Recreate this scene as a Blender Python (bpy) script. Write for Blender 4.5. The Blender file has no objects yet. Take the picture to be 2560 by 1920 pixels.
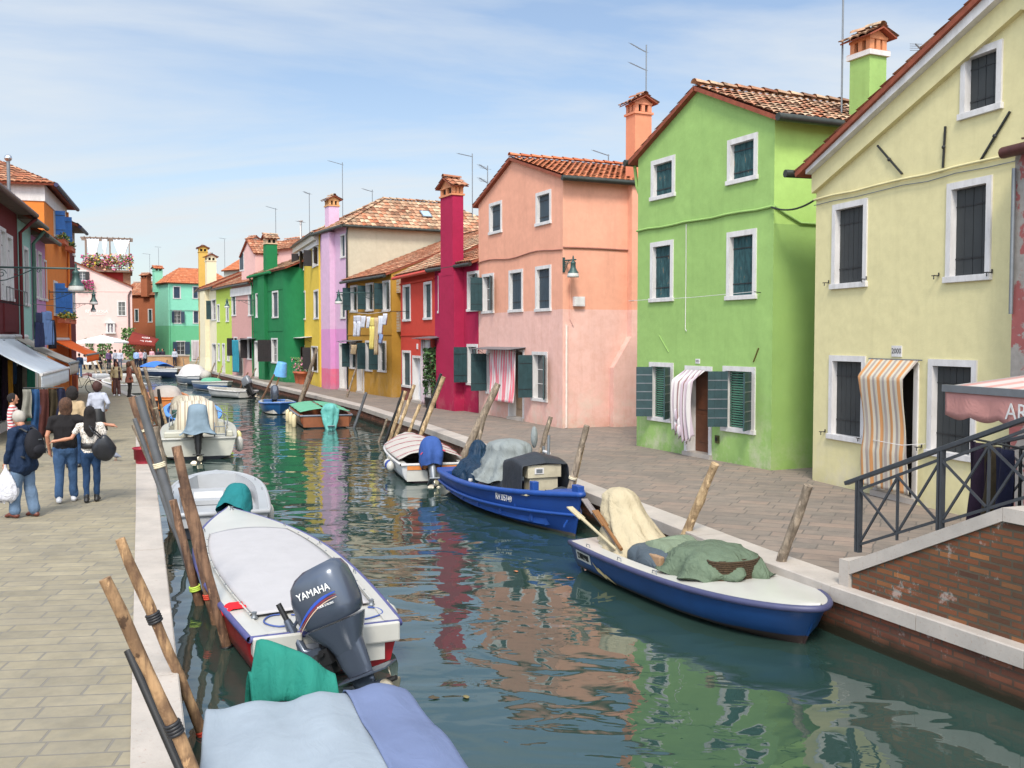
import bpy, bmesh, math, random
from math import sin, cos, pi, radians, sqrt, atan2, floor, exp
from mathutils import Vector, Matrix, noise as mnoise
random.seed(7)
# ---------------------------------------------------------------- camera, sky, sun, exposure
SC = bpy.context.scene; COL = SC.collection
FPX = 2500.0; CX, CY = 1280.0, 960.0; HCAM = 2.85; PITCH = math.atan(115 / FPX)
cam_d = bpy.data.cameras.new('camera'); cam = bpy.data.objects.new('camera', cam_d); COL.objects.link(cam)
cam_d.sensor_width = 36; cam_d.lens = 36 * FPX / 2560; cam_d.clip_end = 3000; cam_d.clip_start = 0.05
cam.location = (0, 0, HCAM); cam.rotation_euler = (pi / 2 - PITCH, 0, 0); SC.camera = cam
SC.view_settings.view_transform = 'Standard'; SC.view_settings.look = 'None'
SC.view_settings.exposure = 2.1; SC.view_settings.gamma = 1.0
SUN_AZ = atan2(-0.08, -1.0); SUN_EL = radians(48)
wd = bpy.data.worlds.new('World'); SC.world = wd; wd.use_nodes = True
def world_nodes():
    nt = wd.node_tree; nt.nodes.clear(); N = nt.nodes.new; L = nt.links.new
    out = N('ShaderNodeOutputWorld'); bg = N('ShaderNodeBackground'); L(bg.outputs[0], out.inputs[0])
    sky = N('ShaderNodeTexSky'); sky.sky_type = 'NISHITA'; sky.sun_disc = False
    sky.sun_elevation = SUN_EL; sky.sun_rotation = SUN_AZ; sky.air_density = 1.0; sky.dust_density = 1.2; sky.ozone_density = 1.6
    tc = N('ShaderNodeTexCoord')
    sep = N('ShaderNodeSeparateXYZ'); L(tc.outputs['Generated'], sep.inputs[0])
    dz = N('ShaderNodeMath'); dz.operation = 'MAXIMUM'; L(sep.outputs[2], dz.inputs[0]); dz.inputs[1].default_value = 0.0
    da = N('ShaderNodeMath'); da.operation = 'ADD'; L(dz.outputs[0], da.inputs[0]); da.inputs[1].default_value = 0.22
    dx = N('ShaderNodeMath'); dx.operation = 'DIVIDE'; L(sep.outputs[0], dx.inputs[0]); L(da.outputs[0], dx.inputs[1])
    dy = N('ShaderNodeMath'); dy.operation = 'DIVIDE'; L(sep.outputs[1], dy.inputs[0]); L(da.outputs[0], dy.inputs[1])
    cb = N('ShaderNodeCombineXYZ'); L(dx.outputs[0], cb.inputs[0]); L(dy.outputs[0], cb.inputs[1])
    mp = N('ShaderNodeMapping'); mp.inputs['Rotation'].default_value = (0, 0, 0.35); mp.inputs['Scale'].default_value = (0.75, 1.7, 1); mp.inputs['Location'].default_value = (2.3, 0.4, 0)
    L(cb.outputs[0], mp.inputs[0])
    no = N('ShaderNodeTexNoise'); no.inputs['Scale'].default_value = 0.55; no.inputs['Detail'].default_value = 9; no.inputs['Roughness'].default_value = 0.56; no.inputs['Distortion'].default_value = 0.5
    L(mp.outputs[0], no.inputs[0])
    rp = N('ShaderNodeValToRGB'); rp.color_ramp.elements[0].position = 0.40; rp.color_ramp.elements[0].color = (0.12, 0.12, 0.12, 1)
    rp.color_ramp.elements[1].position = 0.56; rp.color_ramp.elements[1].color = (0.95, 0.95, 0.95, 1); L(no.outputs[0], rp.inputs[0])
    # thin high cloud veil, thicker towards the horizon
    hz = N('ShaderNodeMath'); hz.operation = 'MULTIPLY_ADD'; L(dz.outputs[0], hz.inputs[0]); hz.inputs[1].default_value = -1.5; hz.inputs[2].default_value = 0.5; hz.use_clamp = True
    ad = N('ShaderNodeMath'); ad.operation = 'MAXIMUM'; L(rp.outputs[0], ad.inputs[0]); L(hz.outputs[0], ad.inputs[1])
    sm = N('ShaderNodeMix'); sm.data_type = 'RGBA'; sm.blend_type = 'MULTIPLY'; sm.inputs[0].default_value = 1
    L(sky.outputs[0], sm.inputs[6]); sm.inputs[7].default_value = (0.039, 0.039, 0.039, 1)
    mx = N('ShaderNodeMix'); mx.data_type = 'RGBA'; L(ad.outputs[0], mx.inputs[0]); L(sm.outputs[2], mx.inputs[6]); mx.inputs[7].default_value = (0.186, 0.196, 0.203, 1)
    # bright veil of thin cloud round the sun
    sv = N('ShaderNodeVectorMath'); sv.operation = 'DOT_PRODUCT'; L(tc.outputs['Generated'], sv.inputs[0]); sv.inputs[1].default_value = (sin(SUN_AZ) * cos(SUN_EL), cos(SUN_AZ) * cos(SUN_EL), sin(SUN_EL))
    v1 = N('ShaderNodeMath'); v1.operation = 'MULTIPLY_ADD'; L(sv.outputs[1], v1.inputs[0]); v1.inputs[1].default_value = 0.62; v1.inputs[2].default_value = 0.38; v1.use_clamp = True
    v2 = N('ShaderNodeMath'); v2.operation = 'POWER'; L(v1.outputs[0], v2.inputs[0]); v2.inputs[1].default_value = 2.0
    v3 = N('ShaderNodeMath'); v3.operation = 'MULTIPLY_ADD'; L(v2.outputs[0], v3.inputs[0]); v3.inputs[1].default_value = 2.0; v3.inputs[2].default_value = 1.0
    vm = N('ShaderNodeVectorMath'); vm.operation = 'SCALE'; L(mx.outputs[2], vm.inputs[0]); L(v3.outputs[0], vm.inputs['Scale'])
    L(vm.outputs[0], bg.inputs[0]); bg.inputs[1].default_value = 1.0
world_nodes()
sd = bpy.data.lights.new('sun', 'SUN'); sun = bpy.data.objects.new('sun', sd); COL.objects.link(sun)
sd.energy = 0.85; sd.angle = radians(14); sd.color = (1.0, 0.92, 0.80)
sdir = Vector((sin(SUN_AZ) * cos(SUN_EL), cos(SUN_AZ) * cos(SUN_EL), sin(SUN_EL)))
sun.rotation_euler = sdir.to_track_quat('Z', 'Y').to_euler(); sun.location = (20, -30, 40)

# ---------------------------------------------------------------- pixel <-> world
_f = Vector((0, cos(PITCH), -sin(PITCH))); _u = Vector((0, sin(PITCH), cos(PITCH))); _r = Vector((1, 0, 0)); CAMP = Vector((0, 0, HCAM))
def ray(px, py): return (_f + _r * ((px - CX) / FPX) - _u * ((py - CY) / FPX))
def G(px, py, z=0.0):
    d = ray(px, py); t = (z - HCAM) / d.z; return CAMP + d * t
def AT(px, py, Y):
    d = ray(px, py); return CAMP + d * (Y / d.y)
def PROJ(p):
    v = Vector(p) - CAMP; w = v.dot(_f); return (CX + FPX * v.dot(_r) / w, CY - FPX * v.dot(_u) / w)

# ---------------------------------------------------------------- objects
def s2l(c):
    c = c / 255.0
    return c / 12.92 if c <= 0.04045 else ((c + 0.055) / 1.055) ** 2.4
def rgb(r, g, b, k=1.0): return (min(s2l(r) * k, 1), min(s2l(g) * k, 1), min(s2l(b) * k, 1), 1)
def tag(o, label=None, cat=None, group=None, kind=None):
    if label: o['label'] = label
    if cat: o['category'] = cat
    if group: o['group'] = group
    if kind: o['kind'] = kind
    return o
def empty(name, loc=(0, 0, 0), rz=0.0, label=None, cat=None, group=None, parent=None):
    o = bpy.data.objects.new(name, None); COL.objects.link(o); o.location = loc; o.rotation_euler = (0, 0, rz); o.empty_display_size = 0.3
    if parent: o.parent = parent
    return tag(o, label, cat, group)
class MB:
    def __init__(s): s.v = []; s.f = []; s.m = []; s.mats = []; s.uv = None; s.smooth = []
    def mi(s, m):
        if m is None: return 0
        if m not in s.mats: s.mats.append(m)
        return s.mats.index(m)
    def add(s, vs, fs, m=None, smooth=False):
        o = len(s.v); s.v += [tuple(v) for v in vs]; k = s.mi(m)
        for f in fs: s.f.append(tuple(o + i for i in f)); s.m.append(k); s.smooth.append(smooth)
        return s
    def box(s, a, b, m=None, M=None):
        x0, y0, z0 = a; x1, y1, z1 = b
        vs = [(x0, y0, z0), (x1, y0, z0), (x1, y1, z0), (x0, y1, z0), (x0, y0, z1), (x1, y0, z1), (x1, y1, z1), (x0, y1, z1)]
        if M is not None: vs = [M @ Vector(v) for v in vs]
        return s.add(vs, [(0, 3, 2, 1), (4, 5, 6, 7), (0, 1, 5, 4), (1, 2, 6, 5), (2, 3, 7, 6), (3, 0, 4, 7)], m)
    def beam(s, p, q, w, h=None, m=None, up=Vector((0, 0, 1))):
        p = Vector(p); q = Vector(q); h = h or w; d = (q - p).normalized()
        if abs(d.dot(up)) > 0.98: up = Vector((0, 1, 0))
        a = d.cross(up).normalized(); b = a.cross(d).normalized(); vs = []
        for c in (p, q):
            for sa, sb in ((-1, -1), (1, -1), (1, 1), (-1, 1)): vs.append(c + a * (w / 2 * sa) + b * (h / 2 * sb))
        return s.add(vs, [(0, 1, 2, 3), (7, 6, 5, 4), (0, 4, 5, 1), (1, 5, 6, 2), (2, 6, 7, 3), (3, 7, 4, 0)], m)
    def tube(s, pts, r, n=8, m=None, cap=True, smooth=True):
        pts = [Vector(p) for p in pts]; rs = r if isinstance(r, (list, tuple)) else [r] * len(pts)
        vs = []; k = len(pts); ref = None
        for i, p in enumerate(pts):
            d = (pts[min(i + 1, k - 1)] - pts[max(i - 1, 0)])
            d = d.normalized() if d.length > 1e-9 else Vector((0, 0, 1))
            if ref is None: ref = Vector((0, 0, 1)) if abs(d.z) < 0.9 else Vector((1, 0, 0))
            a = d.cross(ref).normalized(); b = a.cross(d).normalized(); ref = b
            for j in range(n):
                t = 2 * pi * j / n; vs.append(p + a * (rs[i] * cos(t)) + b * (rs[i] * sin(t)))
        fs = [(i * n + j, i * n + (j + 1) % n, (i + 1) * n + (j + 1) % n, (i + 1) * n + j) for i in range(k - 1) for j in range(n)]
        s.add(vs, fs, m, smooth)
        if cap: s.add(vs[:n], [tuple(range(n))[::-1]], m); s.add(vs[-n:], [tuple(range(n))], m)
        return s
    def lathe(s, prof, c=(0, 0, 0), n=16, m=None, smooth=True, cap=True):
        vs = []; c = Vector(c)
        for r, z in prof:
            for j in range(n): t = 2 * pi * j / n; vs.append(c + Vector((r * cos(t), r * sin(t), z)))
        k = len(prof)
        s.add(vs, [(i * n + j, i * n + (j + 1) % n, (i + 1) * n + (j + 1) % n, (i + 1) * n + j) for i in range(k - 1) for j in range(n)], m, smooth)
        if cap: s.add(vs[:n], [tuple(range(n))[::-1]], m); s.add(vs[-n:], [tuple(range(n))], m)
        return s
    def loft(s, rings, m=None, closed=True, caps=True, smooth=True):
        n = len(rings[0]); vs = [p for r in rings for p in r]; k = len(rings); J = n if closed else n - 1
        s.add(vs, [(i * n + j, i * n + (j + 1) % n, (i + 1) * n + (j + 1) % n, (i + 1) * n + j) for i in range(k - 1) for j in range(J)], m, smooth)
        if caps and closed: s.add(rings[0], [tuple(range(n))[::-1]], m); s.add(rings[-1], [tuple(range(n))], m)
        return s
    def grid(s, fn, nu, nv, m=None, smooth=True, thick=0.0):
        vs = [Vector(fn(i / nu, j / nv)) for j in range(nv + 1) for i in range(nu + 1)]
        fs = [(j * (nu + 1) + i, j * (nu + 1) + i + 1, (j + 1) * (nu + 1) + i + 1, (j + 1) * (nu + 1) + i) for j in range(nv) for i in range(nu)]
        if thick:
            nrm = [Vector((0, 0, 0)) for _ in vs]
            for f in fs:
                nn = (vs[f[1]] - vs[f[0]]).cross(vs[f[3]] - vs[f[0]])
                for i in f: nrm[i] += nn
            o = len(vs); vs2 = [v - (n.normalized() if n.length > 0 else n) * thick for v, n in zip(vs, nrm)]
            b = [i for i in range(nu + 1)] + [(j + 1) * (nu + 1) - 1 for j in range(1, nv + 1)] + [nv * (nu + 1) + i for i in range(nu - 1, -1, -1)] + [j * (nu + 1) for j in range(nv - 1, 0, -1)]
            side = [(b[i], o + b[i], o + b[(i + 1) % len(b)], b[(i + 1) % len(b)]) for i in range(len(b))]
            return s.add(vs + vs2, fs + [tuple(o + i for i in f[::-1]) for f in fs] + side, m, smooth)
        return s.add(vs, fs, m, smooth)
    def ellipsoid(s, c, r, m=None, n=12, k=8, M=None, fn=None):
        c = Vector(c); rings = []
        for i in range(k + 1):
            t = pi * i / k; R = []
            for j in range(n):
                a = 2 * pi * j / n; p = Vector((r[0] * sin(max(t, 1e-3) if i < k else pi - 1e-3) * cos(a), r[1] * sin(max(t, 1e-3) if i < k else pi - 1e-3) * sin(a), -r[2] * cos(t)))
                if fn: p = fn(p)
                if M is not None: p = M @ p
                R.append(c + p)
            rings.append(R)
        return s.loft(rings, m)
    def xform(s, M): s.v = [tuple(M @ Vector(v)) for v in s.v]; return s
    def mesh(s, name):
        me = bpy.data.meshes.new(name); me.from_pydata(s.v, [], s.f)
        for m in s.mats: me.materials.append(m)
        me.polygons.foreach_set('material_index', s.m); me.polygons.foreach_set('use_smooth', s.smooth)
        me.update(); return me
    def build(s, name, m=None, parent=None, bevel=0, label=None, sub=0, weld=False):
        if m is not None and not s.mats: s.mats = [m]
        me = s.mesh(name)
        if weld:
            b = bmesh.new(); b.from_mesh(me); bmesh.ops.remove_doubles(b, verts=b.verts, dist=0.0008); bmesh.ops.recalc_face_normals(b, faces=b.faces); b.to_mesh(me); b.free()
        o = bpy.data.objects.new(name, me); COL.objects.link(o)
        if parent: o.parent = parent
        if bevel: md = o.modifiers.new('bevel', 'BEVEL'); md.width = bevel; md.segments = 2; md.limit_method = 'ANGLE'
        if sub: md = o.modifiers.new('sub', 'SUBSURF'); md.levels = sub; md.render_levels = sub
        if label: o['label'] = label
        return o

# ---------------------------------------------------------------- materials
MATS = {}
class NT:
    def __init__(s, m): s.nt = m.node_tree; s.b = s.nt.nodes['Principled BSDF']; s.tc = None
    def N(s, t, **k):
        n = s.nt.nodes.new(t)
        for a, b in k.items(): setattr(n, a, b)
        return n
    def L(s, a, b): s.nt.links.new(a, b)
    def obj(s):
        if not s.tc: s.tc = s.N('ShaderNodeTexCoord')
        return s.tc.outputs['Object']
    def map(s, scale=(1, 1, 1), rot=(0, 0, 0), loc=(0, 0, 0), src=None):
        m = s.N('ShaderNodeMapping'); m.inputs['Scale'].default_value = scale; m.inputs['Rotation'].default_value = rot; m.inputs['Location'].default_value = loc
        s.L(src or s.obj(), m.inputs[0]); return m.outputs[0]
    def noise(s, scale, detail=4, rough=0.5, vec=None, dist=0):
        n = s.N('ShaderNodeTexNoise'); n.inputs['Scale'].default_value = scale; n.inputs['Detail'].default_value = detail; n.inputs['Roughness'].default_value = rough; n.inputs['Distortion'].default_value = dist
        s.L(vec or s.obj(), n.inputs[0]); return n.outputs[0]
    def ramp(s, f, stops):
        r = s.N('ShaderNodeValToRGB'); el = r.color_ramp.elements
        while len(el) < len(stops): el.new(0.5)
        for e, (p, c) in zip(el, stops): e.position = p; e.color = c if len(c) == 4 else (*c, 1)
        s.L(f, r.inputs[0]); return r.outputs[0]
    def mix(s, f, a, b, mode='MIX'):
        m = s.N('ShaderNodeMix', data_type='RGBA', blend_type=mode)
        for i, v in ((0, f), (6, a), (7, b)):
            if hasattr(v, 'is_output'): s.L(v, m.inputs[i])
            else: m.inputs[i].default_value = v
        return m.outputs[2]
    def math(s, op, a, b=0.0, clamp=False):
        m = s.N('ShaderNodeMath', operation=op, use_clamp=clamp)
        for i, v in ((0, a), (1, b)):
            if hasattr(v, 'is_output'): s.L(v, m.inputs[i])
            else: m.inputs[i].default_value = v
        return m.outputs[0]
    def xyz(s, v=None):
        x = s.N('ShaderNodeSeparateXYZ'); s.L(v or s.obj(), x.inputs[0]); return x.outputs
    def bump(s, h, dist, strength=1.0, prev=None):
        b = s.N('ShaderNodeBump'); b.inputs['Distance'].default_value = dist; b.inputs['Strength'].default_value = strength; s.L(h, b.inputs['Height'])
        if prev: s.L(prev, b.inputs['Normal'])
        s.L(b.outputs[0], s.b.inputs['Normal']); return b.outputs[0]
    def color(s, c):
        if hasattr(c, 'is_output'): s.L(c, s.b.inputs['Base Color'])
        else: s.b.inputs['Base Color'].default_value = c
def newmat(name, rough=0.8, metal=0.0, spec=0.5):
    m = bpy.data.materials.new(name); m.use_nodes = True; n = NT(m); n.b.inputs['Roughness'].default_value = rough; n.b.inputs['Metallic'].default_value = metal
    n.b.inputs['Specular IOR Level'].default_value = spec; return m, n
def mul(c, k): return (min(c[0] * k, 1), min(c[1] * k, 1), min(c[2] * k, 1), 1)
def paint(name, c, rough=0.5, metal=0.0, var=0.12, scale=6.0, bump=0.0, spec=0.5):
    key = (name, c, rough)
    if key in MATS: return MATS[key]
    m, n = newmat(name, rough, metal, spec); f = n.noise(scale, 5, 0.6)
    n.color(n.ramp(f, [(0.3, mul(c, 1 - var)), (0.7, mul(c, 1 + var))]))
    if bump: n.bump(n.noise(scale * 4, 4), bump)
    MATS[key] = m; return m
def plaster(name, c, low=None, zs=0.0, base=None, zb=0.0, var=0.10, peel=None, wear=0.5):
    m, n = newmat(name, 0.92, 0, 0.2)
    dz_ = lambda q: q and tuple(x + (0.30 * q[0] + 0.55 * q[1] + 0.15 * q[2] - x) * 0.10 for x in q[:3]) + (1,)
    c = dz_(c); low = dz_(low)
    a = n.noise(1.1, 6, 0.6); st = n.noise(1.0, 5, 0.65, n.map((3.4, 3.4, 0.30)))
    col = n.ramp(a, [(0.3, mul(c, 1 - var)), (0.7, mul(c, 1 + var * 0.6))])
    z = n.xyz()[2]; wob = n.math('MULTIPLY_ADD', n.noise(3.0, 2), 0.02); 
    if low is not None:
        t = n.math('GREATER_THAN', n.math('ADD', z, n.math('MULTIPLY', n.noise(2.5, 3), 0.03)), zs + 0.015)
        col = n.mix(t, n.ramp(a, [(0.3, mul(low, 1 - var)), (0.7, mul(low, 1 + var * 0.6))]), col)
    if base is not None:
        t = n.math('GREATER_THAN', n.math('ADD', z, n.math('MULTIPLY', n.noise(1.5, 5, 0.7), 0.25)), zb + 0.12)
        col = n.mix(t, base, col)
    col = n.mix(n.ramp(n.noise(4.5, 7, 0.7), [(0.42, (0, 0, 0)), (0.62, (0.22, 0.22, 0.22))]), col, mul(c, 0.72))
    damp = n.math('SUBTRACT', 0.75, n.math('ADD', z, n.math('MULTIPLY', n.noise(2.0, 5, 0.65), 0.8)), True)
    col = n.mix(n.math('MULTIPLY', damp, 1.1, True), col, mul(c, 0.60))
    # weather streaks and worn, paler, salt-blown patches low on the wall
    col = n.mix(n.ramp(st, [(0.52, (0, 0, 0)), (0.75, (0.3 * wear, 0.3 * wear, 0.3 * wear))]), col, mul(c, 0.55))
    lowm = n.math('MULTIPLY', n.math('SUBTRACT', 1.0, n.math('MULTIPLY', z, 0.55), True), n.ramp(n.noise(1.7, 6, 0.7), [(0.47, (0, 0, 0)), (0.66, (0.8 * wear, 0.8 * wear, 0.8 * wear))]))
    col = n.mix(lowm, col, (0.55, 0.5, 0.42, 1))
    if peel is not None:
        pm = n.ramp(n.noise(0.9, 7, 0.62, dist=0.3), [(0.50, (0, 0, 0)), (0.515, (1, 1, 1))])
        col = n.mix(pm, col, n.ramp(n.noise(9, 4), [(0.3, mul(peel, 0.75)), (0.7, peel)]))
    n.color(col); n.bump(n.noise(55, 3), 0.004, 0.5, n.bump(n.noise(2.2, 4), 0.03, 0.5)); return m
def striped(name, axis, cols, width, rough=0.85, vert_noise=True):
    """cols: list of (colour, fraction) repeated every width metres along the object axis"""
    m, n = newmat(name, rough, 0, 0.2); x = n.xyz()[axis]; f = n.math('FRACT', n.math('DIVIDE', x, width))
    st = []; p = 0
    r = n.N('ShaderNodeValToRGB'); r.color_ramp.interpolation = 'CONSTANT'; el = r.color_ramp.elements
    while len(el) < len(cols): el.new(0.5)
    for e, (c, w) in zip(el, cols): e.position = p; e.color = c; p += w
    n.L(f, r.inputs[0]); n.color(n.mix(n.math('MULTIPLY', n.noise(4, 4), 0.25), r.outputs[0], mul(cols[0][0], 0.6)))
    n.b.inputs['Sheen Weight'].default_value = 0.1; return m
def uvstriped(name, cols, rep, rough=0.85):
    m, n = newmat(name, rough, 0, 0.2); uv = n.N('ShaderNodeUVMap'); x = n.xyz(uv.outputs[0])[0]; f = n.math('FRACT', n.math('MULTIPLY', x, rep))
    r = n.N('ShaderNodeValToRGB'); r.color_ramp.interpolation = 'CONSTANT'; el = r.color_ramp.elements; p = 0
    while len(el) < len(cols): el.new(0.5)
    for e, (c, w) in zip(el, cols): e.position = p; e.color = c; p += w
    n.L(f, r.inputs[0]); n.color(n.mix(0.12, r.outputs[0], n.ramp(n.noise(5, 5), [(0.3, (0.25, 0.24, 0.22, 1)), (0.7, (0.8, 0.8, 0.8, 1))]))); return m
def fabric(name, c, rough=0.85, var=0.12, crease=0.02, cscale=5.0):
    m, n = newmat(name, rough, 0, 0.25); n.color(n.ramp(n.noise(3.2, 5, 0.65), [(0.3, mul(c, 1 - var)), (0.7, mul(c, 1 + var))]))
    rd = n.N('ShaderNodeTexNoise', noise_type='RIDGED_MULTIFRACTAL'); rd.inputs['Scale'].default_value = cscale * 0.45; rd.inputs['Detail'].default_value = 3; rd.inputs['Distortion'].default_value = 0.8; n.L(n.map((1, 1.5, 0.8)), rd.inputs[0])
    n.bump(n.noise(260, 2), 0.0015, 0.5, n.bump(rd.outputs[0], crease * 0.9, 0.6, n.bump(n.noise(cscale, 3, 0.55, n.map((1, 1.6, 0.8)), 1.2), crease, 0.7))); return m
def wood(name, c, c2, rough=0.8, sc=(9, 9, 0.9)):
    m, n = newmat(name, rough, 0, 0.3); g = n.noise(2.2, 6, 0.65, n.map(sc)); b = n.noise(2.5, 5, 0.7)
    col = n.ramp(g, [(0.32, c2), (0.5, c), (0.68, mul(c, 1.35))]); col = n.mix(n.ramp(b, [(0.45, (0, 0, 0)), (0.62, (0.75, 0.75, 0.75))]), col, mul(c2, 0.9)); col = n.mix(n.ramp(n.noise(5, 6, 0.7, n.map((2, 2, 0.7))), [(0.58, (0, 0, 0)), (0.64, (0.8, 0.8, 0.8))]), col, mul(c, 1.7)); col = n.mix(n.ramp(n.noise(11, 4, 0.6), [(0.64, (0, 0, 0)), (0.70, (0.8, 0.8, 0.8))]), col, mul(c2, 0.4)); n.color(col)
    n.bump(g, 0.012, 0.8); return m
def brickmat(name, cols, mortar, bw=0.25, bh=0.065, mort=0.012, axes='xz', rough=0.9, stain=None, wetz=None, bump=0.01, msmooth=0.1, white=0.0):
    m, n = newmat(name, rough, 0, 0.25); p = n.xyz(); cb = n.N('ShaderNodeCombineXYZ'); n.L(p['xyz'.index(axes[0])], cb.inputs[0]); n.L(p['xyz'.index(axes[1])], cb.inputs[1])
    bt = n.N('ShaderNodeTexBrick'); n.L(cb.outputs[0], bt.inputs[0]); bt.inputs['Scale'].default_value = 1.0; bt.inputs['Brick Width'].default_value = bw; bt.inputs['Row Height'].default_value = bh
    bt.inputs['Mortar Size'].default_value = mort; bt.inputs['Mortar Smooth'].default_value = msmooth; bt.inputs['Color1'].default_value = (0, 0, 0, 1); bt.inputs['Color2'].default_value = (1, 1, 1, 1); bt.inputs['Mortar'].default_value = (0.5, 0.5, 0.5, 1); bt.inputs['Bias'].default_value = 0.0
    k = len(cols); col = n.ramp(bt.outputs['Color'], [(i / (k - 1), c) for i, c in enumerate(cols)])
    col = n.mix(0.35, col, n.ramp(n.noise(14, 5), [(0.3, mul(cols[0], 0.6)), (0.7, mul(cols[-1], 1.1))]))
    col = n.mix(bt.outputs['Fac'], col, mortar)
    col = n.mix(n.ramp(n.noise(0.8, 6, 0.65), [(0.42, (0, 0, 0)), (0.66, (0.45, 0.45, 0.45))]), col, mul(mortar, 0.55))
    if white: col = n.mix(n.ramp(n.noise(2.4, 10, 0.78), [(0.57, (0, 0, 0)), (0.63, (white, white, white))]), col, (0.55, 0.53, 0.5, 1))
    if wetz is not None:
        t = n.math('MULTIPLY', n.math('SUBTRACT', wetz, n.math('ADD', p[2], n.math('MULTIPLY', n.noise(2.2, 5), 0.18))), 7.0, True)
        col = n.mix(t, col, (0.018, 0.016, 0.008, 1))
    n.color(col); h = n.math('SUBTRACT', n.math('MULTIPLY', n.noise(30, 4), 0.3), bt.outputs['Fac']); n.bump(h, bump, 0.8); return m
def white_mat():
    m, n = newmat('white_paint', 0.6, 0, 0.4); a = n.noise(2.6, 7, 0.7, n.map((2, 2, 0.6))); b = n.noise(9, 6, 0.7)
    c = n.ramp(a, [(0.35, (0.50, 0.485, 0.475, 1)), (0.65, (0.63, 0.615, 0.615, 1))]); n.color(n.mix(n.ramp(b, [(0.60, (0, 0, 0)), (0.72, (0.5, 0.5, 0.5))]), c, (0.36, 0.33, 0.29, 1))); n.bump(b, 0.004); return m
WHITE = white_mat()
STONE = None
def stone_mat():
    m, n = newmat('istrian_stone', 0.7, 0, 0.3); g = n.noise(1.5, 6, 0.65); s2 = n.noise(28, 5, 0.7)
    col = n.ramp(g, [(0.3, (0.33, 0.30, 0.27, 1)), (0.7, (0.46, 0.41, 0.365, 1))]); col = n.mix(n.ramp(s2, [(0.58, (0, 0, 0)), (0.72, (0.7, 0.7, 0.7))]), col, (0.30, 0.21, 0.165, 1)); n.color(col); n.bump(s2, 0.006, 0.5); return m
STONE = stone_mat()
DGREEN = paint('shutter_green', rgb(36, 62, 66), 0.55, var=0.2, scale=5, bump=0.002)
def worn_shutter():
    m, n = newmat('worn_shutter', 0.75, 0, 0.3); a = n.noise(3.5, 6, 0.7, n.map((3, 3, 0.9)))
    n.color(n.ramp(a, [(0.35, rgb(28, 52, 56)), (0.6, rgb(48, 84, 88)), (0.68, rgb(130, 105, 80)), (0.75, rgb(60, 60, 55))])); n.bump(a, 0.004); return m
WORN = worn_shutter()
BLUESH = paint('shutter_blue', rgb(40, 110, 190), 0.5, var=0.15)
BROWNSH = paint('shutter_brown', rgb(38, 32, 34), 0.6, var=0.2)
IRON = paint('dark_iron', rgb(48, 50, 52), 0.5, 0.4, var=0.2)
BLACK = paint('black_paint', (0.012, 0.012, 0.013, 1), 0.45)
GREY = paint('galvanised_grey', rgb(120, 125, 130), 0.45, 0.5)
DARKIN = paint('dark_interior', (0.01, 0.009, 0.008, 1), 0.9)  # near-black colour stands in for shade inside doorways, vents and the shop
GUTTER = paint('gutter_metal', rgb(62, 66, 62), 0.45, 0.6, var=0.25)
def glass_mat():
    m, n = newmat('window_glass', 0.03, 0, 1.0); n.color(n.ramp(n.noise(1.3, 2), [(0.35, (0.012, 0.016, 0.02, 1)), (0.65, (0.05, 0.06, 0.07, 1))])); return m
GLASS = glass_mat()
def tile_mat(name, cols, dirt=0.5):
    m, n = newmat(name, 0.9, 0, 0.2); uv = n.N('ShaderNodeUVMap')
    fl = n.N('ShaderNodeVectorMath', operation='FLOOR'); n.L(uv.outputs[0], fl.inputs[0]); wn = n.N('ShaderNodeTexWhiteNoise', noise_dimensions='2D'); n.L(fl.outputs[0], wn.inputs[0])
    k = len(cols); col = n.ramp(wn.outputs[0], [(i / (k - 1), c) for i, c in enumerate(cols)])
    ns = n.noise(3.5, 7, 0.75); col = n.mix(n.ramp(ns, [(0.45, (0, 0, 0)), (0.65, (dirt, dirt, dirt))]), col, (0.10, 0.085, 0.06, 1))
    f = n.xyz(uv.outputs[0]); fr = n.math('FRACT', f[1]); lip = n.math('LESS_THAN', fr, 0.10); col = n.mix(n.math('MULTIPLY', lip, 0.45), col, (0.09, 0.05, 0.03, 1)); n.color(col); n.bump(n.noise(20, 4), 0.006, 0.6); return m
T_NEW = tile_mat('new_roof_tiles', [rgb(178, 106, 72), rgb(190, 114, 78), rgb(168, 94, 64), rgb(200, 130, 94)], 0.2)
T_OLD = tile_mat('old_roof_tiles', [rgb(170, 100, 70), rgb(196, 160, 130), rgb(120, 72, 52), rgb(205, 180, 150), rgb(180, 110, 80)], 0.75)
T_MID = tile_mat('mid_roof_tiles', [rgb(182, 112, 82), rgb(152, 92, 68), rgb(200, 150, 120), rgb(132, 86, 66), rgb(186, 122, 90)], 0.5)
TILE_UNDER = paint('tile_clay', rgb(130, 66, 46), 0.9, var=0.25)

def add_text(body, size, M, mat, name, parent, ext=0.002, label=None, align='CENTER', sx=1.0):
    cu = bpy.data.curves.new(name, 'FONT'); cu.body = body; cu.size = size; cu.extrude = ext; cu.align_x = align; cu.align_y = 'CENTER'; cu.resolution_u = 3
    to = bpy.data.objects.new(name, cu); COL.objects.link(to); bpy.context.view_layer.update()
    me = bpy.data.meshes.new_from_object(to.evaluated_get(bpy.context.evaluated_depsgraph_get())); bpy.data.objects.remove(to)
    me.transform(M @ Matrix.Diagonal((sx, 1, 1, 1))); me.materials.clear(); me.materials.append(mat)
    o = bpy.data.objects.new(name, me); COL.objects.link(o)
    if parent: o.parent = parent
    if label: o['label'] = label
    return o

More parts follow.
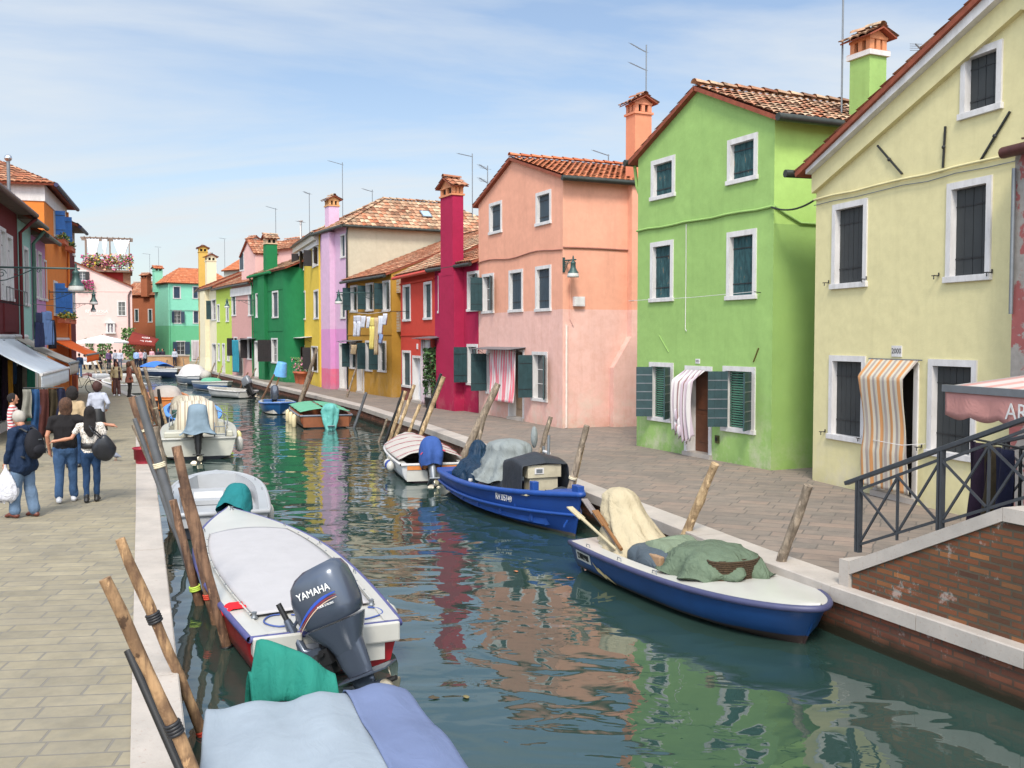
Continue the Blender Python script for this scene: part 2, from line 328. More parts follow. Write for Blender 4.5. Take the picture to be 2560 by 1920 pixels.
# ---------------------------------------------------------------- ground, canal
WZ = -0.55
def V2(p): return Vector((p.x, p.y))
KL = [Vector((-0.2, 1.6))] + [V2(G(*p)) for p in ((474, 1920), (430, 1540), (399, 1273), (386, 1176), (372, 1080), (362, 1032), (345, 992), (305, 976), (258, 957), (206, 934))]   # left quay edge
KR = [Vector((7.6, 1.6))] + [V2(G(*p)) for p in ((2560, 1632), (2075, 1468), (1852, 1386), (1741, 1342), (1438, 1221), (1157, 1105), (1020, 1056), (903, 1018), (790, 990), (694, 968), (590, 943), (520, 927), (492, 920))]  # right quay edge
def offset(poly, d):
    out = []
    for i, p in enumerate(poly):
        a = poly[max(i - 1, 0)]; b = poly[min(i + 1, len(poly) - 1)]; t = (b - a).normalized(); out.append(p + Vector((-t.y, t.x)) * d)
    return out
FARQ = [KL[-1] + Vector((-1, 2.0)), Vector((-34.5, 88.0)), Vector((-30.5, 90.5)), Vector((-28.5, 94.5)), KR[-1] + Vector((0.3, 1.5))]
FARQ = [KL[-1], KL[-1] + Vector((-0.4, 4.5)), V2(G(290, 925.5)), V2(G(345, 920)), V2(G(430, 917.5)), KR[-1]]
def poly_plane(name, pts, z, m):
    me = bpy.data.meshes.new(name); b = bmesh.new(); vs = [b.verts.new((p[0], p[1], z)) for p in pts]; f = b.faces.new(vs); f.normal_update()
    if f.normal.z < 0: f.normal_flip()
    bmesh.ops.triangulate(b, faces=b.faces[:], ngon_method='EAR_CLIP'); b.to_mesh(me); b.free(); me.materials.append(m)
    o = bpy.data.objects.new(name, me); COL.objects.link(o); return o
def paving(name, cols, mortar, bw, bh, ang, mort=0.012, wearc=(0.5, 0.46, 0.38, 1)):
    m, n = newmat(name, 0.85, 0, 0.3); v = n.map((1, 1, 1), (0, 0, ang)); bt = n.N('ShaderNodeTexBrick'); n.L(v, bt.inputs[0])
    bt.inputs['Scale'].default_value = 1; bt.inputs['Brick Width'].default_value = bw; bt.inputs['Row Height'].default_value = bh; bt.inputs['Mortar Size'].default_value = mort; bt.inputs['Mortar Smooth'].default_value = 0.3
    bt.inputs['Color1'].default_value = (0, 0, 0, 1); bt.inputs['Color2'].default_value = (1, 1, 1, 1); bt.inputs['Mortar'].default_value = (0.5, 0.5, 0.5, 1); k = len(cols)
    bt.squash_frequency = 3; bt.squash = 0.72; bt.offset = 0.42
    col = n.ramp(bt.outputs['Color'], [(i / (k - 1), c) for i, c in enumerate(cols)])
    col = n.mix(0.5, col, n.ramp(n.noise(2.4, 8, 0.7), [(0.3, mul(cols[0], 0.75)), (0.7, mul(cols[-1], 1.1))]))
    col = n.mix(n.ramp(n.noise(5, 7, 0.7), [(0.5, (0, 0, 0)), (0.7, (0.5, 0.5, 0.5))]), col, wearc)
    col = n.mix(bt.outputs['Fac'], col, mortar); col = n.mix(n.ramp(n.noise(0.35, 5), [(0.4, (0, 0, 0)), (0.7, (0.35, 0.35, 0.35))]), col, mul(mortar, 0.9)); n.color(col)
    n.bump(n.math('SUBTRACT', n.math('MULTIPLY', n.noise(12, 5), 0.5), bt.outputs['Fac']), 0.008, 0.7); return m
PAVL = paving('left_paving', [(0.19, 0.17, 0.125, 1), (0.275, 0.24, 0.17, 1), (0.25, 0.215, 0.14, 1), (0.34, 0.295, 0.20, 1)], (0.185, 0.17, 0.145, 1), 0.62, 0.235, -0.12, 0.012, (0.19, 0.18, 0.15, 1))
PAVR = paving('right_paving', [(0.15, 0.135, 0.12, 1), (0.20, 0.18, 0.155, 1), (0.23, 0.19, 0.155, 1), (0.29, 0.215, 0.17, 1)], (0.13, 0.115, 0.10, 1), 0.72, 0.34, 0.40, 0.012, (0.25, 0.21, 0.175, 1))
kl_in = offset(KL, 0.36); kr_in = offset(KR, -0.46)
fq_in = FARQ
far_l = [Vector((-260, 1.6)), Vector((-260, 420))]
left_poly = [kl_in[0]] + kl_in[1:] + [FARQ[1], FARQ[2], FARQ[3], FARQ[4], kr_in[-1], Vector((40, 96)), Vector((200, 420)), Vector((-260, 420)), Vector((-260, -30)), Vector((-0.6, -30))]
SPLIT = V2(G(480, 917))
o = poly_plane('pavement_west', left_poly[:-5] + [Vector((-26, 420)), Vector((-260, 420)), Vector((-260, -30)), Vector((-2, -30))], 0, PAVL); tag(o, kind='structure')
right_poly = [Vector((9, -30))] + kr_in + [Vector((-26, 420)), Vector((300, 420)), Vector((300, -30))]
o = poly_plane('pavement_east', right_poly, 0.0, PAVR); tag(o, kind='structure')
def kerb(name, poly, w, top, th, seg):
    mb = MB(); out = []; side = w
    # resample into stones
    for i in range(len(poly) - 1):
        a, b = poly[i], poly[i + 1]; L = (b - a).length; k = max(1, round(L / seg))
        for j in range(k): out.append(a.lerp(b, j / k))
    out.append(poly[-1]); inn = offset(out, side)
    for i in range(len(out) - 1):
        a, b, c, d = out[i], out[i + 1], inn[i + 1], inn[i]; g = 0.004; t = (b - a).normalized() * g; t2 = (c - d).normalized() * g
        a, b, c, d = a + t, b - t, c - t2, d + t2; z1 = top + random.uniform(-0.004, 0.004); z0 = top - th; e = 0.012; nn = (d - a).normalized() * e
        vs = [(a.x, a.y, z0), (b.x, b.y, z0), (b.x, b.y, z1 - e), (a.x, a.y, z1 - e), (a.x + nn.x, a.y + nn.y, z1), (b.x + nn.x, b.y + nn.y, z1), (c.x, c.y, z1), (d.x, d.y, z1), (c.x, c.y, z0), (d.x, d.y, z0)]
        fs = [(0, 1, 2, 3), (3, 2, 5, 4), (4, 5, 6, 7), (0, 3, 4, 7, 9), (1, 8, 6, 5, 2), (7, 6, 8, 9)]
        if side > 0: fs = fs
        mb.add(vs, fs)
    o = mb.build(name, STONE, weld=False); b = bmesh.new(); b.from_mesh(o.data); bmesh.ops.recalc_face_normals(b, faces=b.faces); b.to_mesh(o.data); b.free(); return tag(o, kind='structure')
kerb('kerb_west', KL, 0.37, 0.02, 0.19, 1.6)
kerb('kerb_east', KR, -0.47, 0.02, 0.17, 1.5)
kerb('kerb_north', FARQ, 0.37, 0.02, 0.19, 1.6)
def qwall(name, poly, m, label):
    mb = MB()
    for i in range(len(poly) - 1):
        a, b = poly[i], poly[i + 1]; mb.add([(a.x, a.y, -1.4), (b.x, b.y, -1.4), (b.x, b.y, -0.1), (a.x, a.y, -0.1)], [(0, 1, 2, 3)])
    return tag(mb.build(name, m), label, 'quay wall')
QB = brickmat('quay_brick', [rgb(104, 62, 48), rgb(130, 74, 54), rgb(148, 92, 66), rgb(88, 58, 48)], rgb(84, 66, 56), axes='yz', wetz=-0.24, white=0.25, bw=0.26, bh=0.075)
qwall('quay_wall', offset(KL, 0.05), QB, 'dark wet brick quay wall under the kerb of the left-hand walkway')
qwall('quay_wall', offset(KR, -0.05), QB, 'reddish brick quay wall under the kerb in front of the colourful row')
qwall('quay_wall', offset(FARQ, 0.05), QB, 'low quay wall closing the far end of the canal by the restaurant')
def water_mat():
    m, n = newmat('canal_water', 0.015, 0, 0.5); n.b.inputs['IOR'].default_value = 1.85
    n.color(n.ramp(n.noise(0.25, 3), [(0.3, (0.017, 0.040, 0.034, 1)), (0.7, (0.027, 0.054, 0.045, 1))]))
    v = n.map((1, 1, 1), (0, 0, 0.35)); a = n.noise(0.66, 1.8, 0.45, n.map((0.75, 1.15, 1), (0, 0, -0.35)), 0.9); b = n.noise(3.0, 2, 0.5, n.map((0.8, 1.2, 1), (0, 0, 0.25)), 0.7)
    msk = n.ramp(n.noise(0.16, 3), [(0.36, (0.35, 0.35, 0.35)), (0.62, (1, 1, 1))])
    n1 = n.bump(a, 0.050, 1.0); n.bump(n.math('MULTIPLY', b, msk), 0.005, 1.0, n1); return m
o = poly_plane('canal_water', [(-80, -30), (60, -30), (60, 130), (-80, 130)], WZ, water_mat()); tag(o, kind='structure')
# ================================================================ houses
def tile_roof_mesh(mb, poly, mat, period=0.21, row=0.36, amp=0.04, seg=6):
    """poly[0]->poly[1] is the eave, left to right seen from outside; tiles on the plane of poly"""
    P = [Vector(p) for p in poly]; e = (P[1] - P[0]).normalized(); n = Vector((0, 0, 0))
    for i in range(len(P)): n += P[i].cross(P[(i + 1) % len(P)])
    n.normalize()
    if n.z < 0: n = -n
    s = n.cross(e).normalized()
    if s.z < 0: s = -s
    A = [((p - P[0]).dot(e), (p - P[0]).dot(s)) for p in P]
    a0 = min(a for a, b in A); a1 = max(a for a, b in A); b1 = max(b for a, b in A)
    prof = [(-0.5, 0.0), (-0.36, 0.55), (-0.18, 0.93), (0.0, 1.0), (0.18, 0.93), (0.36, 0.55)] if seg >= 6 else [(-0.5, 0), (-0.25, 0.85), (0.0, 1.0), (0.25, 0.85)]
    bm = bmesh.new(); uvl = bm.loops.layers.uv.new('UVMap'); c0 = int(floor(a0 / period)) - 1; c1 = int(a1 / period) + 2; nr = int(b1 / row) + 2
    rng = random.Random(int(abs(P[0].x * 31 + P[0].y * 17 + P[0].z * 7)) + len(P))
    for r in range(nr):
        b0 = r * row - 0.0; bb = b0 + row
        prev = None
        lift = [rng.uniform(-0.006, 0.006) for _ in range(c1 - c0 + 2)]
        cols_ = []
        for c in range(c0, c1 + 1):
            for (f, h) in prof:
                a = (c + f) * period; k = lift[c - c0]; sk = rng.uniform(-0.004, 0.004) if abs(f) < 0.1 else 0
                cols_.append((a, h, k, c))
        vp = []
        for (a, h, k, c) in cols_:
            z0 = amp * h + 0.030 + k; z1 = amp * h * 0.85 + 0.004 + k
            vp.append((bm.verts.new(P[0] + e * (a) + s * (b0 - 0.02) + n * z0), bm.verts.new(P[0] + e * a + s * bb + n * z1), a, c))
        for i in range(len(vp) - 1):
            f = bm.faces.new((vp[i][0], vp[i + 1][0], vp[i + 1][1], vp[i][1])); f.smooth = True
            for lp, (ua, vb) in zip(f.loops, ((0, 0.02), (1, 0.02), (1, 0.98), (0, 0.98))): lp[uvl].uv = (vp[i][3] + 500.25 + 0.4 * ua, r + 500 + vb)
        # front lip
        if r == 0:
            for i in range(len(vp) - 1):
                q = vp[i][0].co - n * 0.03; w = vp[i + 1][0].co - n * 0.03
                f = bm.faces.new((bm.verts.new(q), bm.verts.new(w), vp[i + 1][0], vp[i][0]))
                for lp in f.loops: lp[uvl].uv = (vp[i][3] + 500.3, 500.05)
    L = len(P)
    for i in range(L):
        p, q = P[i], P[(i + 1) % L]; d = (q - p).normalized(); o = d.cross(n)   # outward for ccw seen from above
        cen = sum(P, Vector((0, 0, 0))) / L
        if (cen - p).dot(o) > 0: o = -o
        pp = p - s * 0.03 if i == 0 else p
        if i == 0: pp = p + o * 0.03
        bmesh.ops.bisect_plane(bm, geom=bm.verts[:] + bm.edges[:] + bm.faces[:], plane_co=pp, plane_no=o, clear_outer=True)
    me = bpy.data.meshes.new('roof'); bm.to_mesh(me); bm.free(); return me
def roof_obj(parent, polys, tile=T_MID, period=0.21, seg=6, thick=0.09, ridge=None, under=TILE_UNDER, amp=0.04):
    """one roof object made of several tiled planes plus the slab under them"""
    bm = bmesh.new(); uvl = bm.loops.layers.uv.new('UVMap')
    for poly in polys:
        me = tile_roof_mesh(None, poly, tile, period, seg=seg, amp=amp); bm.from_mesh(me); bpy.data.meshes.remove(me)
        P = [Vector(p) for p in poly]; n = (P[1] - P[0]).cross(P[2] - P[1]).normalized()
        if n.z < 0: n = -n
        t = [bm.verts.new(p + n * 0.0) for p in P]; d = [bm.verts.new(p - n * thick) for p in P]; L = len(P)
        for f in [t, d[::-1]] + [[t[(i + 1) % L], t[i], d[i], d[(i + 1) % L]] for i in range(L)]:
            try: g = bm.faces.new(f); g.material_index = 1
            except ValueError: pass
    if ridge:
        for a, b in ridge:
            a = Vector(a); b = Vector(b); k = max(1, int((b - a).length / 0.4)); d = (b - a).normalized(); sd = d.cross(Vector((0, 0, 1))).normalized(); up = sd.cross(d)
            for i in range(k):
                p = a.lerp(b, i / k) + Vector((0, 0, 0.02)); q = a.lerp(b, (i + 1) / k) + Vector((0, 0, 0.02)); r0, r1 = 0.125, 0.10; vs = []
                for (pt, r) in ((p, r0), (q, r1)):
                    for j in range(6): t = pi * j / 5; vs.append(bm.verts.new(pt + sd * (r * cos(t)) + up * (r * 0.75 * sin(t) + (0.02 if pt is p else 0))))
                for j in range(5):
                    f = bm.faces.new((vs[j], vs[j + 1], vs[6 + j + 1], vs[6 + j])); f.smooth = True
                    for lp in f.loops: lp[uvl].uv = (700.5 + i, 300.5)
    me = bpy.data.meshes.new('roof'); bm.to_mesh(me); bm.free(); me.materials.append(tile); me.materials.append(under)
    o = bpy.data.objects.new('roof', me); COL.objects.link(o); o.parent = parent; return o

class House:
    def __init__(s, p0, p1, label, name='house', depth=8.0, group=None, cat='house'):
        """p0,p1: world xy of the facade's left and right foot, seen from the canal"""
        s.p0 = Vector((p0[0], p0[1], 0)); s.p1 = Vector((p1[0], p1[1], 0)); d = s.p1 - s.p0; s.W = d.length; s.ang = atan2(d.y, d.x)
        s.ex = d.normalized(); s.ey = Vector((-s.ex.y, s.ex.x, 0)); s.depth = depth
        s.e = empty(name, s.p0, s.ang, label, cat, group); s.wins = []
    def loc(s, w): v = Vector(w) - s.p0; return Vector((v.dot(s.ex), v.dot(s.ey), v.z))
    def world(s, u, y, z): return s.p0 + s.ex * u + s.ey * y + Vector((0, 0, z))
    def px(s, x, y, off=0.0):
        """ray through a pixel meets the plane y=off of the house frame -> (u,z)"""
        d = ray(x, y); o = s.p0 + s.ey * off; t = (o - CAMP).dot(s.ey) / d.dot(s.ey); l = s.loc(CAMP + d * t); return l.x, l.z
    def side(s, x, y, u):
        d = ray(x, y); o = s.p0 + s.ex * u; t = (o - CAMP).dot(s.ex) / d.dot(s.ex); l = s.loc(CAMP + d * t); return l.y, l.z
    def rect(s, xl, xr, yt, yb, off=0.0):
        xc, yc = (xl + xr) / 2, (yt + yb) / 2
        return (s.px(xl, yc, off)[0], s.px(xr, yc, off)[0], s.px(xc, yb, off)[1], s.px(xc, yt, off)[1])
    def walls(s, mat, top, holes=(), side_mat=None, back=True, y0=0.0):
        """top: list of (u,z) along the facade; the same profile runs back over the depth"""
        mb = MB(); W = s.W; us = sorted(set([0.0, W] + [t[0] for t in top] + [h[i] for h in holes for i in (0, 1)]))
        def tz(u):
            for (a, za), (b, zb) in zip(top[:-1], top[1:]):
                if a <= u <= b + 1e-9: return za + (zb - za) * (u - a) / max(b - a, 1e-9)
            return top[-1][1]
        us = [u for u in us if 0 <= u <= W]
        for a, b in zip(us[:-1], us[1:]):
            if b - a < 1e-5: continue
            m = (a + b) / 2; hs = sorted([h for h in holes if h[0] < m < h[1]], key=lambda h: h[2]); z = 0.0
            for h in hs:
                if h[2] > z + 1e-4: mb.add([(a, y0, z), (b, y0, z), (b, y0, h[2]), (a, y0, h[2])], [(0, 1, 2, 3)], mat)
                z = h[3]
            mb.add([(a, y0, z), (b, y0, z), (b, y0, tz(b)), (a, y0, tz(a))], [(0, 1, 2, 3)], mat)
            if back: mb.add([(a, s.depth, 0), (b, s.depth, 0), (b, s.depth, tz(b)), (a, s.depth, tz(a))], [(3, 2, 1, 0)], mat)
        sm = side_mat or mat
        mb.add([(0, y0, 0), (0, s.depth, 0), (0, s.depth, top[0][1]), (0, y0, top[0][1])], [(3, 2, 1, 0)], sm)
        mb.add([(W, y0, 0), (W, s.depth, 0), (W, s.depth, top[-1][1]), (W, y0, top[-1][1])], [(0, 1, 2, 3)], sm)
        s.wall = mb.build('wall', None, s.e); return s.wall
    def window(s, r, style='C', shut=DGREEN, fw=0.11, depth=0.17, fmat=None, open_=(95, 120), sill=True, lw=None, louver=False, y0=0.0, ho=0.0):
        """window surround with its sill, shutter leaves and pane; r = outer rect (u0,u1,z0,z1)"""
        u0, u1, z0, z1 = r; fm = fmat or WHITE; mb = MB(); f = -0.03 + y0; b = depth + y0; sb = 0.09 if sill else fw
        mb.box((u0, f, z0), (u0 + fw, b, z1), fm); mb.box((u1 - fw, f, z0), (u1, b, z1), fm); mb.box((u0 + fw, f, z1 - fw), (u1 - fw, b, z1), fm)
        w = mb.build('window', None, s.e)
        ss = MB(); ss.box((u0 - 0.03, y0 - 0.06, z0 - 0.01), (u1 + 0.03, b + 0.002, z0 + sb), fm); ss.build('sill', None, w, bevel=0.006)
        a0, a1 = u0 + fw, u1 - fw; c0, c1 = z0 + sb, z1 - fw; mid = (a0 + a1) / 2
        def leaf(hx, w_, sgn, ang, y, mt, lab='shutter'):
            """hinged at hx, extends sgn*w_ when closed; ang opens outward"""
            L = MB(); M = Matrix.Translation((hx, y, 0)) @ Matrix.Rotation(radians(-ang * sgn if False else ang * -sgn), 4, 'Z')
            t = 0.035; x0, x1 = (0, w_) if sgn > 0 else (-w_, 0); nb = max(2, int(w_ / 0.14))
            for i in range(nb):
                g = 0.004; L.box((x0 + (x1 - x0) * i / nb + g, -t / 2, c0 + 0.01), (x0 + (x1 - x0) * (i + 1) / nb - g, t / 2, c1 - 0.01), mt, M)
            L.box((x0 + 0.01, -t / 2 + 0.008, c0 + 0.02), (x1 - 0.01, t / 2 - 0.008, c1 - 0.02), mt, M)
            H = c1 - c0
            for zz in ([c0 + H * 0.2, c0 + H * 0.8] if not louver else [c0 + H * k / 6 for k in range(1, 6)]):
                L.box((x0 + 0.005, -t / 2 - 0.010, zz - 0.012), (x1 - 0.005, -t / 2 - 0.002, zz + 0.012), IRON if not louver else GREY, M)
                L.box((x0 + 0.005, t / 2 + 0.002, zz - 0.012), (x1 - 0.005, t / 2 + 0.008, zz + 0.012), IRON if not louver else GREY, M)
            return L.build(lab, None, w)
        if style in ('C', 'CR', 'CL'):
            leaf(a0, mid - a0 - 0.003, 1, 0, y0 + 0.10, shut); leaf(a1, a1 - mid - 0.003, -1, 0, y0 + 0.10, shut)
        if style in ('O', 'G', 'V'):
            p = MB(); y = b - 0.015; p.add([(a0, y, c0), (a1, y, c0), (a1, y, c1), (a0, y, c1)], [(0, 1, 2, 3)], GLASS)
            if style != 'V':
                p.box((mid - 0.02, y - 0.02, c0), (mid + 0.02, y - 0.003, c1), WHITE)
                for k in (0.33, 0.66): p.box((a0, y - 0.018, c0 + (c1 - c0) * k - 0.012), (a1, y - 0.004, c0 + (c1 - c0) * k + 0.012), WHITE)
            p.build('pane', None, w)
            if style == 'V':   # rolled venetian blind
                q = MB(); k = int((c1 - c0) / 0.055)
                for i in range(k): zz = c0 + (c1 - c0) * (i + 0.5) / k; q.box((a0 + 0.02, y - 0.06, zz - 0.014), (a1 - 0.02, y - 0.045, zz + 0.014), paint('blind_green', rgb(70, 120, 100), 0.6))
                q.build('blind', None, w)
        if style in ('O', 'V') and open_:
            lw = lw or (a1 - a0) / 2
            if open_[0] is not None: leaf(a0 + ho, lw, 1, open_[0], f - 0.03, shut)
            if open_[1] is not None: leaf(a1, lw, -1, open_[1], f - 0.03, shut)
        return w
    def door(s, r, fmat=None, leaf=None, fw=0.11, depth=0.28, hasleaf=True, y0=0.0):
        u0, u1, z0, z1 = r; z0 = 0.0; fm = fmat or WHITE; mb = MB(); f = -0.03 + y0; b = depth + y0
        mb.box((u0, f, z0), (u0 + fw, b, z1), fm); mb.box((u1 - fw, f, z0), (u1, b, z1), fm); mb.box((u0 + fw, f, z1 - fw), (u1 - fw, b, z1), fm); mb.box((u0 - 0.02, f - 0.05, z0), (u1 + 0.02, b, z0 + 0.10), STONE)
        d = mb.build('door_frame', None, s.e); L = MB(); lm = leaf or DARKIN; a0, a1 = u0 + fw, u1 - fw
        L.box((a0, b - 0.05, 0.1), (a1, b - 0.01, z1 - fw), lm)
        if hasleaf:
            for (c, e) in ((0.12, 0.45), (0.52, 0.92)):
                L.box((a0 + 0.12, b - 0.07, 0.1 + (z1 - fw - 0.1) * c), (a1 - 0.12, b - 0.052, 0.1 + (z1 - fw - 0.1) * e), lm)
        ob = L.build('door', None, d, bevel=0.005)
        h = MB(); h.ellipsoid((a1 - 0.07, b - 0.09, 1.0), (0.025, 0.03, 0.025), IRON, 8, 6); h.build('handle', None, d)
        return d
    def holes(s, rects): return [(a + 0.015, b - 0.015, c + 0.0, d - 0.015) for a, b, c, d in rects]
    def gutter(s, a, b, r=0.07, mat=GUTTER):
        mb = MB(); a = Vector(a); b = Vector(b); mb.tube([a, b], r, 10, mat); return mb.build('gutter', None, s.e)
    def pipe(s, pts, r=0.04, mat=GUTTER): return MB().tube(pts, r, 8, mat).build('downpipe', None, s.e)
    def cable(s, pts, r=0.012, mat=None): return MB().tube(pts, r, 6, mat or GREY).build('wall_cable', None, s.e)
    def number(s, u, z, txt, y=0.0, h=0.10):
        w = h * 0.42 * len(txt) + 0.05; mb = MB(); mb.box((u - w / 2, y - 0.016, z - h * 0.75), (u + w / 2, y, z + h * 0.75), WHITE); p = mb.build('number_plate', None, s.e)
        add_text(txt, h, Matrix.Translation((u, y - 0.019, z)) @ Matrix.Rotation(pi / 2, 4, 'X'), BLACK, 'number', p, 0.001)
    def chimney(s, u, y, z0, z1, w, d, mat, capmat=T_MID, lip=None, style='gable', axis='x', taper=0, base=None, flare=0.0):
        """shaft with collar, vent storey and little tiled roof"""
        mb = MB(); mb.box((u - w / 2, y - d / 2, z0), (u + w / 2, y + d / 2, z1), mat)
        c = mb.build('chimney', None, s.e); k = MB(); lm = lip or mat; o = 0.05; H = 0.22
        k.box((u - w / 2 - o, y - d / 2 - o, z1), (u + w / 2 + o, y + d / 2 + o, z1 + 0.07), lm)
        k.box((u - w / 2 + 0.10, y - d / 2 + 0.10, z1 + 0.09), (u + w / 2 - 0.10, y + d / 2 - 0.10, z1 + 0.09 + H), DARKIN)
        for a in (-1, 1):
            for b in (-1, 1): k.box((u + a * w / 2 - (0.13 if a > 0 else 0), y + b * d / 2 - (0.13 if b > 0 else 0), z1 + 0.09), (u + a * w / 2 + (0.13 if a < 0 else 0), y + b * d / 2 + (0.13 if b < 0 else 0), z1 + 0.09 + H), lm)
        k.box((u - 0.06, y - d / 2, z1 + 0.09), (u + 0.06, y + d / 2, z1 + 0.09 + H), lm)
        k.box((u - w / 2, y - 0.06, z1 + 0.09), (u + w / 2, y + 0.06, z1 + 0.09 + H), lm)
        zt = z1 + 0.09 + H; k.box((u - w / 2 - 0.02, y - d / 2 - 0.02, zt), (u + w / 2 + 0.02, y + d / 2 + 0.02, zt + 0.06), lm); k.build('chimney_vent', None, c)
        zt += 0.06; ov = 0.16; ph = (d / 2 + ov) * 0.46 if axis == 'x' else (w / 2 + ov) * 0.46
        if axis == 'x':   # ridge along u
            A = [(u - w / 2 - ov, y - d / 2 - ov, zt - 0.02), (u + w / 2 + ov, y - d / 2 - ov, zt - 0.02), (u + w / 2 + ov, y, zt + ph), (u - w / 2 - ov, y, zt + ph)]
            B = [(u + w / 2 + ov, y + d / 2 + ov, zt - 0.02), (u - w / 2 - ov, y + d / 2 + ov, zt - 0.02), (u - w / 2 - ov, y, zt + ph), (u + w / 2 + ov, y, zt + ph)]
            rd = [((u - w / 2 - ov, y, zt + ph + 0.03), (u + w / 2 + ov, y, zt + ph + 0.03))]; tri = [[(x, y - d / 2, zt), (x, y + d / 2, zt), (x, y, zt + ph - 0.03)] for x in (u - w / 2 + 0.0, u + w / 2 - 0.0)]
        else:
            A = [(u + w / 2 + ov, y - d / 2 - ov, zt - 0.02), (u + w / 2 + ov, y + d / 2 + ov, zt - 0.02), (u, y + d / 2 + ov, zt + ph), (u, y - d / 2 - ov, zt + ph)]
            B = [(u - w / 2 - ov, y + d / 2 + ov, zt - 0.02), (u - w / 2 - ov, y - d / 2 - ov, zt - 0.02), (u, y - d / 2 - ov, zt + ph), (u, y + d / 2 + ov, zt + ph)]
            rd = [((u, y - d / 2 - ov, zt + ph + 0.03), (u, y + d / 2 + ov, zt + ph + 0.03))]; tri = [[(u - w / 2, yy, zt), (u + w / 2, yy, zt), (u, yy, zt + ph - 0.03)] for yy in (y - d / 2, y + d / 2)]
        r = roof_obj(c, [A, B], capmat, 0.24, 6, 0.03, rd, amp=0.05); r.name = 'chimney_roof'
        for q in tri: MB().add(q, [(0, 1, 2)], lm).build('chimney_gable', None, c)
        return c
def shift(p, ex, ey, a, b): return (p[0] + ex[0] * a + ey[0] * b, p[1] + ex[1] * a + ey[1] * b)
def W2(x, y): g = G(x, y); return (g.x, g.y)
def gable_roof(h, eL, eR, au, az, tile, over=0.12, eover=0.22, backover=0.1, ridge=True):
    """gable facing the canal, slopes fall to both sides; eL/eR eave heights at wall, apex at (au,az)"""
    W, D = h.W, h.depth; sl = (az - eL) / au; sr = (az - eR) / (W - au)
    f = -over; b = D + backover; L = (-eover, eL - sl * eover); R = (W + eover, eR - sr * eover); t = 0.05
    pl = [(L[0], b, L[1] + t), (L[0], f, L[1] + t), (au, f, az + t), (au, b, az + t)]
    pr = [(R[0], f, R[1] + t), (R[0], b, R[1] + t), (au, b, az + t), (au, f, az + t)]
    return roof_obj(h.e, [pl, pr], tile, ridge=[((au, f, az + t + 0.05), (au, b, az + t + 0.05))] if ridge else None)
def eave_roof(h, z, zr, ry, tile, over=0.3, so=0.05, u0=None, u1=None, seg=6, back=True):
    """eave along the facade at height z; ridge at depth ry, height zr"""
    a = -so if u0 is None else u0; b = h.W + so if u1 is None else u1; s = (zr - z) / ry; t = 0.05
    F = [(a, -over, z - s * over + t), (b, -over, z - s * over + t), (b, ry, zr + t), (a, ry, zr + t)]
    B = [(b, h.depth + 0.2, zr - s * (h.depth + 0.2 - ry) + t), (a, h.depth + 0.2, zr - s * (h.depth + 0.2 - ry) + t), (a, ry, zr + t), (b, ry, zr + t)]
    r = roof_obj(h.e, [F, B] if back else [F], tile, ridge=[((a, ry, zr + t + 0.05), (b, ry, zr + t + 0.05))], seg=seg)
    return r
GZ = lambda z, s, o: z - s * o - 0.02

def side_tri(h, z, zr, ry, mat, y0=0.0):
    """gable triangles over both side walls for eave-front houses"""
    mb = MB(); s = (zr - z) / ry; zb = zr - s * (h.depth - ry)
    for u in (0.0, h.W): mb.add([(u, y0, z), (u, ry, zr), (u, h.depth, max(zb, z))], [(0, 1, 2)], mat)
    return mb.build('gable_wall', None, h.e)
def curtain(parent, u0, u1, z0, z1, y, mat, folds=7, amp=0.04, name='door_curtain', gather=0.0, blow=None, nu=56, nv=20):
    def fn(a, b):
        u = u0 + (u1 - u0) * a; z = z0 + (z1 - z0) * b; k = 1 - b * 0.5
        yy = y + amp * sin(a * folds * 2 * pi + 0.6 * sin(b * 5)) * k + (blow(a, b) if blow else 0)
        return (u + 0.02 * sin(b * 7 + a * 9) + gather * (0.5 - a) * (1 - b), yy, z)
    return MB().grid(fn, nu, nv, mat, True, 0.006).build(name, None, parent)
def canopy(parent, u0, u1, z, proj, mat, brackets=True, name='door_canopy', drop=0.08, y=0.0):
    mb = MB(); mb.box((u0, y - proj, z - drop), (u1, y - 0.0, z - drop + 0.02), mat, Matrix.Translation((0, y, z)) @ Matrix.Rotation(radians(6), 4, 'X') @ Matrix.Translation((0, -y, -z)))
    o = mb.build(name, None, parent)
    if brackets:
        k = MB()
        for u in (u0 + 0.04, u1 - 0.04):
            k.tube([(u, y - 0.01, z - 0.12), (u, y - proj * 0.9, z - 0.14)], 0.010, 6, IRON)
            k.tube([(u, y - proj * 0.45 + 0.10 * cos(t), z - 0.24 + 0.09 * sin(t)) for t in [i * pi / 6 for i in range(0, 10)]], 0.007, 6, IRON)
            k.tube([(u, y - 0.01, z - 0.42), (u, y - proj * 0.5, z - 0.22), (u, y - proj * 0.85, z - 0.15)], 0.008, 6, IRON)
        k.build('bracket', None, o)
    return o
PINKSTRIPE = uvstriped('x', [((0.7, 0.68, 0.7, 1), 0.55), (rgb(200, 110, 125), 0.45)], 1)
def ostripe(name, cols, width, axis=0): return striped(name, axis, cols, width)
CUR_PINK = ostripe('pink_white_stripe', [((0.56, 0.50, 0.51, 1), 0.5), (rgb(205, 105, 120), 0.5)], 0.13)
CUR_GREY = ostripe('grey_white_stripe', [((0.56, 0.53, 0.53, 1), 0.5), (rgb(176, 160, 172), 0.34), (rgb(130, 100, 98), 0.16)], 0.17)
CUR_ORANGE = ostripe('orange_cream_stripe', [(rgb(190, 136, 88), 0.30), ((0.52, 0.49, 0.40, 1), 0.22), (rgb(150, 144, 142), 0.24), ((0.52, 0.49, 0.40, 1), 0.24)], 0.27)

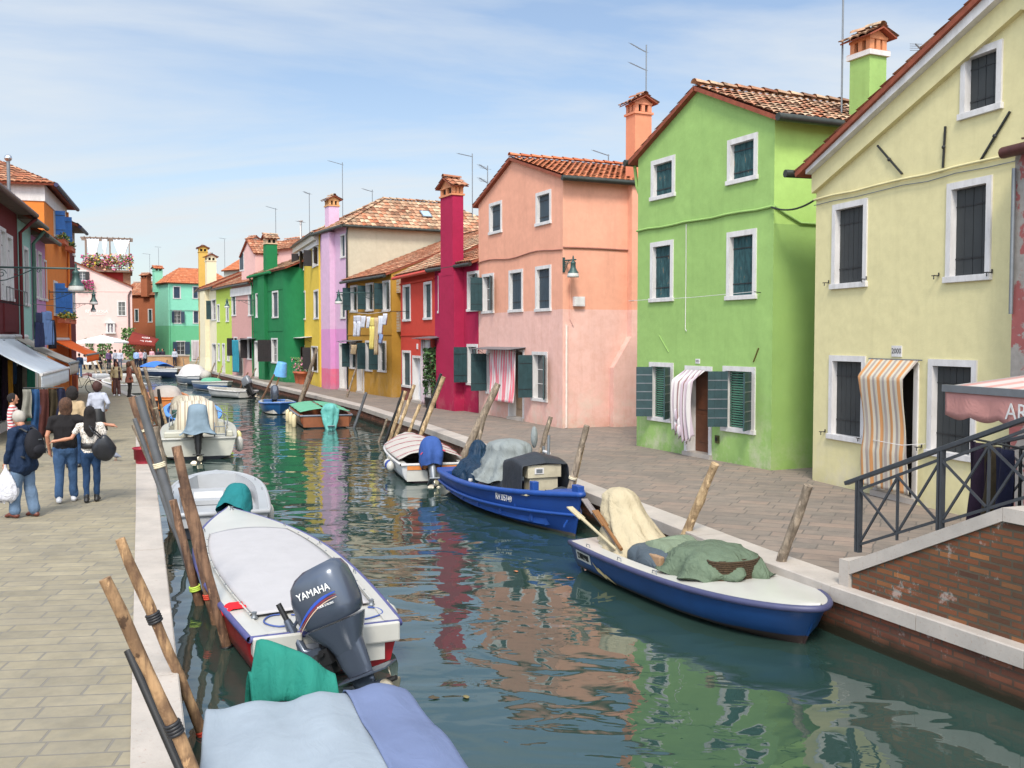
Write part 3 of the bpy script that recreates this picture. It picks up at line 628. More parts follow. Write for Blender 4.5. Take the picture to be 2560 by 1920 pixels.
# ---------------------------------------------------------------- pale yellow house, right
YEL = plaster('pale_yellow_plaster', rgb(210, 200, 148), var=0.06, wear=0.6)
h = House(W2(2031, 1200), (0, 0), 'tall pale yellow gabled house with dark shutters and orange striped door curtain', 'yellow_house') if False else None
p0 = W2(2031, 1200); pr = W2(2413, 1291); d = (Vector(pr) - Vector(p0)).normalized(); h = House(p0, tuple(Vector(p0) + d * 10.6), 'tall pale yellow gabled house with an orange striped door curtain beside the bridge', 'yellow_house', depth=9)
ws = [('2up', (2404, 2507, 117, 285)), ('u1', (2082, 2169, 504, 719)), ('u2', (2368, 2480, 449, 702)), ('g1', (2074, 2164, 889, 1102)), ('g2', (2321, 2442, 899, 1146))]
R = {k: h.rect(*v) for k, v in ws}; dr = h.rect(2188, 2296, 904, 1232); eL = 6.22; AU = 5.3; AZ = eL + 0.365 * AU
h.walls(YEL, [(0, eL), (AU, AZ), (h.W, eL)], h.holes(list(R.values()) + [(dr[0], dr[1], 0, dr[3])]))
for k in R: h.window(R[k], 'C', paint('shutter_charcoal', rgb(44, 48, 50), 0.6, var=0.12, scale=3))
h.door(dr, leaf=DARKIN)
gable_roof(h, eL, eL, AU, AZ + 0.10, T_MID, over=0.30, eover=0.32)
mb = MB()
for sgn, u0_, u1_ in ((1, -0.02, AU), (-1, h.W + 0.02, AU)):
    sl = 0.365
    def zz(u): return eL + sl * (u if sgn > 0 else h.W - u)
    a, b = (u0_, AU) if sgn > 0 else (AU, h.W + 0.02)
    for (y_, t0, t1, mt) in ((-0.24, 0.12, -0.13, WHITE), (-0.10, -0.13, -0.50, YEL)):
        vs = [(a, y_, zz(a) + t1), (b, y_, zz(b) + t1), (b, y_, zz(b) + t0), (a, y_, zz(a) + t0), (a, 0.001, zz(a) + t1), (b, 0.001, zz(b) + t1), (b, 0.001, zz(b) + t0), (a, 0.001, zz(a) + t0)]
        mb.add(vs, [(0, 1, 2, 3), (0, 4, 5, 1), (3, 2, 6, 7), (0, 3, 7, 4), (1, 5, 6, 2)], mt)
mb.build('verge_trim', None, h.e)
h.gutter((-0.42, -0.45, eL - 0.07), (-0.42, 9, eL - 0.07), 0.08)
for (x0, y0, x1, y1) in ((2197, 364, 2259, 435), (2367, 316, 2361, 420), (2529, 279, 2456, 400)):
    a = h.px(x0, y0); b = h.px(x1, y1); mb = MB(); mb.beam((a[0], -0.03, a[1]), (b[0], -0.03, b[1]), 0.028, 0.028, IRON); m_ = ((a[0] + b[0]) / 2, (a[1] + b[1]) / 2); mb.ellipsoid((m_[0], -0.04, m_[1]), (0.035, 0.03, 0.035), IRON, 8, 6); mb.build('wall_anchor', None, h.e)
zc = h.px(2060, 495)[1]; cab = [(-0.02 + u * 5.3 / 8, -0.035, zc + 0.012 * sin(u * 2.2)) for u in range(9)]
mb = MB().tube(cab, 0.022, 6, YEL); mb.tube([(p[0], p[1], p[2] - 0.11 + 0.01 * sin(p[0] * 5)) for p in cab], 0.008, 6, GREY); mb.build('wall_cable', None, h.e)
n_ = h.px(2243, 878); h.number(n_[0], n_[1], '2000', h=0.13)
for (x, y) in ((2072, 711), (2166, 702), (2347, 694), (2480, 686), (2063, 1083), (2156, 1099), (2304, 1122)):
    u, z = h.px(x, y); MB().tube([(u, 0.0, z + 0.03), (u, -0.10, z + 0.03), (u, -0.10, z - 0.03)], 0.010, 6, BLACK).tube([(u - 0.05, -0.1, z + 0.03), (u + 0.03, -0.1, z + 0.03)], 0.01, 6, BLACK).tube([(u + 0.02, -0.02, z + 0.02), (u + 0.02, -0.02, z + 0.08)], 0.012, 6, BLACK).build('shutter_stop', None, h.e)
u0_, u1_, z0_, z1_ = dr; a = h.px(2188, 900)[0]; zt = z1_ + 0.02
def orange_fn(s_, t_):
    u = u0_ - 0.12 + (u1_ - u0_ + 0.16) * s_; z = z1_ + 0.02 - t_ * (z1_ - 0.17)
    if t_ < 0.12: y = -0.05 - 0.28 * t_ / 0.12; z = z1_ + 0.03 - 0.30 * t_ / 0.12
    else: k = (t_ - 0.12) / 0.88; y = -0.33 + 0.12 * k + 0.12 * sin(pi * min(k * 1.5, 1)) * k; z = z1_ - 0.27 - k * (z1_ - 0.46)
    return (u + 0.30 * sin(pi * min(t_ * 1.25, 1)) * (s_ - 0.5) * -0.6 + 0.03 * t_, y + 0.012 * sin(s_ * 40 + t_ * 3) * t_, z)
MB().grid(orange_fn, 50, 40, CUR_ORANGE, True, 0.006).build('door_curtain', None, h.e)
MB().tube([(u0_ - 0.15, -0.05, zt + 0.02), (u1_ + 0.12, -0.05, zt + 0.02)], 0.012, 6, GREY).build('curtain_rail', None, h.e)
MB().tube([(u0_ - 0.5, -0.10, h.px(2160, 1099)[1] + 0.04), (u1_ + 0.12, -0.42, 1.05), (u1_ + 0.30, -0.1, 1.08)], 0.006, 6, WHITE).build('curtain_cord', None, h.e)
YH = h
# ---------------------------------------------------------------- peeling red house at the frame edge
RED0 = plaster('peeling_red_plaster', rgb(150, 84, 82), var=0.15, peel=rgb(150, 145, 140))
o0 = YH.world(5.48, -0.30, 0); fx = Vector((0.255, -0.967)); h = House((o0.x, o0.y), (o0.x + fx.x * 6, o0.y + fx.y * 6), 'weathered red house with peeling plaster, cut off by the right frame edge', 'red_house', depth=8)
h.walls(RED0, [(0, 5.62), (h.W, 5.62)], [])
eave_roof(h, 5.62, 7.2, 4, T_OLD, 0.06, u0=0.22); side_tri(h, 5.62, 7.2, 4, RED0)
h.gutter((-0.10, -0.13, 5.54), (h.W, -0.13, 5.54), 0.085, paint('copper_gutter', rgb(84, 48, 44), 0.5, 0.4, var=0.3))
h.pipe([(0.05, -0.06, 5.3), (0.05, -0.06, 3.2)], 0.03, GREY)
PINKA = ostripe('awning_pink_stripe', [((0.48, 0.43, 0.39, 1), 0.6), (rgb(190, 134, 124), 0.4)], 0.36)
PINKV = fabric('awning_valance_pink', rgb(176, 126, 120), 0.85, 0.08)
c0 = G(2365, 965, 2.33); l0 = h.loc(c0); l1 = (2.95, -0.02, 2.98); uw = l0.x - 0.05
mb = MB(); A0 = Vector((l0.x, l0.y, 2.33)); A1 = Vector((l0.x + 4.2, l0.y, 2.33)); B0 = Vector((l0.x + 0.15, -0.03, 2.86)); B1 = Vector((l0.x + 4.2, -0.03, 2.86))
mb.grid(lambda a, b: A0.lerp(A1, a).lerp(B0.lerp(B1, a), b) - Vector((0, 0, 0.05 * sin(pi * b))), 20, 8, PINKA, True, 0.008)
aw = mb.build('awning', None, h.e)
def valfn(a, b):
    p = A0.lerp(A1, a); zz_ = 0.26 + 0.045 * abs(sin(a * 10.5 * pi)); return (p.x, p.y + 0.015 * sin(a * 50) * b, p.z - 0.05 - b * zz_)
MB().grid(valfn, 120, 4, PINKV, True, 0.006).build('valance', None, aw)
MB().box((A0.x - 0.03, A0.y - 0.03, 2.27), (A1.x, A0.y + 0.03, 2.345), GREY).build('front_bar', None, aw)
MB().grid(lambda a, b: (A0.x + 0.01 + 0.012 * sin(9 * a), A0.y + (B0.y - A0.y) * a * 0.0 + a * 0.02, 0) if False else (A0.x - 0.004 + 0.02 * sin(6 * a) * (1 - a), A0.y + a * 0.28, 2.29 - b * 0.27 * (1 - 0.3 * a)), 8, 4, PINKV, True, 0.006).build('valance_return', None, aw)
ar = h.px(2532, 998, A0.y)[0]
add_text('ART', 0.235, Matrix.Translation((ar + 0.16, A0.y - 0.035, 2.115)) @ Matrix.Rotation(pi / 2, 4, 'X'), WHITE, 'lettering', aw, 0.002, sx=1.0, align='CENTER')
MB().box((l0.x + 0.0, -0.5, 2.92), (l0.x + 4, 0.0, 2.965), GREY).build('awning_hood', None, h.e)
REDH = h
# ---------------------------------------------------------------- bright green house
GRN = plaster('apple_green_plaster', rgb(142, 178, 96), var=0.10, wear=0.75)
GP0 = W2(1591.5, 1114); GP1 = W2(1927, 1176)
h = House(GP0, GP1, 'apple green gabled house with a bunched striped door curtain and weathered shutters', 'green_house', depth=6.6)
RR = {'t1': (1629, 1688.5, 395, 496), 't2': (1820, 1895, 341, 455), 'm1': (1627, 1684, 603, 753.5), 'm2': (1818, 1892, 576, 748), 'b1': (1624, 1684, 906, 1053), 'b2': (1808, 1889, 916, 1081)}
R = {k: h.rect(*v) for k, v in RR.items()}; dr = h.rect(1713, 1780.5, 915, 1142)
eR = h.px(1938, 290)[1]; eL = eR + 0.02; au, az = h.px(1746, 222)
za = h.px(1595, 578)[1]; GRS = plaster('apple_green_side', rgb(160, 196, 98), low=rgb(134, 168, 88), zs=za - 0.36, var=0.07, wear=0.3)
h.walls(GRN, [(0, eL), (au, az), (h.W, eR)], h.holes(list(R.values()) + [(dr[0], dr[1], 0, dr[3])]), side_mat=GRS)
for k in ('t1', 't2', 'm1', 'm2'): h.window(R[k], 'C', WORN, fw=0.12)
h.window(R['b1'], 'V', DGREEN, open_=(118, 130), lw=0.42, louver=True, ho=0.12); h.window(R['b2'], 'V', DGREEN, open_=(112, 125), lw=0.46, louver=True, ho=0.14)
h.door(dr, leaf=paint('brown_door', rgb(96, 56, 36), 0.5, var=0.2))
gable_roof(h, eL, eR, au, az, T_OLD, over=0.14, eover=0.30)
h.gutter((h.W + 0.36, -0.22, eR - 0.10), (h.W + 0.36, 6.6, eR - 0.10), 0.085); h.gutter((-0.36, -0.20, eL - 0.10), (-0.36, 6.6, eL - 0.10), 0.085)
h.pipe([(-0.34, 0.1, eL - 0.15), (-0.30, 0.15, eL - 0.7), (-0.08, 0.2, eL - 1.2)], 0.045, GRN)
h.pipe([(h.W + 0.33, 4.6, eR - 0.12), (h.W + 0.06, 4.6, eR - 0.45), (h.W + 0.06, 4.6, 0.1)], 0.045, GRN)
za = h.px(1595, 578)[1]; mb = MB().tube([(u * h.W / 10, -0.03, za + 0.015 * sin(u * 1.9)) for u in range(11)], 0.03, 6, GRN)
mb.tube([(h.W + 0.03, 0.0, za), (h.W + 0.03, 0.3, za - 0.15), (h.W + 0.03, 0.7, za - 0.32), (h.W + 0.03, 6.2, za - 0.35)], 0.028, 6, GRN)
mb.build('wall_conduit', None, h.e)
zl = h.px(1700, 745)[1]; MB().tube([(-0.15, -0.18, zl), (h.W * 0.5, -0.22, zl - 0.02), (h.W * 0.93, -0.2, zl + 0.02)], 0.006, 5, WHITE).tube([(-0.15, -0.14, zl), (-0.15, -0.02, zl)], 0.01, 5, IRON).tube([(h.W * 0.93, -0.2, zl + 0.02), (h.W * 0.93, -0.02, zl)], 0.01, 5, IRON).build('washing_line', None, h.e)
u, z = h.px(1716, 700); MB().tube([(u, -0.02, h.px(1716, 560)[1]), (u + 0.01, -0.02, z), (u, -0.02, h.px(1716, 822)[1]), (u + 0.05, -0.02, h.px(1716, 828)[1])], 0.010, 5, WHITE).build('wall_cable', None, h.e)
for (xa, ya, xb, yb, w_) in ((1898, 870, 1885, 905, 0.05), (1648, 838, 1672, 880, 0.02)):
    a = h.px(xa, ya); b = h.px(xb, yb); MB().beam((a[0], -0.008, a[1]), (b[0], -0.008, b[1]), w_, 0.012, paint('rust_stain', rgb(96, 84, 40), 0.9) if w_ > 0.03 else GRN).build('wall_anchor', None, h.e)
n_ = h.px(1745, 903); h.number(n_[0], n_[1], '2021', h=0.075)
u, z = h.px(1795, 1098); MB().box((u - 0.06, -0.05, z - 0.09), (u + 0.06, 0.0, z + 0.09), paint('old_brass', rgb(90, 90, 60), 0.4, 0.6)).box((u - 0.03, -0.065, z - 0.03), (u + 0.04, -0.052, z + 0.05), BLACK).build('bell_box', None, h.e)
yb_, _z = h.side(1996, 960, h.W); MB().tube([(h.W + 0.07, 1.15, 0.05), (h.W + 0.07, 1.15, 2.1), (h.W + 0.01, 1.15, 2.15)], 0.035, 8, GRN).build('vent_pipe', None, h.e)
# bunched curtain on the door
u0_, u1_, _, z1_ = dr
def bun(a, b):
    u = 0; zb = 0.34 + 0.42 * abs(a - 0.62); z = z1_ - 0.10 - b * (z1_ - 0.10 - zb); nar = 1 - 0.15 * sin(pi * b)
    fold = abs(((a * 5.5) % 1) - 0.5) * 2
    return (u0_ - 0.02 + (u1_ - u0_ - 0.28) * ((a - 0.5) * nar + 0.5) + 0.1 * (1 - min(b * 8, 1)), -0.06 - 0.22 * min(b * 6, 1) - 0.10 * fold * min(b * 5, 1) - 0.07 * sin(pi * b), z + 0.05 * sin(a * 34) * b)
cb_ = MB().grid(bun, 60, 30, CUR_GREY, True, 0.006).build('door_curtain', None, h.e)
kn = MB()
for (a, b, c, r) in ((0.3, -0.47, 1.0, 0.10), (0.42, -0.45, 0.82, 0.09), (0.22, -0.44, 0.78, 0.08), (0.48, -0.47, 0.64, 0.10), (0.36, -0.5, 0.70, 0.07)):
    kn.ellipsoid((u0_ - 0.02 + a * 0.8, b + 0.06, c), (r * 0.8, r * 0.6, r * 1.5), CUR_GREY, 10, 7)
kn.build('curtain_knot', None, cb_)
# chimney on its right flank, seen above the yellow verge
cy, cz = h.side(2090, 290, h.W + 0.3)
GREENH = h
gch = G(2115, 845)  # placed by depth below
ch_u = GREENH.loc(AT(2168, 290, 23.2)); GREENH.chimney(ch_u.x, ch_u.y, 6.5, 2.85 + (845 - 152) / 2500 * 23.2, 0.62, 0.50, GRN, T_OLD, paint('terracotta_trim', rgb(196, 130, 90), 0.8), axis='x'); MB().box((ch_u.x - 0.37, ch_u.y - 0.31, 2.85 + (845 - 158) / 2500 * 23.2), (ch_u.x + 0.37, ch_u.y + 0.31, 2.85 + (845 - 146) / 2500 * 23.2), WHITE).build('chimney_band', None, GREENH.e)
brick_c = GREENH.loc(AT(2085, 250, 29)); 
# ---------------------------------------------------------------- salmon pink house
SAL = plaster('salmon_plaster', rgb(226, 152, 122, 0.9), low=rgb(214, 158, 140, 0.92), zs=0, var=0.07)
SP0 = W2(1197, 1033); SP1 = W2(1406, 1071); h = House(SP0, SP1, 'salmon pink gabled house with paler lower walls, corner lamp and pink striped door curtain', 'salmon_house', depth=7.6)
zs = h.px(1300, 779)[1]; SAL = plaster('salmon_plaster', rgb(222, 156, 128), low=rgb(220, 174, 162), zs=zs, var=0.08, wear=0.8)
RR = {'t1': (1224, 1255.5, 505, 584), 't2': (1340.6, 1378.6, 478, 562), 'm1': (1206, 1235.5, 684, 783), 'm2': (1273, 1308, 674, 780), 'm3': (1339.6, 1378.6, 664, 778), 'b1': (1217, 1247, 876, 985), 'b2': (1331, 1369, 879, 1003)}
R = {k: h.rect(*v) for k, v in RR.items()}; dr = h.rect(1272, 1311, 872, 1056); eR = h.px(1392, 446)[1]; eL = eR; au, az = h.px(1282, 398)
h.walls(SAL, [(0, eL), (au, az), (h.W, eR)], h.holes(list(R.values()) + [(dr[0], dr[1], 0, dr[3])]))
BG = paint('shutter_slate', rgb(40, 58, 70), 0.5, var=0.15, scale=3)
for k in ('t1', 't2', 'm2', 'm3'): h.window(R[k], 'C', BG)
h.window(R['m1'], 'O', DGREEN, open_=(95, 150), lw=0.45); h.window(R['b1'], 'O', DGREEN, open_=(95, None), lw=0.6); h.window(R['b2'], 'O', DGREEN, open_=(95, 150), lw=0.5)
h.door(dr, leaf=paint('beige_door', rgb(150, 130, 110), 0.6))
gable_roof(h, eL, eR, au, az, T_NEW, over=0.14, eover=0.28); h.gutter((h.W + 0.34, -0.2, eR - 0.10), (h.W + 0.34, 7.6, eR - 0.10), 0.085)
canopy(h.e, R['b1'][0] + 0.1, dr[1] + 0.12, dr[3] + 0.12, 0.7, GREY)
curtain(h.e, R['b1'][1] - 0.25, dr[1] - 0.2, 0.62, dr[3], -0.22, CUR_PINK, 7, 0.06, blow=lambda a, b: -0.10 * (1 - b))
zc = h.px(1200, 656)[1]; mb = MB().tube([(u * h.W / 12, -0.03, zc + 0.05 * sin(u * 0.9) - 0.02) for u in range(13)], 0.022, 6, paint('salmon_cable', rgb(150, 100, 86), 0.8)); mb.tube([(h.W + 0.03, 0.6 * i, zc + 0.01 * sin(i)) for i in range(13)], 0.03, 6, paint('salmon_cable', rgb(150, 100, 86), 0.8)); mb.build('wall_cable', None, h.e)
# chimney flank
yA = h.side(1575, 700, h.W)[0]; mb = MB(); mb.box((h.W, yA - 0.1, 2.9), (h.W + 0.28, yA + 1.1, eR - 0.12), SAL)
mb.add([(h.W, yA - 0.75, 0), (h.W + 0.28, yA - 0.75, 0), (h.W + 0.28, yA + 1.1, 0), (h.W, yA + 1.1, 0), (h.W, yA - 0.75, 1.9), (h.W + 0.28, yA - 0.75, 1.9), (h.W + 0.28, yA - 0.1, 2.9), (h.W, yA - 0.1, 2.9), (h.W + 0.28, yA + 1.1, 2.9)], [(0, 1, 5, 4), (4, 5, 6, 7), (1, 2, 8, 6, 5)], SAL)
mb.build('chimney_breast', None, h.e)
cc = h.loc(AT(1596, 440, 33.0)); h.chimney(cc.x, cc.y, eR - 1.0, 2.85 + (845 - 300) / 2500 * 33.2, 0.58, 0.62, plaster('burnt_salmon_plaster', rgb(214, 134, 98), var=0.12, wear=0.8), T_MID, axis='x')
mb = MB().tube([(h.W + 0.03, 0.25, zs + 1.1), (h.W + 0.03, 0.25, zs - 0.3), (h.W + 0.05, 0.35, zs - 0.5)], 0.02, 6, SAL); mb.tube([(h.W + 0.04, 0.12, zs - 0.5), (h.W + 0.04, 0.12, 0.02)], 0.04, 8, paint('pale_pipe', rgb(216, 196, 186), 0.6)); mb.build('downpipe', None, h.e)
mb = MB().box((h.W + 0.003, 0.35, 3.85), (h.W + 0.14, 0.72, 4.15), WHITE).box((h.W + 0.14, 0.39, 3.89), (h.W + 0.15, 0.68, 4.11), WHITE); mb.build('junction_box', None, h.e, bevel=0.01)
MB().tube([(h.W + 0.02, 2.0 + 0.3 * i, 0.95 - 0.07 * sin(i * 0.6)) for i in range(7)], 0.012, 5, WHITE).build('loose_wire', None, h.e)
# rear wing with white verge behind the left slope
mb = MB(); 
SALH = h
b = MB(); b.box((-0.6, 1.6, 0), (0.02, 7.6, eL - 0.2), SAL); b.build('rear_wing', None, h.e)
MB().add([(-0.75, 1.5, eL - 0.35), (0.9, 1.5, eL + 0.75), (0.9, 1.5, eL + 0.50), (-0.75, 1.5, eL - 0.62), (-0.75, 1.62, eL - 0.35), (0.9, 1.62, eL + 0.75), (0.9, 1.62, eL + 0.50), (-0.75, 1.62, eL - 0.62)], [(0, 1, 2, 3)[::-1], (4, 5, 6, 7), (0, 4, 5, 1), (3, 2, 6, 7), (0, 3, 7, 4)], WHITE).build('verge_trim', None, h.e)
roof_obj(h.e, [[(-0.85, 7.6, eL - 0.40), (-0.85, 1.4, eL - 0.40), (0.3, 1.4, eL + 0.34), (0.3, 7.6, eL + 0.34)]], T_OLD)
# street lamp bracket is a thing of its own, later
# ---------------------------------------------------------------- generic row houses
def rowhouse(P0, P1, label, name, colr, eave, ridge, ry, depth, tile, wins, doors, wallmat=None, fmat=None, over=0.3, gutter=GUTTER, **k):
    h = House(P0, P1, label, name, depth=depth); m = wallmat or plaster(name + '_plaster', colr, **k)
    R = [h.rect(*w[:4]) for w in wins]; D = [h.rect(*w[:4]) for w in doors]
    h.walls(m, [(0, eave), (h.W, eave)], h.holes(R + [(a, b, 0, d) for a, b, c, d in D]))
    for r, w in zip(R, wins):
        o = w[4] if len(w) > 4 else {}
        h.window(r, **o)
    for r, w in zip(D, doors): h.door(r, **(w[4] if len(w) > 4 else {}))
    if ridge: eave_roof(h, eave, ridge, ry, tile, over); side_tri(h, eave, ridge, ry, m)
    if gutter is not None: s_ = (ridge - eave) / ry; h.gutter((-0.05, -over - 0.06, eave - s_ * over - 0.06), (h.W + 0.05, -over - 0.06, eave - s_ * over - 0.06), 0.075, gutter)
    h.mat = m; return h
OD = dict(style='O', shut=DGREEN, open_=(92, 150), fw=0.10)
MP1 = (SP0[0] - 0.02, SP0[1] + 0.02); MP0 = W2(1088, 1016)
h = rowhouse(MP0, MP1, 'magenta two-storey house with a protruding chimney breast and tall magenta chimney', 'magenta_house', rgb(172, 20, 72, 0.9), 5.80, 8.15, 6.0, 12, T_MID,
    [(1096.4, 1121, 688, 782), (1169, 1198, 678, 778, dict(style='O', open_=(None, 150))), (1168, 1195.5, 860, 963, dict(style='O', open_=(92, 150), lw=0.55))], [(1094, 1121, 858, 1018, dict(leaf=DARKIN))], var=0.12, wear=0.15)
mag = h.mat; ua = h.px(1122, 900)[0]; ub = h.px(1160, 900)[0]; mb = MB()
ua -= 0.05; mb.box((ua, -0.42, 0), (ub, -0.002, 5.45), mag); mb.add([(ua - 0.28, -0.42, 0), (ua, -0.42, 0), (ua, -0.42, 3.6), (ua - 0.28, -0.002, 0), (ua, -0.002, 3.6), (ua - 0.28, -0.42, 2.3), (ua - 0.28, -0.002, 2.3)], [(0, 1, 2, 5), (3, 0, 5, 6), (6, 5, 2, 4)], mag); mb.build('chimney_breast', None, h.e)
h.chimney((ua + ub) / 2 + 0.08, -0.20, 5.3, 2.85 + (845 - 484) / 2500 * 40 - 0.25, ub - ua - 0.35, 0.46, mag, T_MID, paint('terracotta_trim', rgb(196, 130, 90), 0.8), axis='y')
dr = h.rect(1096, 1121, 858, 1017); canopy(h.e, dr[0] - 1.0, dr[1] + 0.05, dr[3] + 0.35, 0.8, GREY)
curtain(h.e, dr[0] - 0.75, dr[0] + 0.25, 0.12, dr[3] + 0.15, -0.45, CUR_GREY, 5, 0.08)
MAGH = h
RP0 = W2(1003, 998)
h = rowhouse(RP0, (MP0[0] - 0.01, MP0[1] + 0.02), 'tomato red two-storey house with white framed windows and a white door', 'red_house', rgb(208, 62, 42, 0.9), 5.80, 8.75, 6.0, 12, T_OLD,
    [(1008, 1027, 711, 803), (1060, 1080, 704, 799), (1006.5, 1027.6, 876, 968), (1057, 1073, 878, 974)], [(1032, 1054, 889, 1012, dict(leaf=paint('white_door', (0.6, 0.62, 0.66, 1), 0.5)))], var=0.07, base=rgb(104, 58, 52), zb=0.75, gutter=paint('red_gutter', rgb(196, 60, 40), 0.5), wear=0.15)
MB().box((0, -0.07, 5.28), (h.W, -0.002, 5.36), h.mat).box((0, -0.03, 2.95), (h.W, -0.002, 3.0), h.mat).build('string_course', None, h.e)
u, z = h.px(1044, 866); MB().box((u - 0.09, -0.03, z - 0.12), (u + 0.09, 0, z + 0.12), WHITE).build('number_plate', None, h.e)
OP0 = W2(870, 977.5); OP1 = W2(980, 994)
oc = dict(style='O', open_=(92, 150), lw=0.42)
h = rowhouse(OP0, OP1, 'ochre two-storey house with laundry hung across and dark open shutters', 'ochre_house', rgb(184, 136, 34, 0.9), 5.98, 8.4, 6.0, 12, T_MID,
    [(877, 894, 713, 780, oc), (915, 934, 707, 778, oc), (957, 976, 701, 778, oc), (875, 891, 853, 922, oc), (914, 931, 851, 928, oc), (945, 966, 852, 930, oc)], [(893, 910.5, 858, 974, dict(leaf=paint('cream_door', rgb(190, 170, 140), 0.6)))], var=0.07, wear=0.2)
canopy(h.e, h.px(868, 900)[0], h.px(905, 900)[0] + 0.1, h.px(893, 852)[1] + 0.1, 0.6, GREY)
MB().box((0, -0.03, 3.0), (h.W, -0.002, 3.05), h.mat).build('string_course', None, h.e)
BRK = brickmat('pale_brick', [rgb(176, 140, 100), rgb(196, 160, 120), rgb(150, 112, 80)], rgb(170, 158, 140), axes='yz', bw=0.25, bh=0.07)
mb = MB()
for (z0, z1) in ((5.0, 5.8), (3.15, 4.1)): mb.box((h.W + 0.003, 0.25, z0), (h.W + 0.32, 1.6, z1), BRK)
mb.build('brick_corbel', None, h.e); OCH = h
# ---------------------------------------------------------------- lilac house with hipped roof and beige flank
LIL = plaster('lilac_plaster', rgb(214, 176, 206, 0.9), low=rgb(214, 144, 200, 0.9), zs=3.35, base=rgb(216, 110, 140, 0.9), zb=1.15, var=0.05, wear=0.2)
BEI = plaster('beige_plaster', rgb(196, 188, 164, 0.9), var=0.08)
LP0 = W2(804, 968); LP1 = (OP0[0] - 0.02, OP0[1] + 0.03)
h = House(LP0, LP1, 'tall lilac house with a hipped tile roof and bare beige side wall', 'lilac_house', depth=10); ev = 8.95
wn = [(852, 864, 585, 645), (852, 864, 731, 797), (807.5, 812.5, 602, 655), (808, 812.5, 735, 759)]; dr = h.rect(849, 867, 857, 972); R = [h.rect(*w) for w in wn]
h.walls(LIL, [(0, ev), (h.W, ev)], h.holes(R + [(dr[0], dr[1], 0, dr[3])]), side_mat=BEI)
for r in R: h.window(r, 'C', BG, fw=0.08)
h.door(dr, leaf=WHITE)
a, b = -0.35, h.W + 0.35; f, k = -0.35, 10.3; t = 0.05; rz = ev + 1.75; r0 = (a + b) / 2; f1 = f + 3.3; k1 = k - 3.3; e_ = ev - 0.1
roof_obj(h.e, [[(a, f, e_), (b, f, e_), (r0, f1, rz)], [(b, f, e_), (b, k, e_), (r0, k1, rz), (r0, f1, rz)], [(b, k, e_), (a, k, e_), (r0, k1, rz)], [(a, k, e_), (a, f, e_), (r0, f1, rz), (r0, k1, rz)]], T_OLD, ridge=[((r0, f1, rz + 0.04), (r0, k1, rz + 0.04)), ((b, f, e_ + 0.04), (r0, f1, rz + 0.04)), ((a, f, e_ + 0.04), (r0, f1, rz + 0.04))], period=0.26)
h.gutter((a, f - 0.06, e_ - 0.06), (b + 0.06, f - 0.06, e_ - 0.06), 0.08); h.gutter((b + 0.06, f, e_ - 0.06), (b + 0.06, k, e_ - 0.06), 0.08); h.pipe([(h.W + 0.1, 0.02, e_ - 0.1), (h.W + 0.07, -0.02, ev - 0.6), (h.W + 0.07, -0.02, 0.1)], 0.05)
ua, ub = h.px(818, 800)[0], h.px(838, 800)[0]; mb = MB(); mb.box((ua, -0.3, 0), (ub, -0.002, ev - 0.25), LIL); mb.build('chimney_breast', None, h.e)
cc = h.loc(AT(830, 545, 57.6)); h.chimney(cc.x, cc.y, ev - 0.3, 2.85 + (845 - 520) / 2500 * 57.6, 0.75, 0.6, LIL, T_OLD, paint('terracotta_trim2', rgb(200, 150, 100), 0.8), axis='x')
sk = MB(); q = h.loc(AT(1042, 527, 57)); sk.box((-0.35, -0.3, 0), (0.35, 0.3, 0.04), GREY); sk.box((-0.28, -0.24, 0.04), (0.28, 0.24, 0.05), paint('skylight_glass', rgb(150, 175, 200), 0.1)); 
o = sk.build('skylight', None, h.e); nrm = Vector((rz - e_, 0, b - r0)).normalized(); yy = 5.0; uu = (b + r0) / 2; o.location = Vector((uu, yy, (rz + e_) / 2)) + nrm * 0.09; o.rotation_euler = (0, atan2(rz - e_, b - r0), 0); LILH = h
# ---------------------------------------------------------------- lemon yellow house with cornice
YP0 = W2(745, 951); YP1 = (LP0[0] - 0.1, LP0[1] + 0.02)
YL2 = plaster('lemon_plaster', rgb(226, 192, 44, 0.9), var=0.06, wear=0.2)
yo = dict(style='O', shut=BROWNSH, open_=(92, 150), fw=0.08, lw=0.5)
h = rowhouse(YP0, YP1, 'lemon yellow three-storey house with a white cornice and dark shutters', 'yellow_house', None, 9.05, 10.6, 4, 8, T_MID, [(750, 760, 628, 678, yo), (782, 796, 618, 667, yo), (752, 764, 728, 800), (785, 796.5, 724, 798), (750, 762, 863, 925, yo), (779, 795, 865, 929, yo)], [(765, 775, 872, 957)], wallmat=YL2)
MB().box((0, -0.12, 8.2), (h.W, -0.002, 8.5), WHITE).box((0, -0.28, 8.5), (h.W, -0.002, 8.8), paint('stucco_cornice', rgb(190, 184, 172), 0.8)).box((0, -0.32, 8.8), (h.W, -0.002, 8.95), WHITE).build('cornice', None, h.e)
h.pipe([(0.05, -0.08, 8.6), (0.05, -0.08, 0.3)], 0.05, YL2); canopy(h.e, h.px(748, 855)[0], h.px(780, 850)[0], 3.0, 0.7, WHITE)
MB().tube([(0.0, 0.3, 9.3), (-0.15, 0.3, 9.9), (-0.15, 0.3, 10.7)], 0.07, 8, WHITE).lathe([(0.12, 10.65), (0.16, 10.68), (0.16, 10.72)], (-0.15, 0.3, 0), 8, WHITE).build('flue', None, h.e)
LEM = h
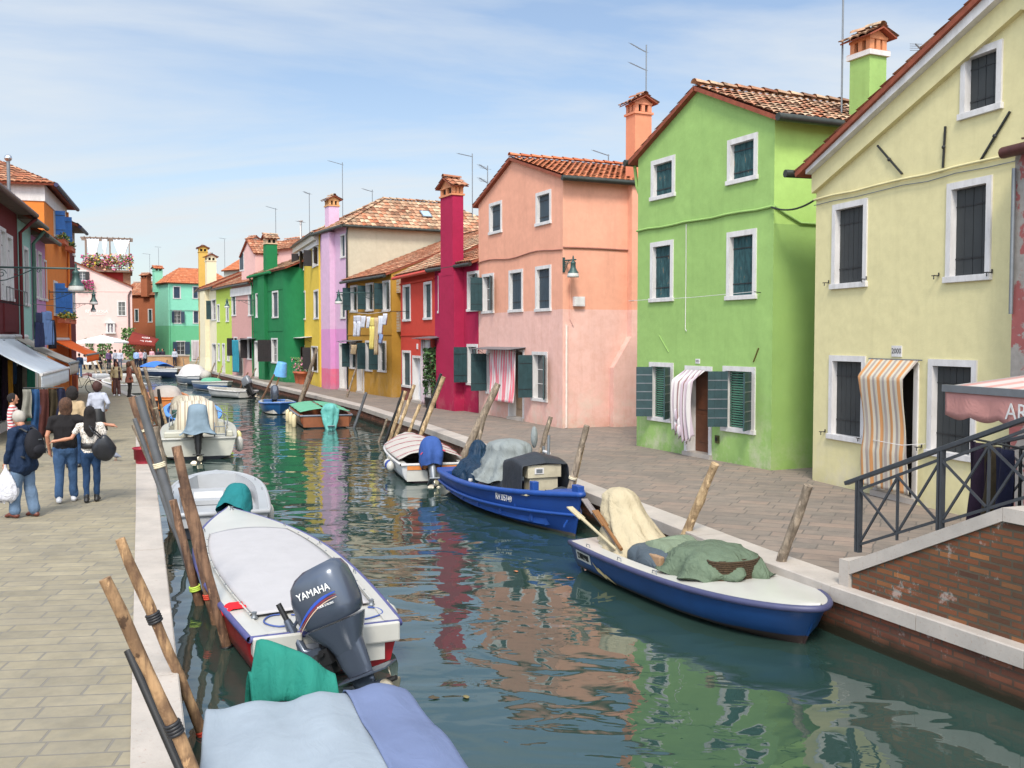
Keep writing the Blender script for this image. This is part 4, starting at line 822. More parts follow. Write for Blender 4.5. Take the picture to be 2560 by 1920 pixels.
# ---------------------------------------------------------------- emerald house with rounded corner
EM = plaster('emerald_plaster', rgb(22, 122, 70, 0.9), var=0.08, wear=0.15)
EP0 = W2(635, 944); EP1 = W2(709, 955.2)
h = House(EP0, EP1, 'emerald green two-storey house with a rounded corner and square green chimney', 'emerald_house', depth=7.5); ev = 7.35
wn = [(639.5, 657, 731, 794), (681, 696, 727, 795), (679, 694.6, 845, 908)]; dr = h.rect(637, 650, 852, 947); R = [h.rect(*w) for w in wn]
h.walls(EM, [(0, ev), (h.W, ev)], h.holes(R + [(dr[0], dr[1], 0, dr[3])]))
h.window(R[0], 'C', BG); h.window(R[1], 'C', BG); h.window(R[2], 'O', BROWNSH, open_=(92, None), lw=0.9); h.door(dr, leaf=WHITE)
mb = MB(); W = h.W; rr = 1.4; arc = [(W - 0.01 + rr * sin(t) * 1.0, rr - rr * cos(t)) for t in [i * (pi / 2) / 10 for i in range(11)]] + [(W + rr, 7.5)]
vs = []
for (x, y) in arc: vs += [(x, y, 0), (x, y, ev)]
mb.add(vs, [(2 * i, 2 * i + 2, 2 * i + 3, 2 * i + 1) for i in range(len(arc) - 1)], EM, True); mb.build('corner_wall', None, h.e)
eave_roof(h, ev, 9.0, 4, T_OLD, 0.25, u1=W + rr + 0.1); side_tri(h, ev, 9.0, 4, EM)
mb = MB(); mb.add([(W + rr, 0.9, ev), (W + rr, 4, 9.0), (W + rr, 7.5, ev)], [(0, 1, 2)], EM); mb.build('gable_wall', None, h.e)
h.gutter((-0.3, -0.3, ev - 0.15), (W * 0.75, -0.3, ev - 0.15), 0.1, EM); h.pipe([(-0.1, -0.2, ev - 0.2), (-0.05, -0.06, ev - 0.8), (-0.05, -0.06, 0.1)], 0.05, EM)
ua, ub = h.px(654, 800)[0], h.px(670, 800)[0]; MB().box((ua, -0.25, 0), (ub, -0.002, ev - 0.05), EM).build('chimney_breast', None, h.e)
MB().box((0, -0.03, 3.3), (W, -0.002, 3.36), EM).box((0, -0.03, 6.0), (W, -0.002, 6.05), EM).build('string_course', None, h.e)
cc = h.loc(AT(676, 660, 68.5)); h.chimney(cc.x, cc.y, 7.2, 2.85 + (845 - 613) / 2500 * 68.5, 0.85, 0.75, EM, T_OLD, paint('cream_trim', rgb(200, 170, 140), 0.8), axis='y')
canopy(h.e, h.px(618, 850)[0], h.px(640, 850)[0], 2.9, 0.7, GREY); EMH = h
# ---------------------------------------------------------------- dusty pink house with dormer
DP = plaster('dusty_pink_plaster', rgb(204, 152, 146, 0.9), var=0.05, wear=0.2)
PP0 = W2(581, 937.5); PP1 = (EP0[0] - 0.02, EP0[1] + 0.05)
po = dict(style='O', shut=BROWNSH, open_=(92, 150), fw=0.09, lw=0.5)
h = rowhouse(PP0, PP1, 'dusty pink house with a gabled dormer and a teal door curtain', 'pink_house', None, 6.95, 8.6, 4, 8, T_MID, [(579.5, 590, 736, 790), (621, 633, 733, 790), (585, 594, 842, 893, po), (619, 631, 842, 899, po)], [(597, 608, 848, 940)], wallmat=DP)
MB().box((0, -0.10, 6.0), (h.W, -0.002, 6.6), WHITE).build('cornice', None, h.e)
cu = curtain(h.e, h.px(594, 890)[0], h.px(610.5, 890)[0], h.px(602, 930)[1], h.px(602, 850)[1], -0.4, fabric('teal_cloth', rgb(44, 122, 140)), 5, 0.06)
ua, ub = h.px(592, 650)[0], h.px(626, 650)[0]; zt = 2.85 + (845 - 630) / 2500 * 75
PK = plaster('light_pink_plaster', rgb(226, 178, 172, 0.9), var=0.05, wear=0.2); dm = MB(); D0 = 0.35
dr_ = h.rect(599.5, 610.5, 630, 678, D0)
zc_ = zt - 0.25
dm.box((ua, D0, 6.7), (ub, 6.0, zc_), PK); dm.add([(ua, D0, zc_), (ub, D0, zc_), ((ua + ub) / 2, D0, zc_ + 0.95)], [(0, 1, 2)], PK); dor = dm.build('dormer', None, h.e)
dw = MB().box((dr_[0], D0 - 0.03, dr_[2]), (dr_[1], D0 - 0.003, dr_[3]), WHITE).box((dr_[0] + 0.12, D0 - 0.04, dr_[2] + 0.12), (dr_[1] - 0.12, D0 - 0.032, dr_[3] - 0.12), BG); dw.build('dormer_window', None, dor)
um = (ua + ub) / 2; r_ = roof_obj(dor, [[(ua - 0.15, 6.0, zc_ - 0.1), (ua - 0.15, D0 - 0.15, zc_ - 0.1), (um, D0 - 0.15, zc_ + 1.05), (um, 6.0, zc_ + 1.05)], [(ub + 0.15, D0 - 0.15, zc_ - 0.1), (ub + 0.15, 6.0, zc_ - 0.1), (um, 6.0, zc_ + 1.05), (um, D0 - 0.15, zc_ + 1.05)]], T_MID, thick=0.06); r_.name = 'dormer_roof'
DPH = h
# pink house standing behind the emerald one
bp = AT(628, 760, 76.5); bq = AT(742, 700, 71.5)
h = House((bp.x, bp.y), (bq.x, bq.y), 'plain light pink house rising behind the emerald house roof', 'pink_house', depth=6); h.walls(PK, [(0, 9.3), (h.W, 9.3)], []); eave_roof(h, 9.3, 10.4, 3, T_MID, 0.25); side_tri(h, 9.3, 10.4, 3, PK)
# ---------------------------------------------------------------- lime, cream and ochre slivers
LM = plaster('lime_plaster', rgb(184, 206, 72, 0.9), var=0.05, wear=0.2); CR = plaster('cream_plaster', rgb(226, 214, 180, 0.9), var=0.05, wear=0.3)
LI0 = W2(543, 931.5); LI1 = (PP0[0] - 0.02, PP0[1] + 0.05)
h = rowhouse(LI0, LI1, 'narrow lime green house between the cream and dusty pink houses', 'lime_house', None, 6.95, 8.6, 4, 8, T_MID, [(543, 549.5, 760, 805), (565, 572.5, 755, 805), (545, 550.5, 858, 903), (568, 574, 858, 903)], [(556, 563, 858, 934)], wallmat=LM)
CR0 = W2(509, 926); h = rowhouse(CR0, (LI0[0] - 0.02, LI0[1] + 0.05), 'cream house with a flaring corner and two tall chimneys', 'cream_house', None, 7.15, 8.9, 4, 8, T_MID, [(529, 540.5, 748, 801, dict(style='O', shut=DGREEN, open_=(90, None), fw=0.08, lw=0.4))], [(531, 541, 858, 930)], wallmat=CR)
ua, ub = h.px(510, 800)[0], h.px(523, 800)[0]; mb = MB(); mb.box((ua, -0.35, 1.2), (ub, -0.002, 7.0), CR); mb.add([(ua, -0.35, 1.2), (ub, -0.35, 1.2), (ub + 0.3, -0.45, 0), (ua - 0.5, -0.45, 0), (ua, 0, 1.2), (ub, 0, 1.2), (ub + 0.3, 0, 0), (ua - 0.5, 0, 0)], [(3, 2, 1, 0), (0, 4, 7, 3), (1, 2, 6, 5)], CR); mb.build('chimney_breast', None, h.e)
cc = h.loc(AT(527, 690, 89)); h.chimney(cc.x, cc.y, 7.0, 2.85 + (845 - 655) / 2500 * 89, 0.95, 0.8, CR, T_MID, axis='x')
OCL = plaster('mustard_plaster', rgb(206, 166, 70, 0.9), var=0.05, wear=0.3); q0 = W2(498.5, 921)
h = rowhouse(q0, (CR0[0] - 0.02, CR0[1] + 0.05), 'narrow mustard house at the far end of the row', 'mustard_house', None, 7.3, 9.0, 4, 8, T_MID, [(500, 507, 752, 800, dict(style='C', fw=0.08)), (501, 507, 862, 900, dict(style='C', fw=0.08))], [], wallmat=OCL)
cc = h.loc(AT(508, 690, 93)); h.chimney(cc.x, cc.y, 7.0, 2.85 + (845 - 633) / 2500 * 93, 0.9, 0.8, OCL, T_MID, axis='x')
# big roof far behind the lime and pink houses
q0 = AT(560, 700, 104); q1 = AT(700, 700, 98); GREYW = plaster('grey_plaster', rgb(170, 165, 155, 0.9), var=0.1)
h = House((q0.x, q0.y), (q1.x, q1.y), 'grey house with an orange roof and small roof stack far behind the row', 'grey_house', depth=8); h.walls(GREYW, [(0, 9.9), (h.W, 9.9)], []); eave_roof(h, 9.9, 12.2, 4, T_NEW, 0.3); side_tri(h, 9.9, 12.2, 4, GREYW)
h.chimney(0.6, 3.2, 11.0, 12.9, 1.0, 0.8, GREYW, T_MID)
# ================================================================ left bank houses
def FL(Y, out=0.0): return (-5.86 - 0.324 * Y + 0.951 * out, Y + 0.308 * out)
DR = plaster('oxblood_plaster', rgb(112, 44, 46, 0.9), var=0.08, wear=0.2)
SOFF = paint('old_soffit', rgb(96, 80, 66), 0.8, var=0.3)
def lefthouse(Y0, Y1, label, name, mat, ev, tile, over=0.5, rise=1.9, wins=(), doors=(), gm=GUTTER, depth=8):
    h = House(FL(Y0), FL(Y1), label, name, depth=depth); R = [h.rect(*w[:4]) for w in wins]; D = [h.rect(*w[:4]) for w in doors]
    h.walls(mat, [(0, ev), (h.W, ev)], h.holes(R + [(a, b, 0, d) for a, b, c, d in D]))
    for r, w in zip(R, wins): h.window(r, **(w[4] if len(w) > 4 else {}))
    for r, w in zip(D, doors): h.door(r, **(w[4] if len(w) > 4 else {}))
    eave_roof(h, ev, ev + rise, 4, tile, over); side_tri(h, ev, ev + rise, 4, mat)
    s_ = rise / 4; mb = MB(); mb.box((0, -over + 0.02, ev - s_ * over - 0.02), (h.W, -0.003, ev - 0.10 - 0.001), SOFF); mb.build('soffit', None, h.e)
    h.gutter((-0.03, -over - 0.07, ev - s_ * over - 0.03), (h.W + 0.03, -over - 0.07, ev - s_ * over - 0.03), 0.085, gm); return h
SHOPW = paint('shop_frame_white', (0.62, 0.62, 0.6, 1), 0.6)
h = lefthouse(24.5, 34.9, 'dark oxblood red house above the white shop awning', 'red_house', DR, 7.4, T_OLD, 0.55, wins=[(0, 15, 570, 750, dict(style='C', shut=WHITE)), (17, 32, 588, 752, dict(style='C', shut=WHITE))], gm=paint('brown_gutter', rgb(90, 62, 54), 0.5, 0.3))
h.pipe([(h.W - 0.05, -0.6, 7.0), (h.W - 0.05, -0.1, 6.5), (h.W - 0.05, -0.1, 2.2)], 0.06, DR)
a = h.rect(8, 41, 757, 830); MB().box((a[0], -0.05, a[2]), (a[1], 0.0, a[3]), DR).build('shutter_panel', None, h.e)
mb = MB(); za = a[3] + 0.05; mb.tube([(a[0] - 1.5, -0.35, za + 0.35), (a[1], -0.35, za + 0.35)], 0.015, 6, IRON)
for i in range(8): u = a[0] - 1.5 + (a[1] - a[0] + 1.5) * i / 7; mb.tube([(u, -0.35, za + 0.35), (u, -0.35, za - 0.1), (u, -0.02, za - 0.1)], 0.010, 5, IRON)
mb.build('window_rail', None, h.e); DRH = h
TL = plaster('pale_teal_plaster', rgb(150, 196, 184, 0.9), var=0.06, wear=0.2)
h = lefthouse(34.95, 37.9, 'pale teal house between the oxblood and lilac houses', 'teal_house', TL, 7.25, T_MID, 0.5, wins=[(59, 71, 618, 765, dict(style='C', shut=BG))]); h.pipe([(h.W - 0.08, -0.5, 6.9), (h.W - 0.08, -0.1, 6.4), (h.W - 0.08, -0.1, 0.2)], 0.07, paint('green_pipe', rgb(70, 100, 88), 0.5)); TLH = h
PL = plaster('orchid_plaster', rgb(196, 140, 186, 0.9), var=0.06, wear=0.2)
h = lefthouse(37.95, 41.6, 'orchid pink house with tall dark shuttered windows and laundry outside', 'pink_house', PL, 7.0, T_MID, 0.5, wins=[(84, 91, 622, 745, dict(style='C', fw=0.08)), (95, 104, 630, 750, dict(style='C')), (108.5, 116, 650, 752, dict(style='C', fw=0.08))]); PLH = h
ORG = plaster('orange_plaster', rgb(224, 126, 34, 0.95), var=0.06, wear=0.15)
h = House(FL(41.65), FL(49.2), 'orange three-storey house with bright blue shutters and window boxes', 'orange_house', depth=9); ev = 9.25
wn = [(134, 143, 524, 594), (153, 162, 540, 612), (134, 144, 703, 790), (154, 164, 715, 790)]; R = [h.rect(*w) for w in wn]
h.walls(ORG, [(0, ev), (h.W, ev)], h.holes(R))
for r in R: h.window(r, 'O', BLUESH, open_=(85, None), lw=0.40)
mb = MB(); mb.box((-0.05, -0.05, ev - 0.75), (h.W, -0.003, ev - 0.08), WHITE); mb.box((-0.05, -0.003, ev - 0.75), (-0.003, 9, ev - 0.08), WHITE); mb.build('frieze', None, h.e)
a, b, f, k = -0.4, h.W + 0.2, -0.45, 9.3; rz = ev + 1.7; m = (a + b) / 2; e_ = ev - 0.05; t = 3.4
roof_obj(h.e, [[(a, f, e_), (b, f, e_), (m, f + t, rz)], [(b, f, e_), (b, k, e_), (m, k - t, rz), (m, f + t, rz)], [(b, k, e_), (a, k, e_), (m, k - t, rz)], [(a, k, e_), (a, f, e_), (m, f + t, rz), (m, k - t, rz)]], T_MID, period=0.24)
h.gutter((a, f - 0.07, e_ - 0.05), (b, f - 0.07, e_ - 0.05), 0.09, paint('navy_gutter', rgb(50, 50, 84), 0.5, 0.3)); h.pipe([(h.W - 0.3, -0.1, ev - 0.3), (h.W - 0.3, -0.1, 0.1)], 0.06, ORG)
cc = h.loc(AT(2, 440, 45)); h.chimney(1.0, 3.6, ev + 0.6, 2.85 + (845 - 408) / 2500 * 46 + 0.4, 0.95, 0.9, WHITE, T_MID)
q = h.loc(AT(22, 440, 40.5)); 
def leafbed(parent, u0, u1, y0, y1, z, hgt, mats, n=60, seed=1, name='plants', sz=0.06, droop=0.0):
    rg = random.Random(seed); mb = MB()
    for i in range(n):
        c = Vector((rg.uniform(u0, u1), rg.uniform(y0, y1), z + hgt * rg.random() ** 0.8 - droop * rg.random() ** 2)); s = sz * rg.uniform(0.6, 1.4); a = Vector((rg.uniform(-1, 1), rg.uniform(-1, 1), rg.uniform(-0.3, 1))).normalized(); b = a.orthogonal().normalized(); w = a.cross(b)
        mb.add([c - b * s * 0.5, c + a * s * 0.55 - w * s * 0.1, c + b * s * 0.5, c - a * s * 0.7 + w * 0.2 * s], [(0, 1, 2, 3)], mats[rg.randrange(len(mats))])
    return mb.build(name, None, parent)
GL = [paint('leaf_green', (0.05, 0.12, 0.03, 1), 0.7, var=0.3), paint('leaf_light', (0.10, 0.19, 0.05, 1), 0.7, var=0.3)]
FLY = paint('flower_yellow', (0.55, 0.42, 0.05, 1), 0.7); FLP = paint('flower_magenta', (0.40, 0.03, 0.16, 1), 0.7, var=0.2); FLK = paint('flower_pink', (0.6, 0.24, 0.34, 1), 0.7, var=0.2); CLAY = paint('terracotta_pot', rgb(176, 96, 66), 0.85, var=0.12)
for i, (r, lab) in enumerate(((R[0], 'upper'), (R[1], 'upper'), ((R[2][0], R[3][1], R[2][2], 0), 'lower'))):
    nm = ['terracotta flower box under the nearer top window of the orange house', 'terracotta flower box under the farther top window of the orange house', 'long flower box with yellow blooms under the lower blue shutters'][i]
    wp = h.world(r[0], -0.3, r[2] - 0.30); fb = empty('flower_box', wp, h.ang, nm, 'flower box', 'flower boxes on the orange house'); w = r[1] - r[0] + 0.2
    MB().box((-0.1, -0.14, 0), (w, 0.14, 0.20), CLAY).box((-0.1, -0.16, 0.17), (w, 0.16, 0.20), CLAY).build('box', None, fb); leafbed(fb, -0.15, w + 0.05, -0.18, 0.18, 0.2, 0.32, GL + [FLY], 140 if i < 2 else 320, i, 'plants', 0.09, 0.15)
ORH = h
h = lefthouse(49.25, 52.6, 'narrow oxblood house at the end of the left row', 'red_house', DR, 8.6, T_MID, 0.55, wins=[(180.5, 185.5, 570, 640, dict(style='C', shut=WHITE, fw=0.08)), (181, 187, 700, 780, dict(style='C', shut=WHITE, fw=0.08))], gm=paint('navy_gutter', rgb(50, 50, 84), 0.5, 0.3)); ENDH = h
fl = MB().tube([(0, 0, 0), (0, 0, 2.2)], 0.065, 10, GREY).ellipsoid((0, 0, 2.3), (0.14, 0.14, 0.14), paint('chrome', (0.6, 0.6, 0.62, 1), 0.15, 1.0), 14, 10).build('flue_pipe', None); q = AT(22, 470, 39); fl.location = (q.x, q.y, q.z - 1.15); tag(fl, 'shiny metal flue with a round ball cowl in front of the orange house', 'flue')
# ---- shop front under the awnings: flat near-black panel painting the shade of the opening, posts
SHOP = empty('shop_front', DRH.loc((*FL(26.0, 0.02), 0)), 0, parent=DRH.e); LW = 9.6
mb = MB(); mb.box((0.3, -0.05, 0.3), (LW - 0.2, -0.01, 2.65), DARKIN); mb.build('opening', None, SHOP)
for i, u in enumerate((0.1, 2.6, 5.1, 7.4, 9.5, 12.0)): MB().box((u, -0.16, 0), (u + 0.22, -0.06, 2.8), SHOPW if i % 2 else GREY).build('post', None, SHOP, bevel=0.01)
MB().box((0, -0.2, 0), (LW, -0.055, 0.3), SHOPW).build('sill', None, SHOP); MB().box((9.7, -0.1, 0), (15.5, -0.03, 2.4), paint('shop_cream', rgb(200, 190, 170), 0.8)).build('panel', None, SHOP)
def awning(label, Ya, Yb, outw, zw, zf, mat, vmat, vh=0.32, name='shop_awning', scall=0, n=16):
    A = Vector((*FL(Ya, 0.03), zw)); B = Vector((*FL(Yb, 0.03), zw)); C = Vector((*FL(Ya, outw), zf)); D = Vector((*FL(Yb, outw), zf)); e = empty(name, A * 1.0, 0, label, 'awning', 'awnings over the left-hand shops'); o = A
    MB().grid(lambda a, b: A.lerp(B, a).lerp(C.lerp(D, a), b) - o - Vector((0, 0, 0.06 * sin(pi * b) * (0.6 + 0.4 * sin(a * 9)))), n, 8, mat, True, 0.01).build('canvas', None, e)
    MB().grid(lambda a, b: C.lerp(D, a) - o + Vector((0.02 * sin(a * 25) * b, 0.0, -0.03 - b * (vh + (0.05 * abs(sin(a * scall)) if scall else 0)))), max(24, scall * 4), 3, vmat, True, 0.006).build('valance', None, e)
    MB().tube([C - o, D - o], 0.045, 8, GREY if mat is not WAW else WHITE).build('front_bar', None, e); MB().tube([A - o + Vector((0, 0, 0.04)), B - o + Vector((0, 0, 0.04))], 0.08, 8, WHITE).build('cassette', None, e)
    for s in (0.15, 0.85):
        p = A.lerp(B, s) - o - Vector((0, 0, 0.15)); q = C.lerp(D, s) - o - Vector((0, 0, 0.04)); m_ = p.lerp(q, 0.5) + Vector((0.2, -0.25, -0.02)); MB().tube([p, m_, q], 0.025, 6, WHITE).build('arm', None, e)
    return e
WAW = fabric('awning_white', rgb(205, 212, 218), 0.8, 0.06); BAW = fabric('awning_beige', rgb(180, 172, 160), 0.85, 0.08); OAW = fabric('awning_orange', rgb(240, 106, 30), 0.8, 0.06)
awning('large white awning over the nearest left-hand shop', 27.0, 33.4, 1.72, 2.85, 1.84, WAW, WAW, 0.42)
awning('beige awning just beyond the white one', 33.5, 36.2, 1.74, 2.86, 1.98, BAW, BAW, 0.36)
awning('small bright orange awning farther along the left row', 43.5, 49.5, 1.35, 2.75, 2.1, OAW, OAW, 0.30)
# ---------------------------------------------------------------- far end
MT = plaster('mint_plaster', rgb(132, 214, 184, 0.9), low=rgb(96, 186, 134, 0.9), zs=4.35, var=0.05, wear=0.25)
p0 = AT(421, 800, 121); h = House((p0.x, p0.y), (p0.x + 6.5, p0.y + 5.2), 'mint green corner house with paler upper floors at the end of the canal', 'mint_house', depth=4.6); ev = 9.5
bl = dict(style='C', shut=paint('shutter_navy', rgb(40, 58, 80), 0.5), fw=0.12)
wn = [(432, 452, 715, 747, bl), (481, 497, 715, 747, bl), (433, 454, 776, 809, dict(style='O', shut=bl['shut'], open_=(150, 150), lw=0.45)), (482, 498, 776, 809, bl), (440, 464, 852, 888, dict(style='O', shut=bl['shut'], open_=(160, 160), lw=0.6))]
R = [h.rect(*w[:4]) for w in wn]; h.walls(MT, [(0, ev), (h.W, ev)], h.holes(R))
for r, w in zip(R, wn): h.window(r, **w[4])
dr = h.rect(478, 499, 850, 903); 
MB().box((dr[0], -0.04, 0), (dr[1], -0.003, dr[3]), WHITE).build('door_frame', None, h.e); curtain(h.e, dr[0] + 0.15, dr[1] - 0.1, 0.2, dr[3] - 0.15, -0.10, CUR_GREY, 6, 0.03)
a, b, f, k = -0.35, h.W + 0.35, -0.35, 4.95; rz = 11.5; mm = (f + k) / 2
roof_obj(h.e, [[(a, f, ev), (b, f, ev), (b - 2.6, mm, rz), (a + 2.6, mm, rz)], [(b, f, ev), (b, k, ev), (b - 2.6, mm, rz)], [(b, k, ev), (a, k, ev), (a + 2.6, mm, rz), (b - 2.6, mm, rz)], [(a, k, ev), (a, f, ev), (a + 2.6, mm, rz)]], T_NEW, seg=4, period=0.26)
MB().tube([(0.08, -0.1, ev - 0.2), (0.08, -0.1, 0.1)], 0.07, 6, MT).tube([(-0.02, -0.1, 6.2), (h.W, -0.06, 6.2)], 0.03, 5, GREY).build('downpipe', None, h.e)
cc = h.loc(AT(394, 700, 124)); h.chimney(cc.x, cc.y, ev - 1.0, 2.85 + (845 - 680) / 2500 * 124, 1.0, 0.8, MT, T_NEW)
BR = plaster('burnt_orange_plaster', rgb(166, 96, 62, 0.9), var=0.08, wear=0.3)
p0 = AT(296, 800, 127); p1 = AT(392, 800, 125); h = House((p0.x, p0.y), (p1.x, p1.y), 'burnt orange house in the gap beside the mint corner house', 'orange_house', depth=6)
wn = [(336, 347, 772, 805, dict(style='C', fw=0.1)), (370, 381, 772, 806, dict(style='C', fw=0.1))]; R = [h.rect(*w[:4]) for w in wn]; h.walls(BR, [(0, 8.3), (h.W, 8.3)], h.holes(R))
for r, w in zip(R, wn): h.window(r, **w[4])
eave_roof(h, 8.3, 9.9, 3, T_MID, 0.3, seg=4); side_tri(h, 8.3, 9.9, 3, BR); cc = h.loc(AT(361, 700, 125)); h.chimney(cc.x, cc.y + 0.3, 8.0, 2.85 + (845 - 697) / 2500 * 125, 0.95, 0.8, BR, T_MID)
BC = h.px(356, 720); 
PR = plaster('blush_plaster', rgb(228, 192, 186, 0.92), var=0.04, wear=0.2)
p0 = AT(96, 800, 104.6); p1 = AT(331, 800, 108); h = House((p0.x, p0.y), (p1.x, p1.y), 'blush pink restaurant building with a shrine niche at the end of the left bank', 'restaurant_building', depth=7)
def hz(px): return 2.85 + (845 - (662 + (px - 188) * 56 / 143)) / 2500 * 108
wn = [(293, 316, 752, 790, dict(style='G', fw=0.13)), (196, 216, 676, 702, dict(style='O', shut=BROWNSH, open_=(None, 175), lw=0.4))]; R = [h.rect(*w[:4]) for w in wn]
h.walls(PR, [(0, hz(96)), (h.W, hz(331))], h.holes(R))
for r, w in zip(R, wn): h.window(r, **w[4])
z0, z1 = hz(96), hz(331); roof_obj(h.e, [[(h.W + 0.15, -0.2, z1 + 0.02), (h.W + 0.15, 7.2, z1 + 0.02), (0, 7.2, z0 + 0.08), (0, -0.2, z0 + 0.08)]], T_MID, seg=4)
MB().box((0, -0.03, h.px(250, 729)[1]), (h.W, -0.003, h.px(250, 727)[1]), PR).build('string_course', None, h.e); h.pipe([(h.W - 0.1, -0.12, z1 - 0.4), (h.W - 0.35, -0.12, z1 - 0.9), (h.W - 0.35, -0.12, 0)], 0.09, paint('brown_pipe', rgb(84, 62, 60), 0.6))
r = h.rect(289, 320, 746, 796); mb = MB(); mb.box((r[0] - 0.1, -0.025, r[2] - 0.1), (r[1] + 0.2, -0.004, r[3] + 0.1), paint('stone_surround', rgb(206, 190, 170), 0.9)); 
u, z = h.px(242, 779); add_text('RIVAROSA', 0.46, Matrix.Translation((u, -0.02, z)) @ Matrix.Rotation(pi / 2, 4, 'X'), paint('sign_white', (0.8, 0.76, 0.74, 1), 0.6), 'lettering', h.e, 0.01, sx=1.05); u, z = h.px(243, 786.5); add_text('RISTORANTE', 0.26, Matrix.Translation((u, -0.02, z)) @ Matrix.Rotation(pi / 2, 4, 'X'), paint('sign_white', (0.8, 0.76, 0.74, 1), 0.6), 'lettering', h.e, 0.01, sx=1.0)
r = h.rect(264, 288, 797, 834); mb = MB(); a, b, c, d = r; w = b - a; mb.box((a - 0.05, -0.35, c), (b + 0.05, -0.003, c + 0.14), WHITE); mb.box((a + 0.05, -0.28, c + 0.14), (a + 0.22, -0.003, d - 0.5), WHITE); mb.box((b - 0.22, -0.28, c + 0.14), (b - 0.05, -0.003, d - 0.5), WHITE)
mb.add([(a - 0.08, -0.33, d - 0.5), (b + 0.08, -0.33, d - 0.5), ((a + b) / 2, -0.33, d), (a - 0.08, 0, d - 0.5), (b + 0.08, 0, d - 0.5), ((a + b) / 2, 0, d)], [(0, 1, 2), (0, 2, 5, 3), (1, 4, 5, 2), (0, 3, 4, 1)], WHITE); mb.box((a + 0.22, -0.05, c + 0.14), (b - 0.22, -0.004, d - 0.5), paint('niche_grey', rgb(150, 140, 150), 0.8)); sh = mb.build('shrine', None, h.e)
MB().lathe([(0.10, 0), (0.12, 0.1), (0.09, 0.5), (0.12, 0.62), (0.07, 0.72), (0.075, 0.8), (0.02, 0.9)], ((a + b) / 2, -0.16, c + 0.14), 10, WHITE).build('statuette', None, sh)
ub, zb = h.px(214, 714); leafbed(h.e, ub - 0.9, ub + 0.8, -0.5, -0.05, zb - 0.55, 1.1, [FLP, FLP, GL[0]], 260, 9, 'geranium_box', 0.16)
RESTH = h
# terrace house behind
TR = plaster('brick_red_plaster', rgb(176, 50, 48, 0.9), var=0.1, wear=0.2)
p0 = AT(213, 700, 112); h = House((p0.x, p0.y), (p0.x + 0.934 * 4.75, p0.y + 0.357 * 4.75), 'red house behind the restaurant carrying a flowered roof terrace', 'red_house', depth=6); zf = 2.85 + (845 - 682) / 2500 * 113
h.walls(TR, [(0, zf), (h.W, zf)], []); MB().box((-0.2, -0.9, zf), (h.W + 0.2, 6.1, zf + 0.22), paint('terrace_wood', rgb(120, 98, 84), 0.8)).build('terrace_floor', None, h.e)
WD = paint('terrace_wood', rgb(120, 98, 84), 0.8); zt = 2.85 + (845 - 600) / 2500 * 113; mb = MB()
for u in (0, h.W * 0.25, h.W * 0.5, h.W * 0.75, h.W):
    mb.box((u - 0.06, -0.86, zf + 0.2), (u + 0.06, -0.74, zf + 1.2), WD)
for z in (zf + 0.35, zf + 1.15): mb.box((0, -0.84, z), (h.W, -0.76, z + 0.08), WD)
for i in range(4): u0 = h.W * i / 4; u1 = h.W * (i + 1) / 4; mb.beam((u0, -0.8, zf + 0.4), (u1, -0.8, zf + 1.15), 0.06, 0.06, WD); mb.beam((u0, -0.8, zf + 1.15), (u1, -0.8, zf + 0.4), 0.06, 0.06, WD)
mb.build('balustrade', None, h.e); mb = MB()
for u in (0.1, h.W * 0.55, h.W - 0.1):
    for y in (-0.7, 2.4): mb.box((u - 0.05, y - 0.05, zf + 0.2), (u + 0.05, y + 0.05, zt), WD)
for y in (-0.75, 0.8, 2.4): mb.box((-0.4, y - 0.06, zt), (h.W + 0.3, y + 0.06, zt + 0.12), WD)
for i in range(9): mb.box((i * h.W / 8 - 0.04, -0.9, zt + 0.12), (i * h.W / 8 + 0.04, 2.6, zt + 0.2), WD)
mb.build('pergola', None, h.e); leafbed(h.e, -0.3, h.W + 0.3, -1.2, -0.6, zf + 0.75, 1.3, [FLK, FLP, GL[0], GL[1], FLY, paint('flower_peach', (0.6, 0.3, 0.2, 1), 0.7)], 900, 4, 'terrace_flowers', 0.2, 0.7)
SHEER = fabric('sheer_white', rgb(225, 225, 228), 0.9, 0.05)
for (a, b, g) in ((0.05, 0.32, 0.5), (0.38, 0.5, 0.3), (0.62, 1.0, 1.2)): curtain(h.e, h.W * a, h.W * b, zt - 2.0, zt, -0.72, SHEER, 4, 0.08, 'curtain', gather=g, nu=30, nv=8)
MB().box((h.W - 0.8, -0.05, 0), (h.W - 0.003, 5, zf - 0.01), paint('old_brickwork', rgb(150, 110, 86), 0.9, var=0.2)).build('brick_pier', None, h.e)
p0 = AT(140, 700, 118); p1 = AT(240, 700, 118); h = House((p0.x, p0.y), (p1.x, p1.y), 'dark roofed house half hidden left of the roof terrace', 'brown_house', depth=6); h.walls(BR, [(0, 10.2), (h.W, 11.3)], []); roof_obj(h.e, [[(0, -0.2, 10.2), (0, 6.2, 10.2), (h.W, 6.2, 12.2), (h.W, -0.2, 12.2)][::1]], T_OLD, seg=4)
